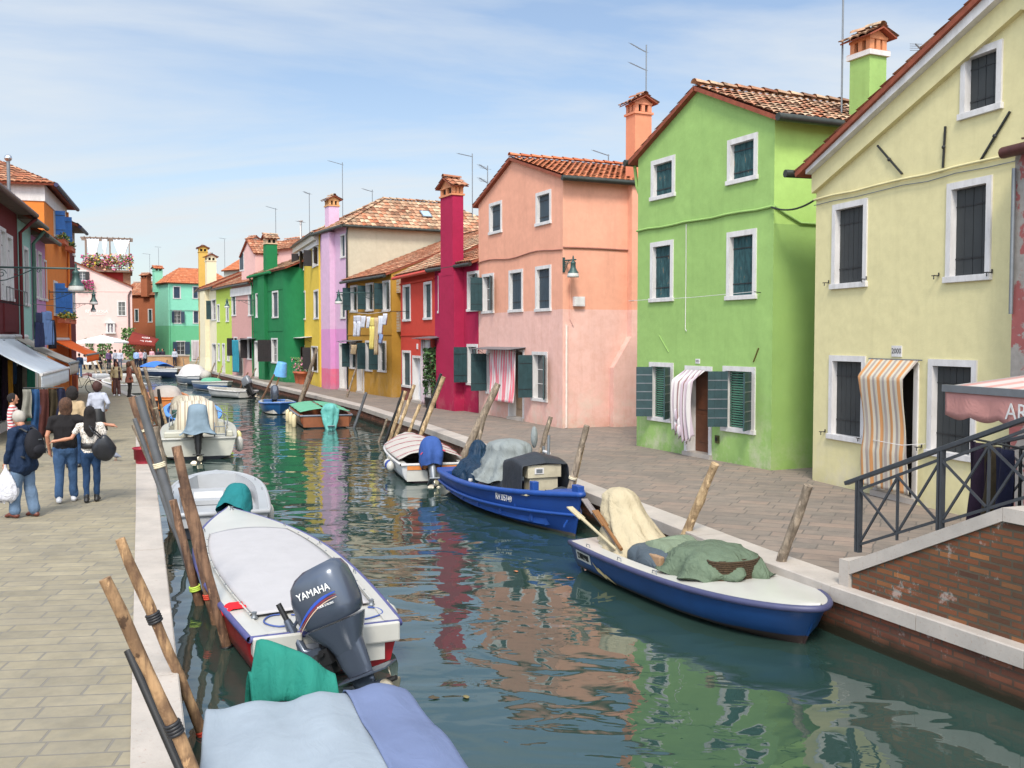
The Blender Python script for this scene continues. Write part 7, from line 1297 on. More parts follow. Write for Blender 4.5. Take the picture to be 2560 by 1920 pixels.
b = Boat((-20.6, 66.8), (-17.9, 62.9), 1.9, 0.55, 'white topped blue boat with a pale green awning cloth and bundled sail', hullmat('hull_blue15', rgb(40, 84, 134), (0.05, 0.08, 0.1, 1), 0.04, (0.42, (0.5, 0.52, 0.5, 1))), deck=GEL, rub=GEL); mb = MB(); cover(mb, [(1.5, 0, 0.55, 1.0, 0.6, 0.4), (1.5, 0, 0.75, 0.8, 0.4, 0.4), (1.5, 0, 0.8, 0.2, 0.1, 0.2)], GRNC, 30, 5, 0.05, 53); b.part(mb, 'cloth'); b.part(MB().ellipsoid((0.1, 0.1, 0.9), (0.4, 0.35, 0.35), WCV, 14, 9, fn=lambda p: p * (1 + 0.2 * mnoise.noise(p * 5))), 'sail_bundle')
b = Boat((-24.6, 75.9), (-22.3, 71.3), 2.1, 0.62, 'boat with a humped pale grey cover moored behind the dinghy', hullmat('hull_grey16', rgb(84, 96, 112), (0.05, 0.05, 0.06, 1), 0.06, (0.5, (0.5, 0.5, 0.5, 1)))); mb = MB(); cover(mb, [(2.4, 0, 0.62, 2.0, 1.0, 0.3), (2.3, 0, 0.95, 1.7, 0.85, 0.3), (2.1, 0, 1.3, 1.1, 0.6, 0.3), (2.0, 0, 1.45, 0.4, 0.3, 0.3), (2.0, 0, 1.46, 0.1, 0.1, 0.1)], fabric('pale_grey_cover', rgb(190, 186, 184)), 30, 5, 0.03, 54); b.part(mb, 'boat_cover')
b = Boat((-32.4, 88.6), (-28.2, 84.2), 2.2, 0.7, 'navy boat with a bright blue cover below the far parapet', hullmat('hull_navy17', rgb(20, 34, 60), (0.02, 0.03, 0.05, 1), 0.06, (0.55, (0.5, 0.5, 0.52, 1)))); b.part(MB().grid(lambda u, v: (0.6 + 3.0 * u, (v * 2 - 1) * 0.9, 0.9 + 0.5 * (1 - (v * 2 - 1) ** 2) * (0.6 + 0.4 * sin(pi * u))), 14, 10, fabric('blue_cover', rgb(60, 110, 190)), True, 0.03), 'blue_cover')
# ================================================================ mooring poles
PW1 = wood('pole_brown', rgb(122, 94, 74), rgb(70, 52, 44)); PW2 = wood('pole_pale', rgb(176, 152, 118), rgb(110, 88, 66)); PW3 = wood('pole_grey', rgb(140, 126, 110), rgb(88, 78, 68)); PW4 = wood('pole_orange', rgb(158, 126, 92), rgb(92, 68, 52)); PGR = paint('pipe_grey', rgb(96, 98, 102), 0.45, 0.4, var=0.15)
BLKT = paint('black_tape', rgb(30, 30, 34), 0.5)
def pole(tx, ty, bx, by, r, mat, label, Y=None, dY=0.0, bands=(), gr=None, zend=None, knots=True):
    """leaning pole: foot where the pixel ray meets the water (or depth Y), top at depth Y+dY"""
    a = G(bx, by, WZ) if Y is None else AT(bx, by, Y); t = AT(tx, ty, a.y + dY); d = (t - a).normalized(); foot = a - d * (max(0, a.z + 1.2) / max(d.z, 0.3)) if a.z > -1.0 else a
    rg = random.Random(int(tx * 7 + ty)); n = 12; L = (t - foot).length; pts = []; rs = []; sd = d.orthogonal().normalized(); s2 = d.cross(sd)
    for i in range(n + 1):
        k = i / n; w = 0.010 * L / 3; pts.append(foot.lerp(t, k) + (sd * rg.uniform(-w, w) + s2 * rg.uniform(-w, w) if 0 < i < n and knots else Vector())); rs.append(r * (1.12 - 0.2 * k) * (rg.uniform(0.88, 1.12) if knots else 1))
    e = empty('mooring_pole', foot, 0, label, 'mooring pole', gr); o = foot
    MB().tube([p - o for p in pts], rs, 12, mat).build('shaft', None, e)
    for (k, m_, w) in bands:
        p = foot.lerp(t, k) - o; mb = MB()
        for j in range(w): q = p + d * (0.022 * j); mb.tube([q + sd * ((r * 1.16) * cos(x)) + s2 * ((r * 1.16) * sin(x)) for x in [i * pi / 6 for i in range(13)]], 0.013, 6, m_, cap=False)
        mb.build('rope_band', None, e)
    return e
GRN_R = paint('lime_rope', rgb(190, 220, 90), 0.7); RED_R = paint('red_rope', rgb(200, 70, 50), 0.7); GL_ = 'mooring poles along the left quay'; GRP = 'mooring poles along the right quay'
pole(262, 1447, 478, 1915, 0.040, PW4, 'nearest weathered pole with a black taped joint on the left quay', Y=6.3, dY=-0.15, bands=((0.60, BLKT, 4),), gr=GL_)
pole(320, 1625, 452, 1925, 0.032, BLACK, 'black plastic tube lashed behind the nearest left pole', Y=6.4, dY=0.2, gr=GL_, knots=False)
pole(300, 1347, 512, 1838, 0.046, PW4, 'tall varnished looking pole with black tape right of the nearest pole', dY=-0.15, bands=((0.70, BLKT, 4), (0.28, RED_R, 2)), gr=GL_)
pole(441, 1116, 566, 1618, 0.052, PW1, 'long brown pole crossing the side of the red hulled boat', dY=-0.15, bands=((0.22, BLACK, 2),), gr=GL_)
pole(455, 1218, 538, 1560, 0.046, PW1, 'brown pole tied with red rope beside the long brown pole', dY=-0.15, bands=((0.42, RED_R, 3),), gr=GL_)
pole(432, 1250, 498, 1512, 0.055, PW1, 'dark brown pole wearing a bright lime green rope', dY=-0.15, bands=((0.42, GRN_R, 3),), gr=GL_)
pole(347, 990, 496, 1490, 0.060, PGR, 'thick grey plastic pipe pole left of the white cruiser', dY=-0.15, bands=((0.72, ROPE, 3),), gr=GL_, knots=False)
pole(330, 992, 448, 1325, 0.080, PW1, 'stout dark timber post bound to the grey pipe', dY=-0.15, bands=((0.80, ROPE, 2),), gr=GL_)
pole(336, 1046, 470, 1420, 0.035, PGR, 'thin grey pole leaning by the dark timber post', dY=-0.15, gr=GL_)
pole(333, 1062, 440, 1300, 0.048, PW3, 'pale split pole next to the red tub', dY=-0.15, gr=GL_)
pole(386, 1068, 436, 1330, 0.085, PW3, 'thick grey weathered post close to the white cruiser transom', dY=-0.15, gr=GL_)
for i, (a, r, m_, l) in enumerate((((329, 902, 402, 1075), 0.085, PW1, 'longest dark brown pole of the left cluster'), ((346, 917, 384, 1085), 0.05, PW4, 'orange brown pole in the left cluster'), ((337, 915, 378, 1060), 0.045, PW4, 'slim tan pole in the left cluster'), ((361, 917, 404, 1080), 0.07, PW3, 'grey pole in the left cluster'), ((396, 973, 410, 1085), 0.06, BLACK, 'upright black post in the left cluster'), ((402, 1010, 424, 1090), 0.05, PW2, 'pale wood pole right of the black post'))): pole(*a, r, m_, l, dY=-0.15, gr=GL_, bands=((0.5, ROPE, 2),) if i == 3 else ())
for i, (a, r) in enumerate((((210, 903, 225, 940), .07), ((227, 898, 247, 950), .09), ((238, 892, 263, 957), .07), ((254, 893, 277, 958), .07), ((315, 890, 322, 930), .07), ((305, 931, 313, 975), .05), ((296, 925, 300, 968), .05))): pole(*a, r, (PW2, PW3)[i % 2], ('pale pole on the far left bank, ' + ('first', 'second', 'third', 'fourth', 'fifth', 'sixth', 'seventh')[i] + ' one counted from the left'), dY=0.5, gr='far poles at the left bank')
pole(1788, 1159, 1700, 1372, 0.068, PW2, 'thick pale bleached pole behind the beige canvas of the blue and white boat', Y=14.7, dY=-0.4, gr=GRP)
pole(2021, 1213, 1945, 1425, 0.062, PW3, 'bleached silver pole behind the bow of the blue and white boat', Y=12.6, dY=-0.3, gr=GRP)
pole(1467, 1064, 1416, 1255, 0.055, PW3, 'grey pole at the bow of the blue work boat', Y=17.7, dY=-0.2, bands=((0.62, ROPE, 2),), gr=GRP)
pole(1457, 1112, 1424, 1250, 0.045, PW2, 'short pale pole tied to the grey one at the work boat bow', Y=17.9, dY=-0.2, gr=GRP)
pole(1377, 1042, 1345, 1150, 0.055, PW3, 'slim pole behind the black tarpaulin of the work boat', Y=21.5, gr=GRP, bands=((0.65, ROPE, 2),))
pole(1245, 959, 1165, 1128, 0.095, PW3, 'thick forked looking grey pole between the laced boat and the work boat', Y=25.5, gr=GRP)
pole(1212, 1040, 1190, 1124, 0.055, PW3, 'thin pole right behind the thick grey pole', Y=25.3, gr=GRP)
for a, r, m_, l, Y in (((1009, 977, 962, 1106), .05, BLACK, 'black pipe pole, left of the pair near the red house', 31.8), ((1014, 978, 972, 1108), .06, PW2, 'pale pole beside the black pipe pole', 31.6), ((1036, 962, 984, 1108), .055, PW2, 'light peeling pole in front of the white door', 31.2), ((1050, 1011, 1015, 1100), .055, PW2, 'short peeled pole in front of the magenta house', 30.3), ((1103, 934, 1045, 1090), .045, BLACK, 'black pole crossing the plant by the magenta house', 29.6), ((1109, 942, 1052, 1088), .07, PW2, 'cut yellowish pole beside the black one', 29.4), ((968, 1046, 948, 1104), .045, PW3, 'low leaning stake at the quay below the red house', 32.5)): pole(*a, r, m_, l, Y=Y, gr=GRP)
for a, r, m_, l in (((916, 981, 885, 1070), .06, PGR, 'grey metal pole right of the brown wooden boat'), ((890, 921, 857, 1022), .05, PW3, 'thin pole in front of the ochre house door'), ((792, 872, 745, 1022), .09, PW3, 'tall thick pole before the lemon and lilac houses'), ((783, 930, 748, 1020), .06, PW1, 'dark pole behind the tall thick one'), ((686, 936, 654, 1000), .06, PW1, 'dark pole at the stern of the blue rowing boat'), ((640, 920, 612, 975), .05, PW3, 'slim pole in front of the emerald house door'), ((620, 931, 600, 972), .05, PW1, 'short dark pole in front of the dusty pink house'), ((537, 907, 520, 952), .06, PW3, 'pole in front of the cream house'), ((556, 914, 541, 955), .05, PW2, 'pale pole in front of the lime house'), ((496, 892, 482, 928), .06, PW2, 'pale pole before the striped curtain of the mint house'), ((457, 895, 463, 930), .06, PW3, 'far pole in front of the parapet centre'), ((438, 907, 428, 932), .07, PW1, 'far dark pole by the grey covered boat'), ((418, 900, 410, 935), .06, PW3, 'far pole left of the grey covered boat')): pole(*a, r, m_, l, gr=GRP)
e = pole(702, 930, 682, 990, .05, PW4, 'yellowish pole crowned with an upturned sky blue bucket', gr=GRP); t_ = AT(703, 922, G(682, 990, WZ).y); bk = MB().lathe([(0.40, -0.42), (0.28, 0.36), (0.27, 0.38), (0.0, 0.385)], (0, 0, 0), 16, paint('bucket_blue', rgb(104, 168, 222), 0.45)).build('bucket', None); bk.location = t_; bk.rotation_euler = (0.15, 0.2, 0); tag(bk, 'sky blue bucket upturned on top of a pole before the emerald house', 'bucket')
# ================================================================ street lamps
LG = paint('lamp_green', rgb(52, 78, 76), 0.45, 0.3, var=0.1); LMP = paint('lamp_glass', (0.5, 0.5, 0.48, 1), 0.3)
def lamp(p, out, arm, s, label, scroll=True, drop=0.0):
    e = empty('street_lamp', p, atan2(out.y, out.x), label, 'street lamp', 'bracket street lamps'); mb = MB(); mb.tube([(0, 0, 0), (arm + 0.12, 0, 0)], 0.028 * s, 8, LG); mb.box((-0.01, -0.05 * s, -0.45 * s), (0.02, 0.05 * s, 0.12 * s), LG)
    mb.build('arm', None, e)
    if scroll:
        k = MB(); A = min(arm * 0.5, 1.3)
        k.tube([(0.03, 0, -0.42 * s), (A * 0.35, 0, -0.36 * s), (A * 0.7, 0, -0.2 * s), (A, 0, -0.04)], 0.016 * s, 6, LG)
        for (cx, cz, r) in ((A * 0.25, -0.18 * s, 0.13 * s), (A * 0.6, -0.12 * s, 0.08 * s), (A * 1.12, -0.08 * s, 0.07 * s)): k.tube([(cx + r * (1 - t / 11) * cos(t), 0, cz + r * (1 - t / 11) * sin(t)) for t in [i * 0.45 for i in range(20)]], 0.012 * s, 5, LG)
        k.build('scroll', None, e)
    M = MB(); c = (arm, 0, 0); M.lathe([(0.02, 0.16), (0.035, 0.05), (0.03, -0.02), (0.06, -0.05), (0.10, -0.09), (0.11, -0.13), (0.095, -0.16), (0.105, -0.30), (0.15, -0.40), (0.20, -0.47), (0.21, -0.50)], c, 16, LG, cap=False)
    for i in range(len(M.v)): x, y, z = M.v[i]; M.v[i] = (arm + (x - arm) * s, y * s, z * s)
    M.build('lamp_housing', None, e); M = MB().lathe([(0.20, -0.50), (0.225, -0.60), (0.22, -0.66), (0.0, -0.64)], c, 16, LMP, cap=False)
    for i in range(len(M.v)): x, y, z = M.v[i]; M.v[i] = (arm + (x - arm) * s, y * s, z * s)
    M.build('lamp_shade', None, e); return e
OUTL = Vector((0.951, 0.308, 0))
lamp(Vector((*FL(30.0, 0.0), 4.97)), OUTL, 2.35, 1.05, 'large green bracket lamp in front of the oxblood house', True)
lamp(Vector((*FL(42.6, 0.0), 4.80)), OUTL, 1.75, 0.78, 'green scrolled bracket lamp in front of the orange house')
lamp(Vector((*FL(51.6, 0.0), 4.62)), OUTL, 0.95, 0.62, 'smallest green bracket lamp at the end of the left row')
u, z = SALH.px(1404, 652); lamp(SALH.world(SALH.W + 0.02, 0.02, z), (SALH.ex * 0.55 - SALH.ey * 0.1 + Vector((0.35, 0, 0))).normalized(), 0.42, 0.82, 'dark lamp on a short bracket at the corner of the salmon house')
def armto(h, x, y, tx, off0=0.02):
    u, z = h.px(x, y); p = h.world(u, -off0, z); best = min((abs(PROJ(p - h.ey * (0.05 * k))[0] - tx), 0.05 * k) for k in range(1, 90)); return p, -h.ey, best[1]
p, o_, l_ = armto(OCH, 943, 733, 846); lamp(p, o_, l_, 0.85, 'green lamp on a long arm reaching from the ochre house')
p, o_, l_ = armto(EMH, 636, 751, 567); lamp(p, o_, min(l_, 4.0), 0.85, 'lamp on a long arm reaching from the emerald house')
# ================================================================ TV antennas
def antenna(x, y0, y1, Y, booms, label, r=0.022):
    b = AT(x, y0, Y); t = AT(x, y1, Y); e = empty('tv_antenna', b, 0, label, 'antenna', 'TV antennas on the roofs'); MB().tube([(0, 0, -0.4), (0, 0, t.z - b.z)], r, 6, GREY).build('mast', None, e)
    for (bx, by, ex, ey) in booms:
        p = AT(bx, by, Y + 0.4) - b; q = AT(ex, ey, Y) - b; mb = MB(); mb.beam(p, q, 0.035, 0.035, GREY); d = (q - p).normalized(); sd = d.cross(Vector((0, 0, 1))).normalized(); L = (q - p).length; k = max(4, int(L / 0.13))
        for i in range(k): c = p.lerp(q, i / k); w = 0.14 + 0.2 * i / k; mb.tube([c - sd * w, c + sd * w], 0.006, 4, GREY)
        mb.build('boom', None, e)
for a in ((1615, 262, 112, 33.3, ((1577, 109, 1616, 131), (1575, 157, 1616, 176)), 'antenna with two booms on the salmon chimney'), (1521, 412, 386, 37, ((1483, 376, 1521, 389),), 'low antenna above the salmon roof'), (2104, 262, -30, 23.5, (), 'very tall thin mast beside the green chimney'), (2312, 150, 128, 22, ((2290, 110, 2312, 132),), 'antenna peeking over the yellow verge'),
    (1181, 520, 384, 43, ((1146, 384, 1178, 391),), 'tall antenna behind the magenta chimney'), (1219, 480, 414, 41, ((1199, 412, 1219, 425), (1199, 445, 1219, 458)), 'two boom antenna right of the magenta chimney'), (857, 560, 406, 59, ((822, 402, 857, 412),), 'tall antenna beside the lilac chimney'), (931, 525, 474, 58, ((907, 472, 930, 479),), 'short antenna above the hipped roof'), (774, 590, 482, 66, ((760, 479, 775, 486),), 'antenna over the lemon house'), (690, 625, 520, 72, ((666, 516, 691, 523),), 'antenna above the emerald roof'), (754, 600, 556, 67, ((742, 553, 760, 556),), 'small antenna left of the lilac chimney'),
    (562, 660, 598, 98, ((549, 595, 563, 597),), 'antenna above the grey house far behind'), (397, 680, 620, 125, ((388, 617, 402, 618),), 'antenna left of the mint chimney'), (375, 700, 636, 127, ((357, 634, 376, 636),), 'antenna behind the burnt orange chimney')): antenna(*a)
# ================================================================ laundry
def cloth(h, xl, xr, yt, yb, off, mat, label, name='laundry', cat='laundry', folds=2.5, gr='laundry on the ochre house line', legs=False):
    xc = (xl + xr) / 2; ym = (yt + yb) / 2; u0 = h.px(xl, ym, off)[0]; u1 = h.px(xr, ym, off)[0]; z1 = h.px(xc, yt, off)[1]; z0 = h.px(xc, yb, off)[1]; c = h.world(u0, off, z1); mb = MB(); w = u1 - u0; H = z1 - z0
    parts = ((0, 1),) if not legs else ((0, 0.47), (0.53, 1))
    if legs: mb.grid(lambda a, b: (w * a, 0.03 * sin(a * 9), -H * 0.3 * b), 10, 4, mat, True, 0.01)
    for (a0, a1) in parts: mb.grid(lambda a, b: (w * (a0 + (a1 - a0) * a) + 0.03 * sin(b * 5), 0.05 * sin(a * folds * 2 * pi + b * 2), -H * ((0.28 if legs else 0) + (0.72 if legs else 1) * b)), 14, 8, mat, True, 0.01)
    o = mb.build(name, None); o.location = c; o.rotation_euler = (0, 0, h.ang); return tag(o, label, cat, gr)
WC = fabric('washed_white', rgb(190, 194, 206), 0.9, 0.05); YC = fabric('washed_yellow', rgb(206, 190, 110), 0.9, 0.05); BC_ = fabric('washed_beige', rgb(170, 150, 120), 0.9, 0.2); BLC = fabric('washed_blue', rgb(130, 150, 190), 0.9, 0.1)
for a in ((884, 901, 789, 841, WC, 'white trousers at the left end of the clothes line', True), (902, 914, 790, 819, WC, 'short white shirt next to the white trousers', False), (917, 925, 792, 820, WC, 'small white towel in the middle of the line', False), (925, 935, 794, 873, YC, 'long pale yellow trousers on the line', True), (936, 946, 794, 887, BC_, 'beige patterned scarf, longest item on the line', False), (946, 957, 790, 836, WC, 'white blouse right of the beige scarf', False), (948, 956, 836, 858, BLC, 'light blue cloth below the white blouse', False), (958, 967, 784, 812, WC, 'white cloth at the right end of the line', False)): cloth(OCH, a[0], a[1], a[2], a[3], -1.0, a[4], a[5], 'trousers' if a[6] else 'laundry', 'laundry', legs=a[6])
ul, zl_ = OCH.px(873, 783, -1.0); ur, zr_ = OCH.px(975, 778, -1.0); P0 = OCH.world(ul, -1.0, zl_ + 0.05); P1 = OCH.world(ur, -1.0, zr_ + 0.0)
o = MB().tube([P0, P0.lerp(P1, 0.5) - Vector((0, 0, 0.1)), P1], 0.01, 5, WHITE).tube([P0, P0 + OCH.ey * 1.0], 0.015, 5, IRON).tube([P1, P1 + OCH.ey * 1.0], 0.015, 5, IRON).build('clothes_line', None); tag(o, 'clothes line on two iron rods across the ochre house', 'clothes line')
for a in ((876, 892, 862, 886, BC_, 'grey striped cloth bundled under the ochre canopy', False),): cloth(OCH, *a[:4], -0.5, a[4], a[5])
DN = fabric('dark_denim', rgb(44, 50, 80), 0.9, 0.1); LD = fabric('light_denim', rgb(110, 136, 180), 0.9, 0.15); BS = fabric('black_cloth', rgb(28, 28, 36), 0.9)
for a in ((90, 107, 782, 868, DN, 'dark jeans hanging over the left awnings', True), (115, 131, 778, 862, LD, 'pale blue jeans hanging beside the dark ones', True), (124, 137, 800, 872, BS, 'black skirt hanging right of the pale jeans', False), (107, 113, 780, 848, LD, 'narrow blue towel between the jeans', False)): cloth(PLH, *a[:4], -1.1, a[4], a[5], 'jeans' if a[6] else 'laundry', 'laundry', gr='laundry on the left row', legs=a[6])
o = MB().tube([PLH.world(PLH.px(80, 758, -1.1)[0], -1.1, PLH.px(80, 760, -1.1)[1]), PLH.world(PLH.px(140, 765, -1.1)[0], -1.1, PLH.px(140, 765, -1.1)[1])], 0.012, 5, IRON).build('clothes_rail', None); tag(o, 'iron clothes rail in front of the orchid pink house', 'clothes rail')
# ================================================================ things on the pavement
def pot(p, r, hgt, label, n=120, seed=0, mats=None, lh=0.7, nm='potted_plant'):
    e = empty(nm, p, 0, label, 'potted plant'); MB().lathe([(r * 0.7, 0), (r, hgt * 0.85), (r * 1.12, hgt * 0.86), (r * 1.12, hgt), (r * 0.9, hgt), (r * 0.85, hgt * 0.9), (0.01, hgt * 0.9)], (0, 0, 0), 16, CLAY).build('pot', None, e); leafbed(e, -r * 1.3, r * 1.3, -r * 1.3, r * 1.3, hgt, lh, mats or GL, n, seed, 'foliage', 0.10); return e
for i, (x, y, l) in enumerate(((757, 958, 'left terracotta pot with flowers by the lemon house'), (767, 960, 'right terracotta pot with tall stems by the lemon house'))): g = G(x, y); pot(Vector((g.x - 0.15, g.y - 0.2, 0)), 0.38, 0.75, l, 130, i, [GL[0], FLK, GL[1]], 0.9)
q = MAGH.world(MAGH.px(1108, 1000)[0] - 0.1, -0.45, 0); e = empty('olive_bush', q, 0, 'tall bushy potted shrub beside the magenta house door curtain', 'potted plant'); MB().lathe([(0.25, 0), (0.32, 0.4), (0.34, 0.42), (0.3, 0.42), (0.01, 0.4)], (0, 0, 0), 14, IRON).build('pot', None, e); MB().tube([(0, 0, 0.4), (0.05, 0, 1.1), (-0.05, 0.05, 1.9)], 0.03, 6, PW1).build('stem', None, e); leafbed(e, -0.35, 0.35, -0.3, 0.3, 0.55, 1.9, [GL[0], paint('leaf_dark', (0.025, 0.06, 0.02, 1), 0.7)], 700, 5, 'foliage', 0.11)
g = G(353, 1163); e = empty('tub', (g.x, g.y + 0.25, 0), 0, 'round dark red tub of odds and ends at the left quay edge', 'tub'); TUBM = paint('tub_red', rgb(136, 26, 46), 0.5, var=0.1); MB().lathe([(0.20, 0), (0.25, 0.33), (0.275, 0.335), (0.275, 0.365), (0.25, 0.365), (0.24, 0.1), (0.01, 0.1)], (0, 0, 0.01), 24, TUBM).build('shell', None, e)
for (x, y, c, l, hh) in ((-0.08, -0.03, rgb(200, 60, 50), 'red carton standing in the dark red tub', 0.52), (0.06, 0.02, rgb(90, 140, 210), 'blue bag standing in the dark red tub', 0.50), (-0.1, 0.08, rgb(215, 215, 215), 'white packet at the back of the dark red tub', 0.60)): o = MB().box((-0.07, -0.04, 0.1), (0.07, 0.04, hh), paint('packet' + l[:4], c, 0.5), Matrix.Rotation(0.15 * (1 if x < 0 else -1), 4, 'Y')).build('packet', None, bevel=0.01); o.location = e.location + Vector((x, y, 0.0)); tag(o, l, 'packet')
# clothes rack and goods at the left shop
def rack(p, rz, label, items, hgt=1.5, w=0.9, seed=1):
    e = empty('clothes_rack', p, rz, label, 'clothes rack'); mb = MB(); mb.tube([(0, 0, 0), (0, 0, hgt)], 0.02, 8, IRON).tube([(-w / 2, 0, hgt), (w / 2, 0, hgt)], 0.015, 8, IRON)
    for a in range(4): t = a * pi / 2 + 0.5; mb.tube([(0, 0, 0.12), (0.3 * cos(t), 0.3 * sin(t), 0.02)], 0.015, 6, IRON)
    mb.build('frame', None, e); rg = random.Random(seed); M = Matrix.Translation(p) @ Matrix.Rotation(rz, 4, 'Z')
    for i, (m_, l, ln) in enumerate(items):
        x = -w / 2 + w * (i + 0.5) / len(items); yy = rg.uniform(-0.12, 0.12); ww = w / len(items) * 1.45; mb = MB(); mb.grid(lambda a, b: (x + (a - 0.5) * ww * (0.7 + 0.3 * b) + 0.015 * sin(b * 6), yy + 0.07 * sin(a * 9 + b * 2) * (0.4 + 0.6 * b), hgt - 0.03 - ln * b), 16, 10, m_, True, 0.012); o = mb.build('hanging_garment', None); o.matrix_world = M; tag(o, l, 'garment')
    return e
SC_ = [fabric('cloth_rust', rgb(66, 34, 30), 0.9, 0.35), fabric('cloth_black', rgb(34, 34, 38), 0.9), fabric('cloth_grey', rgb(120, 118, 110), 0.9, 0.2), fabric('cloth_navy', rgb(26, 28, 48), 0.9, 0.35), fabric('cloth_jade', rgb(40, 130, 110), 0.9, 0.1), fabric('cloth_plum', rgb(34, 22, 38), 0.9, 0.35), fabric('cloth_olive', rgb(52, 44, 30), 0.9, 0.35), fabric('cloth_red', rgb(150, 40, 50), 0.9, 0.2), fabric('cloth_blue', rgb(34, 66, 104), 0.9, 0.25), fabric('cloth_ochre', rgb(190, 140, 50), 0.9, 0.2)]
g = G(113, 1133); rack(Vector((g.x, g.y, 0)), 0.2, 'pavement clothes rack loaded with dark scarves by the strolling couple', [(SC_[2], 'grey scarf at the left of the pavement rack', 0.7), (SC_[8], 'blue dress on the pavement rack', 1.25), (SC_[0], 'rust brown shawl on the pavement rack', 1.2), (SC_[6], 'olive shawl on the pavement rack', 1.1), (SC_[3], 'navy dotted scarf at the right of the pavement rack', 0.75)], 1.62, 0.95, 3)
GR2 = 'goods hanging at the left shop'
for i, (x, y0, y1, wpx, m_, l) in enumerate(((24, 900, 1040, 10, SC_[9], 'yellow printed cloth hanging in the left shop'), (34, 905, 960, 8, SC_[8], 'blue cloth hanging in the left shop'), (46, 915, 1040, 14, SC_[1], 'black beaded curtain hanging in the left shop'), (78, 915, 1062, 16, SC_[4], 'jade green curtain at the end of the left shop'), (60, 918, 1050, 9, SC_[2], 'grey striped cloth beside the black beaded curtain'), (12, 890, 1050, 9, SC_[5], 'plum cloth hanging nearest the frame edge'), (140, 985, 1040, 10, SC_[9], 'orange printed scarf below the beige awning'), (150, 970, 1010, 8, SC_[8], 'small blue scarf below the beige awning'))): cloth(DRH, x - wpx / 2, x + wpx / 2, y0, y1, -0.35, m_, l, 'hanging_cloth', 'garment', 3, GR2)
# sign board and post
g = G(190, 985); o = MB().box((-0.09, -0.09, 0), (0.09, 0.09, 0.95), CLAY).build('wooden_post', None, bevel=0.01); o.location = (g.x, g.y, 0); tag(o, 'squat brown post at the corner of the left shops', 'post')
# bicycle
g = G(204, 985); e = empty('bicycle', (g.x - 0.2, g.y + 0.5, 0), 0.15, 'black bicycle parked by the brown post', 'bicycle')
for x in (-0.52, 0.52): mb = MB(); mb.tube([(x + 0.33 * cos(t), 0, 0.34 + 0.33 * sin(t)) for t in [i * pi / 12 for i in range(25)]], 0.02, 6, BLACK, cap=False); [mb.tube([(x, 0, 0.34), (x + 0.32 * cos(t), 0, 0.34 + 0.32 * sin(t))], 0.003, 4, GREY) for t in [i * pi / 6 for i in range(12)]]; mb.build('wheel', None, e)
MB().tube([(-0.52, 0, 0.34), (-0.15, 0, 0.85), (0.35, 0, 0.85), (0.52, 0, 0.34)], 0.018, 6, BLACK).tube([(-0.15, 0, 0.85), (0.0, 0, 0.3), (0.35, 0, 0.85)], 0.016, 6, BLACK).tube([(-0.52, 0, 0.34), (0.0, 0, 0.3)], 0.014, 6, BLACK).tube([(0.35, 0, 0.85), (0.32, 0, 1.05), (0.32, -0.22, 1.08)], 0.014, 6, BLACK).tube([(0.32, 0, 1.05), (0.32, 0.22, 1.08)], 0.014, 6, BLACK).build('frame', None, e); MB().ellipsoid((-0.18, 0, 0.95), (0.13, 0.07, 0.03), BLACK, 10, 6).build('saddle', None, e)
# shawl stand on the right under the pink awning
g = G(2470, 1262); SH = fabric('shawl_plum', rgb(44, 30, 50), 0.95, 0.35, 0.05, 5)
rr_ = [(SC_[5], 'plum shawl with a fringe, leftmost on the stand under the pink awning', 1.15), (SC_[6], 'olive brown shawl on the stand under the pink awning', 1.1), (SC_[3], 'navy patterned shawl on the stand under the pink awning', 1.15), (SC_[1], 'black shawl on the stand under the pink awning', 1.1), (SC_[0], 'rust shawl on the stand under the pink awning', 1.1), (SC_[5], 'second plum shawl, rightmost on the stand under the pink awning', 1.15)]
a = AT(2425, 1250, 12.9); b_ = AT(2700, 1250, 10.6); m_ = (a + b_) / 2; d2 = b_ - a; rack(Vector((m_.x, m_.y, 0)), atan2(d2.y, d2.x), 'shawl stand beside the bridge ramp under the pink awning', rr_, 1.55, Vector((d2.x, d2.y)).length, 9)
# small litter and gas pipe by the salmon corner, pigeon on the left pavement
g = G(290, 1152); PG = paint('pigeon_grey', rgb(112, 116, 128), 0.7, var=0.2); e = empty('pigeon', (g.x, g.y, 0), 2.6, 'grey pigeon standing on the left pavement', 'pigeon'); MB().loft([[Vector((x, ry * cos(t), z + rz * sin(t))) for t in [j * pi / 5 for j in range(10)]] for (x, z, ry, rz) in ((-0.19, 0.10, 0.012, 0.008), (-0.12, 0.115, 0.03, 0.025), (-0.04, 0.125, 0.055, 0.055), (0.04, 0.14, 0.055, 0.06), (0.09, 0.175, 0.032, 0.036), (0.11, 0.21, 0.024, 0.026), (0.125, 0.235, 0.026, 0.026), (0.15, 0.235, 0.012, 0.012), (0.17, 0.228, 0.003, 0.003))], PG).tube([(0.0, 0.02, 0.08), (0.01, 0.02, 0.0)], 0.005, 5, CLAY).tube([(0.0, -0.02, 0.08), (0.01, -0.02, 0.0)], 0.005, 5, CLAY).build('body', None, e)
# overhead cable between green and yellow houses
p_ = GREENH.world(GREENH.W, -0.05, za); q_ = YH.world(0, -0.03, zc + 0.0); zc_y = YH.px(2060, 495)[1]; q_.z = zc_y; o = rope([GREENH.world(GREENH.W, -0.06, GREENH.px(1936, 518)[1]), q_], BLACK, 0.02, 0.12).build('overhead_cable', None); tag(o, 'black cable slung between the green and the yellow house', 'cable')

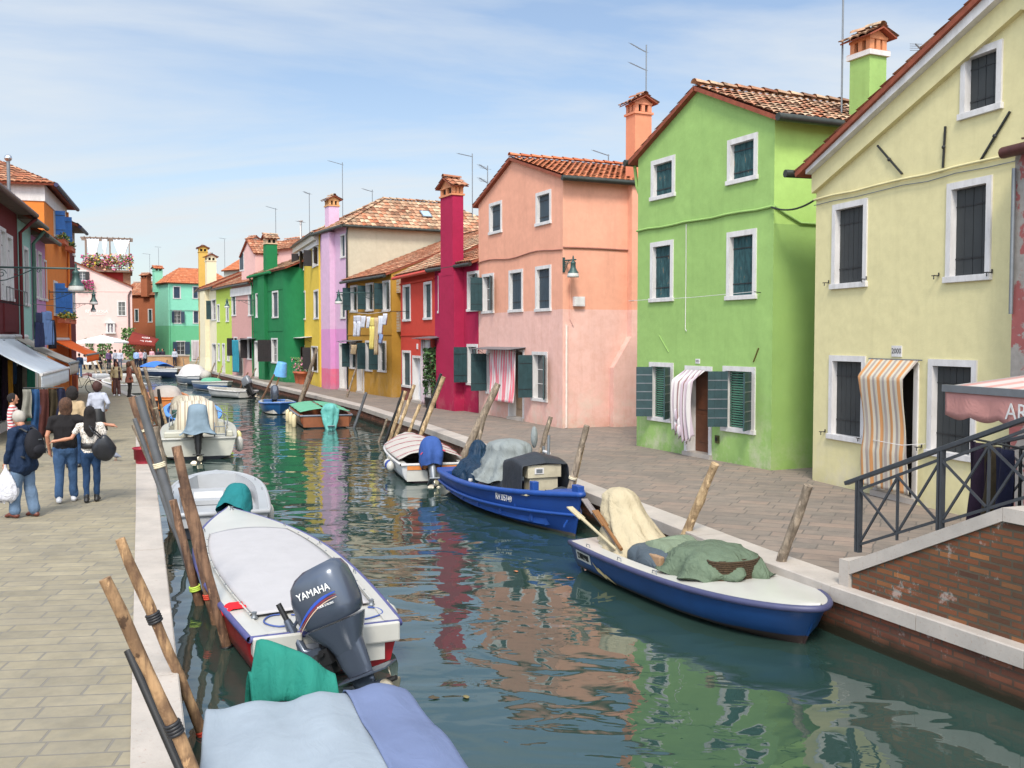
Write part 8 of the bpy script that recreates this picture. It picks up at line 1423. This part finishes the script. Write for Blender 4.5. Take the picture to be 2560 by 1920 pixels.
for (x, y, c, l) in ((1085, 1747, rgb(70, 60, 40), 'small brown leaf floating left of the salmon reflection'), (1165, 1745, rgb(120, 110, 70), 'small tan leaf floating right of the brown leaf'), (1425, 1446, rgb(170, 110, 70), 'orange leaf floating by the stern of the blue and white boat'), (1290, 1430, rgb(190, 120, 80), 'pale orange leaf floating in front of the blue work boat')):
    g = G(x, y, WZ); o = MB().grid(lambda a, b: (0.07 * (a - 0.5), 0.11 * (b - 0.5) * (1 - abs(2 * a - 1) ** 2), 0.012 + 0.012 * a * b), 5, 4, paint('leaf_' + str(x), c, 0.7), True, 0.002).build('floating_leaf', None); o.location = g; o.rotation_euler = (0, 0, x * 0.1); tag(o, l, 'leaf', 'leaves floating on the canal')
# ================================================================ people
SKIN = paint('skin', rgb(176, 122, 96), 0.55, var=0.06, scale=4)
def ringz(c, ax, rx, ry, n=14):
    """ring round c, perpendicular to ax; rx sideways (local y), ry front-back"""
    ax = ax.normalized(); sd = Vector((0, 1, 0)); sd = (sd - ax * sd.dot(ax)); sd = sd.normalized() if sd.length > 0.2 else Vector((1, 0, 0)); fr = sd.cross(ax).normalized(); return [c + sd * (rx * cos(2 * pi * j / n)) + fr * (ry * sin(2 * pi * j / n)) for j in range(n)]
def limb(mb, pts, rs, n=12):
    pts = [Vector(p) for p in pts]; R = []; k = len(pts)
    for i, p in enumerate(pts):
        ax = pts[min(i + 1, k - 1)] - pts[max(i - 1, 0)]; r = rs[i]; rx, ry = r if isinstance(r, tuple) else (r, r); R.append(ringz(p, ax, rx, ry, n))
    a0 = (pts[0] - pts[1]).normalized(); a1 = (pts[-1] - pts[-2]).normalized(); r0 = rs[0] if not isinstance(rs[0], tuple) else min(rs[0]); r1 = rs[-1] if not isinstance(rs[-1], tuple) else min(rs[-1])
    def cap(c, ax, R0, r): return [[c + ax * (r * h) + (q - c) * s_ for q in R0] for h, s_ in ((0.45, 0.85), (0.8, 0.5), (0.95, 0.12))]
    R = cap(pts[0], a0, R[0], r0)[::-1] + R + cap(pts[-1], a1, R[-1], r1); mb.loft(R)
def remesh(mb, name, vox, mat, parent, smooth=2, disp=0.0):
    me = mb.mesh(name); o = bpy.data.objects.new(name, me); COL.objects.link(o); b = bmesh.new(); b.from_mesh(me); bmesh.ops.recalc_face_normals(b, faces=b.faces); b.to_mesh(me); b.free()
    m = o.modifiers.new('r', 'REMESH'); m.mode = 'VOXEL'; m.voxel_size = vox; m.use_smooth_shade = True; s_ = o.modifiers.new('s', 'SMOOTH'); s_.factor = 0.5; s_.iterations = smooth
    bpy.context.view_layer.update(); m2 = bpy.data.meshes.new_from_object(o.evaluated_get(bpy.context.evaluated_depsgraph_get())); bpy.data.objects.remove(o)
    if disp:
        for v in m2.vertices: q = Vector((v.co.x * 7, v.co.y * 7, v.co.z * 4)); v.co += v.normal * disp * mnoise.noise(q * 1.6)
    for p in m2.polygons: p.use_smooth = True
    m2.materials.clear(); m2.materials.append(mat); o = bpy.data.objects.new(name, m2); COL.objects.link(o); o.parent = parent; return o
def hand(mb, w, e, sgn=1, curl=0.5):
    """palm, four unequal bent fingers and a thumb continuing the forearm e->w"""
    d = (Vector(w) - Vector(e)).normalized(); up = Vector((1, 0, 0)); up = (up - d * up.dot(d)); up = up.normalized() if up.length > 0.3 else Vector((0, 0, 1)); n = d.cross(up).normalized() * sgn; w = Vector(w)
    limb(mb, [w, w + d * 0.045, w + d * 0.085], [0.024, (0.03, 0.03), 0.032], 8)
    for i, (o, l) in enumerate(((0.030, 0.072), (0.010, 0.080), (-0.010, 0.074), (-0.029, 0.058))):
        b_ = w + d * 0.085 + up * o; k = b_ + d * l * 0.5 + n * 0.01 * curl; t = k + d * l * 0.42 + n * 0.045 * curl; mb.tube([b_ - d * 0.01, k, t], [0.0095, 0.009, 0.0075], 7)
    b_ = w + d * 0.03 + up * 0.028; mb.tube([b_, b_ + up * 0.028 + d * 0.03 + n * 0.01, b_ + up * 0.035 + d * 0.062 + n * 0.02], [0.012, 0.0105, 0.008], 7)
def person(loc, face, H, label, top, legs, shoe, hairc, J=None, hair='short', sleeve='long', skirt=None, vox=0.009, build=1.0, wear='trousers', jacket=None, skin=None, glasses=False, tag_extra=None, group=None, headturn=0.0, headdown=0.0, leg_r=1.0):
    """figure facing local +x, left is +y; J overrides joints (metres for a 1.75 m figure)"""
    s = H / 1.75; j = dict(pel=(0, 0, 0.95), wai=(0, 0, 1.10), che=(0.0, 0, 1.30), nek=(-0.01, 0, 1.47), hed=(0.01, 0, 1.635), sL=(-0.01, 0.185, 1.41), sR=(-0.01, -0.185, 1.41), eL=(-0.03, 0.235, 1.14), eR=(-0.03, -0.235, 1.14), wL=(0.04, 0.25, 0.90), wR=(0.04, -0.25, 0.90), hL=(0, 0.09, 0.92), hR=(0, -0.09, 0.92), kL=(0.02, 0.10, 0.50), kR=(0.02, -0.10, 0.50), aL=(-0.02, 0.11, 0.09), aR=(-0.02, -0.11, 0.09)); j.update(J or {}); j = {k: Vector(v) for k, v in j.items()}
    e = empty('person', loc, face, label, 'person', group); e.scale = (s,) * 3; skin = skin or SKIN; B = build
    K = 0.80; mb = MB(); limb(mb, [j['pel'] - Vector((0, 0, 0.04)), j['wai'], j['che'], j['che'].lerp(j['nek'], 0.45)], [(0.125 * B, 0.085 * B), (0.11 * B, 0.08 * B), (0.14 * B, 0.095 * B), (0.10 * B, 0.065 * B)], 16)
    limb(mb, [j['nek'] - Vector((0, 0, 0.05)), j['nek'] + Vector((0.0, 0, 0.05)), j['hed'] - Vector((0.01, 0, 0.06))], [0.062, 0.055, 0.055])
    hm = Matrix.Translation(j['hed']) @ Matrix.Rotation(headturn, 4, 'Z') @ Matrix.Rotation(headdown, 4, 'Y')
    def hf(p): k = 1 - 0.22 * max(0, -p.z / 0.12) ** 1.4; return Vector((p.x * (k if p.x < 0 else 0.5 + 0.5 * k), p.y * k, p.z))
    mb.ellipsoid((0, 0, 0), (0.098, 0.077, 0.118), None, 18, 14, M=hm, fn=hf); X = lambda *p: hm @ Vector(p)
    mb.tube([X(0.088, 0, 0.02), X(0.112, 0, -0.015), X(0.100, 0, -0.028)], [0.010, 0.014, 0.010], 8); mb.ellipsoid(X(0.070, 0, -0.085), (0.03, 0.028, 0.025), None, 8, 6)
    for sg in (1, -1): mb.ellipsoid(X(-0.005, sg * 0.078, -0.005), (0.018, 0.009, 0.03), None, 8, 6)
    for S in 'LR':
        sg = 1 if S == 'L' else -1; limb(mb, [j['s' + S], j['s' + S].lerp(j['e' + S], 0.5), j['e' + S], j['e' + S].lerp(j['w' + S], 0.45), j['w' + S]], [0.042 * B, 0.040 * B, 0.036, 0.036, 0.025]); hand(mb, j['w' + S], j['e' + S], sg)
        limb(mb, [j['h' + S], j['h' + S].lerp(j['k' + S], 0.5), j['k' + S], j['k' + S].lerp(j['a' + S], 0.4), j['a' + S]], [0.088 * B * K, 0.072 * B * K, 0.052 * K, 0.052 * K, 0.032])
        f = Vector((0.15, 0.01 * sg, -0.06)); limb(mb, [j['a' + S] - Vector((0.03, 0, 0.05)), j['a' + S] + f * 0.6, j['a' + S] + f], [(0.035, 0.035), (0.042, 0.03), (0.036, 0.022)])
    remesh(mb, 'body', vox, skin, e, 2)
    v2 = max(vox * 1.3, 0.012)
    mb = MB(); limb(mb, [j['pel'] - Vector((0, 0, 0.02)), j['wai'] - Vector((0, 0, 0.03)), j['wai'], j['che'], j['che'].lerp(j['nek'], 0.75)], [(0.178 * B, 0.128 * B), (0.165 * B, 0.122 * B), (0.158 * B, 0.118 * B), (0.187 * B, 0.135 * B), (0.13 * B, 0.085 * B)], 18)
    for S in 'LR':
        a, m_, w = j['s' + S], j['e' + S], j['w' + S]; P = [a.lerp(j['che'].lerp(j['nek'], 0.6), 0.35), a, a.lerp(m_, 0.55)]; Q = [0.07 * B, 0.074 * B, 0.063 * B]
        if sleeve == 'long': P += [m_, m_.lerp(w, 0.5), m_.lerp(w, 0.96)]; Q += [0.056, 0.052, 0.042]
        elif sleeve == 'elbow': P += [m_]; Q += [0.056]
        limb(mb, P, Q)
    limb(mb, [j['sL'], j['sR']], [0.066 * B, 0.066 * B])
    if jacket: limb(mb, [j['wai'] + Vector((0, 0, 0.02)), j['pel'] - Vector((0, 0, 0.10))], [(0.175 * B, 0.14 * B), (0.205 * B, 0.165 * B)], 16)
    remesh(mb, jacket or 'shirt', v2, top, e, 3, 0.022)
    mb = MB()
    if wear in ('trousers', 'leggings'):
        limb(mb, [j['pel'] + Vector((0, 0, 0.06)), j['pel'] - Vector((0, 0, 0.05))], [(0.162 * B, 0.115 * B), (0.178 * B, 0.128 * B)], 16)
        for S in 'LR':
            wd = 1.0 if wear == 'leggings' else 1.22; limb(mb, [j['h' + S], j['h' + S].lerp(j['k' + S], 0.5), j['k' + S], j['k' + S].lerp(j['a' + S], 0.5), j['k' + S].lerp(j['a' + S], 0.93)], [0.102 * B, 0.086 * B, 0.060 * wd * leg_r, 0.058 * wd * leg_r, 0.048 * wd * wd * leg_r])
        remesh(mb, wear, v2, legs, e, 3, 0.018)
    if skirt:
        z1 = j['pel'].z + 0.08; mb = MB(); mb.lathe([(0.15, z1), (0.185, z1 - 0.12), (0.20, z1 - 0.28), (0.21 + 0.05 * (skirt > 0.6), z1 - skirt), (0.19, z1 - skirt)], (j['pel'].x, 0, 0), 20, legs if wear == 'skirt' else top); mb.build('skirt', None, e)
    mb = MB()
    for S in 'LR': f = Vector((0.16, 0.012 * (1 if S == 'L' else -1), -0.062)); a = j['a' + S]; limb(mb, [a - Vector((0.045, 0, 0.05)), a + f * 0.5, a + f], [(0.045, 0.042), (0.052, 0.038), (0.046, 0.028)]); limb(mb, [a + Vector((0, 0, 0.05)), a - Vector((0.01, 0, 0.03))], [0.05, 0.048])
    remesh(mb, 'shoes', v2, shoe, e, 1)
    if hair:
        mb = MB(); rg = random.Random(int(H * 1000)); big = dict(short=1.02, mid=1.2, curly=1.42, long=1.08, bald=1.0)[hair]
        mb.ellipsoid((0, 0, 0), (0.108 * big, 0.090 * big, 0.112 * big), None, 16, 12, M=hm @ Matrix.Translation((-0.022 * big, 0, 0.022 if hair != 'curly' else 0.012)), fn=lambda p: p * (1 + (0.20 if hair == 'curly' else 0.05) * mnoise.noise(p * (26 if hair == 'curly' else 14))))
        if hair in ('mid', 'long'): limb(mb, [hm @ Vector((-0.04, 0, 0.03)), hm @ Vector((-0.055, 0, -0.07)), hm @ Vector((-0.06, 0, -0.12))], [(0.105, 0.075), (0.105, 0.07), (0.085, 0.05)])
        if hair == 'long': limb(mb, [hm @ Vector((-0.06, 0, -0.08)), j['che'] + Vector((-0.13, 0.0, 0.05)), j['che'] + Vector((-0.14, -0.02, -0.07))], [(0.11, 0.055), (0.10, 0.045), (0.05, 0.025)])
        if hair == 'curly':
            for i in range(60): d = Vector((rg.gauss(0, 1) - 0.3, rg.gauss(0, 1), rg.gauss(0, 1) + 0.2)).normalized(); 
            for i in range(70):
                d = Vector((rg.gauss(0, 1), rg.gauss(0, 1), rg.gauss(0, 1))).normalized()
                if d.x > 0.35: continue
                mb.ellipsoid(hm @ (Vector((-0.03, 0, 0.012)) + Vector((d.x * 0.14, d.y * 0.125, d.z * 0.15))), (0.022, 0.022, 0.022), None, 6, 5)
        remesh(mb, 'hair', max(v2, 0.012), hairc, e, 1, 0.008)
    mb = MB()
    for sg in (1, -1): mb.ellipsoid(X(0.087, sg * 0.030, 0.012), (0.006, 0.011, 0.006), BLACK, 8, 6)
    mb.build('eyes', None, e); MB().ellipsoid(X(0.093, 0, -0.055), (0.006, 0.022, 0.006), paint('lips', rgb(150, 80, 76), 0.5), 8, 6).build('mouth', None, e)
    if glasses: mb = MB(); [mb.tube([X(0.098, sg * 0.033 + 0.024 * cos(t), 0.012 + 0.018 * sin(t)) for t in [i * pi / 6 for i in range(13)]], 0.003, 5, IRON, cap=False) for sg in (1, -1)]; [mb.tube([X(0.095, sg * 0.058, 0.015), X(0.0, sg * 0.084, 0.01)], 0.003, 5, IRON) for sg in (1, -1)]; mb.build('glasses', None, e)
    return e
JEAN = fabric('jeans_blue', rgb(58, 84, 118), 0.9, 0.22, 0.03, 7); JEANL = fabric('jeans_pale', rgb(92, 112, 136), 0.9, 0.15, 0.03, 7); JEAND = fabric('jeans_deep', rgb(34, 58, 90), 0.9, 0.18, 0.02, 8); TEE = fabric('tee_charcoal', rgb(30, 28, 30), 0.9, 0.1, 0.03, 5); LACE, _n = newmat('lace_white', 0.9); _n.color(_n.ramp(_n.noise(45, 3), [(0.42, rgb(120, 116, 110)), (0.5, rgb(214, 206, 198))])); NVY = fabric('jacket_navy', rgb(20, 38, 64), 0.75, 0.15, 0.05, 6)
HB = paint('hair_brown', rgb(84, 56, 40), 0.8, var=0.65, scale=42, bump=0.02); HD = paint('hair_dark', rgb(20, 12, 12), 0.75, var=0.65, scale=42, bump=0.02); HW = paint('hair_white', rgb(160, 154, 146), 0.7, var=0.1, scale=20); HA = paint('hair_auburn', rgb(58, 30, 26), 0.75, var=0.35, scale=25)
LEA = paint('black_leather', rgb(34, 36, 42), 0.4, var=0.2); BSH = paint('shoe_brown', rgb(96, 48, 36), 0.45); WSH = paint('shoe_white', rgb(200, 200, 204), 0.6); WSHIRT = fabric('shirt_white', rgb(168, 172, 186), 0.9, 0.06, 0.03, 6)
AWAY = atan2(0.94, -0.34)
def foot(x, y): g = G(x, y); return Vector((g.x, g.y, 0.0))
# couple, seen from behind
pm = foot(166, 1256); pw_ = foot(229, 1256)
M1 = person(pm, AWAY, 1.80, 'person in charcoal t-shirt and blue jeans, one arm round the companion', TEE, JEAN, WSH, HB, hair='mid', sleeve='short', vox=0.008, build=1.10,
    J=dict(eR=(-0.10, -0.44, 1.34), wR=(-0.08, -0.68, 1.30), eL=(-0.05, 0.27, 1.14), wL=(0.06, 0.25, 0.90), kR=(0.10, -0.10, 0.52), aR=(0.12, -0.11, 0.09), kL=(0.0, 0.10, 0.50), aL=(-0.10, 0.10, 0.10), hed=(0.02, -0.02, 1.625)))
W1 = person(pw_, AWAY - 0.05, 1.66, 'person with long dark hair, white lace top, blue jeans and black shoulder bag', LACE, JEAND, BLACK, HD, hair='long', sleeve='short', vox=0.008, build=0.92, wear='leggings',
    J=dict(eL=(-0.12, 0.30, 1.20), wL=(-0.10, 0.53, 1.16), eR=(-0.02, -0.25, 1.15), wR=(0.10, -0.24, 0.96), kL=(0.03, 0.08, 0.5), aL=(-0.02, 0.08, 0.09), kR=(0.06, -0.09, 0.5), aR=(0.10, -0.08, 0.09)))
MB().lathe([(0.155, 1.00), (0.168, 1.04), (0.165, 1.09), (0.15, 1.10)], (0, 0, 0), 20, BLACK, cap=False).build('belt', None, W1)
bg = MB(); bg.ellipsoid((0, 0, 0), (0.11, 0.20, 0.24), LEA, 20, 14, fn=lambda p: Vector((p.x * (1 + 0.1 * mnoise.noise(p * 9)), p.y * (1 - 0.45 * max(0, p.z) / 0.24), p.z * (1 + 0.08 * mnoise.noise(p * 7))))); o = bg.build('bag', None); o.location = pw_ + Vector((0.30, -0.16, 0.97)); o.rotation_euler = (0, -0.25, AWAY); tag(o, 'slouchy black shoulder bag carried by the person in white lace', 'bag'); MB().tube([(-0.05, 0.05, 0.20), (-0.06, 0.18, 0.33), (-0.04, 0.22, 0.42), (0.04, 0.18, 0.35), (0.06, 0.05, 0.20)], 0.014, 8, LEA).build('strap', None, o)
# older person with backpack
po = foot(62, 1293); OM = person(po, pi - 0.35, 1.72, 'white haired person in a navy jacket and pale jeans with a black backpack', NVY, JEANL, BSH, HW, hair='short', vox=0.008, build=1.18, jacket='jacket', glasses=True, headdown=0.35,
    J=dict(hed=(0.09, 0, 1.60), nek=(0.03, 0, 1.46), che=(0.02, 0, 1.29), eL=(0.02, 0.26, 1.13), wL=(0.12, 0.24, 0.90), eR=(0.0, -0.26, 1.13), wR=(0.06, -0.27, 0.89), kL=(0.06, 0.11, 0.5), aL=(0.08, 0.12, 0.09), kR=(0, -0.11, 0.5), aR=(-0.10, -0.11, 0.09)), leg_r=1.25)
bp = MB(); bp.ellipsoid((0, 0, 0), (0.12, 0.165, 0.24), fabric('backpack_black', rgb(26, 26, 32), 0.8, 0.2, 0.02), 22, 16, fn=lambda p: Vector((p.x * (0.8 + 0.2 * (1 - p.z / 0.24)), p.y, p.z))); c, s_ = cos(OM.rotation_euler.z), sin(OM.rotation_euler.z); o = bp.build('backpack', None); o.location = po + Vector((c * -0.25, s_ * -0.25 - 0.03, 1.18)); o.rotation_euler = (0, 0.1, OM.rotation_euler.z); tag(o, 'black backpack worn over the navy jacket', 'backpack')
MB().ellipsoid((-0.09, 0, -0.09), (0.06, 0.12, 0.09), fabric('backpack_black', rgb(26, 26, 32), 0.8, 0.2, 0.02), 14, 10).build('front_pocket', None, o); MB().box((-0.125, -0.03, 0.06), (-0.118, 0.03, 0.075), GREY).build('badge', None, o)
for sg in (1, -1): MB().tube([(0.02, 0.10 * sg, 0.2), (0.12, 0.11 * sg, 0.26), (0.26, 0.12 * sg, 0.24), (0.36, 0.12 * sg, 0.08), (0.30, 0.13 * sg, -0.12), (0.1, 0.12 * sg, -0.2)], 0.018, 6, BLACK).build('shoulder_strap', None, o)
pbg, _n = newmat('plastic_bag', 0.35); _n.color(rgb(190, 190, 198)); _n.bump(_n.noise(9, 4, 0.6, None, 1.0), 0.05, 0.8)
wl = po + Vector((c * 0.12 - s_ * 0.24, s_ * 0.12 + c * 0.24, 0)); mb = MB(); cover(mb, [(0, 0, 0.28, 0.10, 0.05, 1), (0, 0, 0.34, 0.15, 0.09, 1), (0, 0, 0.52, 0.15, 0.09, 1), (0, 0, 0.66, 0.10, 0.06, 1), (0, 0, 0.80, 0.025, 0.02, 0.5), (0, 0, 0.86, 0.02, 0.02, 0.5)], pbg, 30, 6, 0.08, 61); o = mb.build('carrier_bag', None); o.location = wl; tag(o, 'white plastic carrier bag held by the white haired person', 'bag')
# others on the walkway
VST = fabric('vest_beige', rgb(172, 150, 120), 0.9, 0.1); BRN = fabric('cloth_brown', rgb(100, 72, 68), 0.9, 0.15)
person(foot(184, 1168), AWAY, 1.74, 'person with dark curly hair in a beige vest just ahead of the couple', VST, JEAND, BLACK, HD, hair='curly', vox=0.012)
person(foot(246, 1112), AWAY - 0.25, 1.66, 'person with big auburn curls in a white blouse and black skirt', WSHIRT, BLACK, BLACK, HA, hair='curly', vox=0.012, wear='skirt', skirt=0.62, J=dict(eR=(-0.04, -0.30, 1.18), wR=(0.10, -0.22, 1.02)))
TOC = atan2(-1, 0.25)
w6 = person(foot(292, 990), TOC, 1.70, 'person strolling towards us in a cream top, open dark cardigan and wide brown trousers', fabric('top_cream', rgb(196, 180, 140)), BRN, WSH, HA, hair='long', vox=0.012, leg_r=1.3, glasses=True)
mb = MB(); 
for sg in (1, -1): mb.grid(lambda a, b: (0.10 - 0.24 * a, sg * (0.10 + 0.12 * sin(pi * a * 0.55)), 1.46 - 0.66 * b), 10, 8, fabric('cardigan_plum', rgb(58, 44, 56), 0.9), True, 0.02)
mb.build('cardigan', None, w6); o = MB().lathe([(0.004, 0), (0.03, 0.1), (0.035, 0.5), (0.012, 0.6), (0.012, 0.78)], (0, 0, 0), 10, paint('umbrella_orange', rgb(216, 136, 40), 0.6)).build('folded_umbrella', None); g = foot(281, 988); o.location = (g.x, g.y, 0.12); tag(o, 'folded orange umbrella held beside the person in wide brown trousers', 'umbrella')
person(foot(324, 993), TOC + 2.0, 1.70, 'person in a brown dress, dark leggings and boots facing the canal', fabric('dress_brown', rgb(122, 78, 66), 0.9, 0.1), BLACK, BLACK, HB, hair='mid', vox=0.012, wear='leggings', skirt=0.30, J=dict(eL=(0.20, 0.22, 1.25), wL=(0.40, 0.18, 1.22)))
person(foot(199, 944), AWAY, 1.74, 'person in a navy top and jeans under the orange awning', NVY, JEAN, BLACK, HD, vox=0.016); STRP = striped('shirt_stripe_red', 2, [(rgb(206, 200, 200), 0.5), (rgb(176, 60, 66), 0.5)], 0.07)
person(foot(36, 1178), 0.3, 1.66, 'person in a red striped shirt and black cap by the left shop', STRP, BLACK, BLACK, HD, vox=0.012)
# diners and waiters far away: two prototypes copied with their parts
GRPX = 'people around the restaurant tables'; DKT = fabric('trousers_dark', rgb(36, 38, 52), 0.9); LBS = fabric('shirt_blue', rgb(140, 164, 206), 0.9, 0.06); RSE = fabric('shirt_rose', rgb(196, 150, 160), 0.9, 0.1); DKS = fabric('shirt_dark', rgb(44, 40, 52), 0.9, 0.1); PLUM2 = fabric('shirt_plum', rgb(90, 70, 104), 0.9, 0.1)
q = AT(300, 900, 91); protoA = person(Vector((q.x, q.y, 0)), -1.4, 1.78, 'person in a white shirt and grey trousers standing rightmost under the parasol', WSHIRT, fabric('trousers_grey', rgb(80, 84, 100)), BLACK, HD, vox=0.018, group=GRPX)
q = AT(212, 900, 90); protoS = person(Vector((q.x, q.y, -0.38)), 0.6, 1.75, 'person in white seated leftmost at the restaurant tables', WSHIRT, DKT, BLACK, HD, vox=0.018, group=GRPX, J=dict(kL=(0.42, 0.12, 0.88), kR=(0.42, -0.12, 0.88), aL=(0.40, 0.12, 0.46), aR=(0.40, -0.12, 0.46), eL=(0.08, 0.24, 1.16), wL=(0.3, 0.14, 1.08), eR=(0.08, -0.24, 1.16), wR=(0.3, -0.14, 1.08)))
def copy_person(pr, x, Y, face, top, legs, hairm, label, z=0.0):
    r = pr.copy(); COL.objects.link(r); q = AT(x, 900, Y); r.location = (q.x, q.y, z); r.rotation_euler = (0, 0, face); r['label'] = label
    for ch in pr.children:
        c = ch.copy(); COL.objects.link(c); c.parent = r
        m = dict(shirt=top, trousers=legs, hair=hairm).get(ch.name.split('.')[0])
        if m: c.material_slots[0].link = 'OBJECT'; c.material_slots[0].material = m
    return r
for a in ((288, 91.5, 2.6, WSHIRT, DKT, HD, 'person in white with dark trousers standing with back turned under the parasol'), (272, 90.5, -0.6, PLUM2, DKT, HA, 'person in a plum top standing left of the white shirted pair'), (341, 92.5, 1.4, LBS, DKT, HB, 'person in a pale blue shirt with back turned at the restaurant corner'), (351, 95, -2.0, RSE, DKT, HD, 'person in rose between the pale blue shirt and the white shirt'), (362, 93.5, 2.9, WSHIRT, DKT, HD, 'person in a white shirt at the left end of the parapet'), (380, 100.5, -1.7, RSE, DKT, HD, 'person in a rose top behind the left part of the parapet'), (396, 101, -1.2, DKS, DKT, HB, 'first dark dressed person behind the parapet'), (407, 101, -1.9, DKS, DKT, HD, 'second dark dressed person behind the parapet, further right'), (437, 100.5, -1.5, WSHIRT, DKT, HA, 'person in white behind the right half of the parapet')): copy_person(protoA, *a)
for a in ((222, 91, 2.8, WSHIRT, DKT, HD, 'seated person in white with back to the canal, left tables'), (240, 91, 0.2, WSHIRT, DKT, HB, 'seated person in white at the middle table'), (231, 94, -1.2, NVY, DKT, HD, 'seated person in navy facing us behind the tables'), (252, 93, -2.2, DKS, DKT, HD, 'seated dark dressed person right of the parasol pole')): copy_person(protoS, *a, z=-0.38)
# tables and chairs of the restaurant
def table(x, Y, label):
    q = AT(x, 900, Y); e = empty('table', (q.x, q.y, 0), 0.1, label, 'table', 'restaurant tables'); MB().box((-0.45, -0.45, 0.72), (0.45, 0.45, 0.75), WHITE).grid(lambda a, b: (-0.47 + 0.94 * a, -0.47, 0.755 - 0.3 * b), 4, 3, WHITE).build('table_top', None, e); MB().tube([(0, 0, 0), (0, 0, 0.72)], 0.04, 6, IRON).build('leg', None, e)
for a in ((217, 90.3, 'white clothed table at the left of the terrace'), (236, 90.3, 'white clothed table in the middle of the terrace'), (246, 93.6, 'white clothed table near the parasol pole'), (316, 96, 'white clothed table near the restaurant corner')): table(*a)
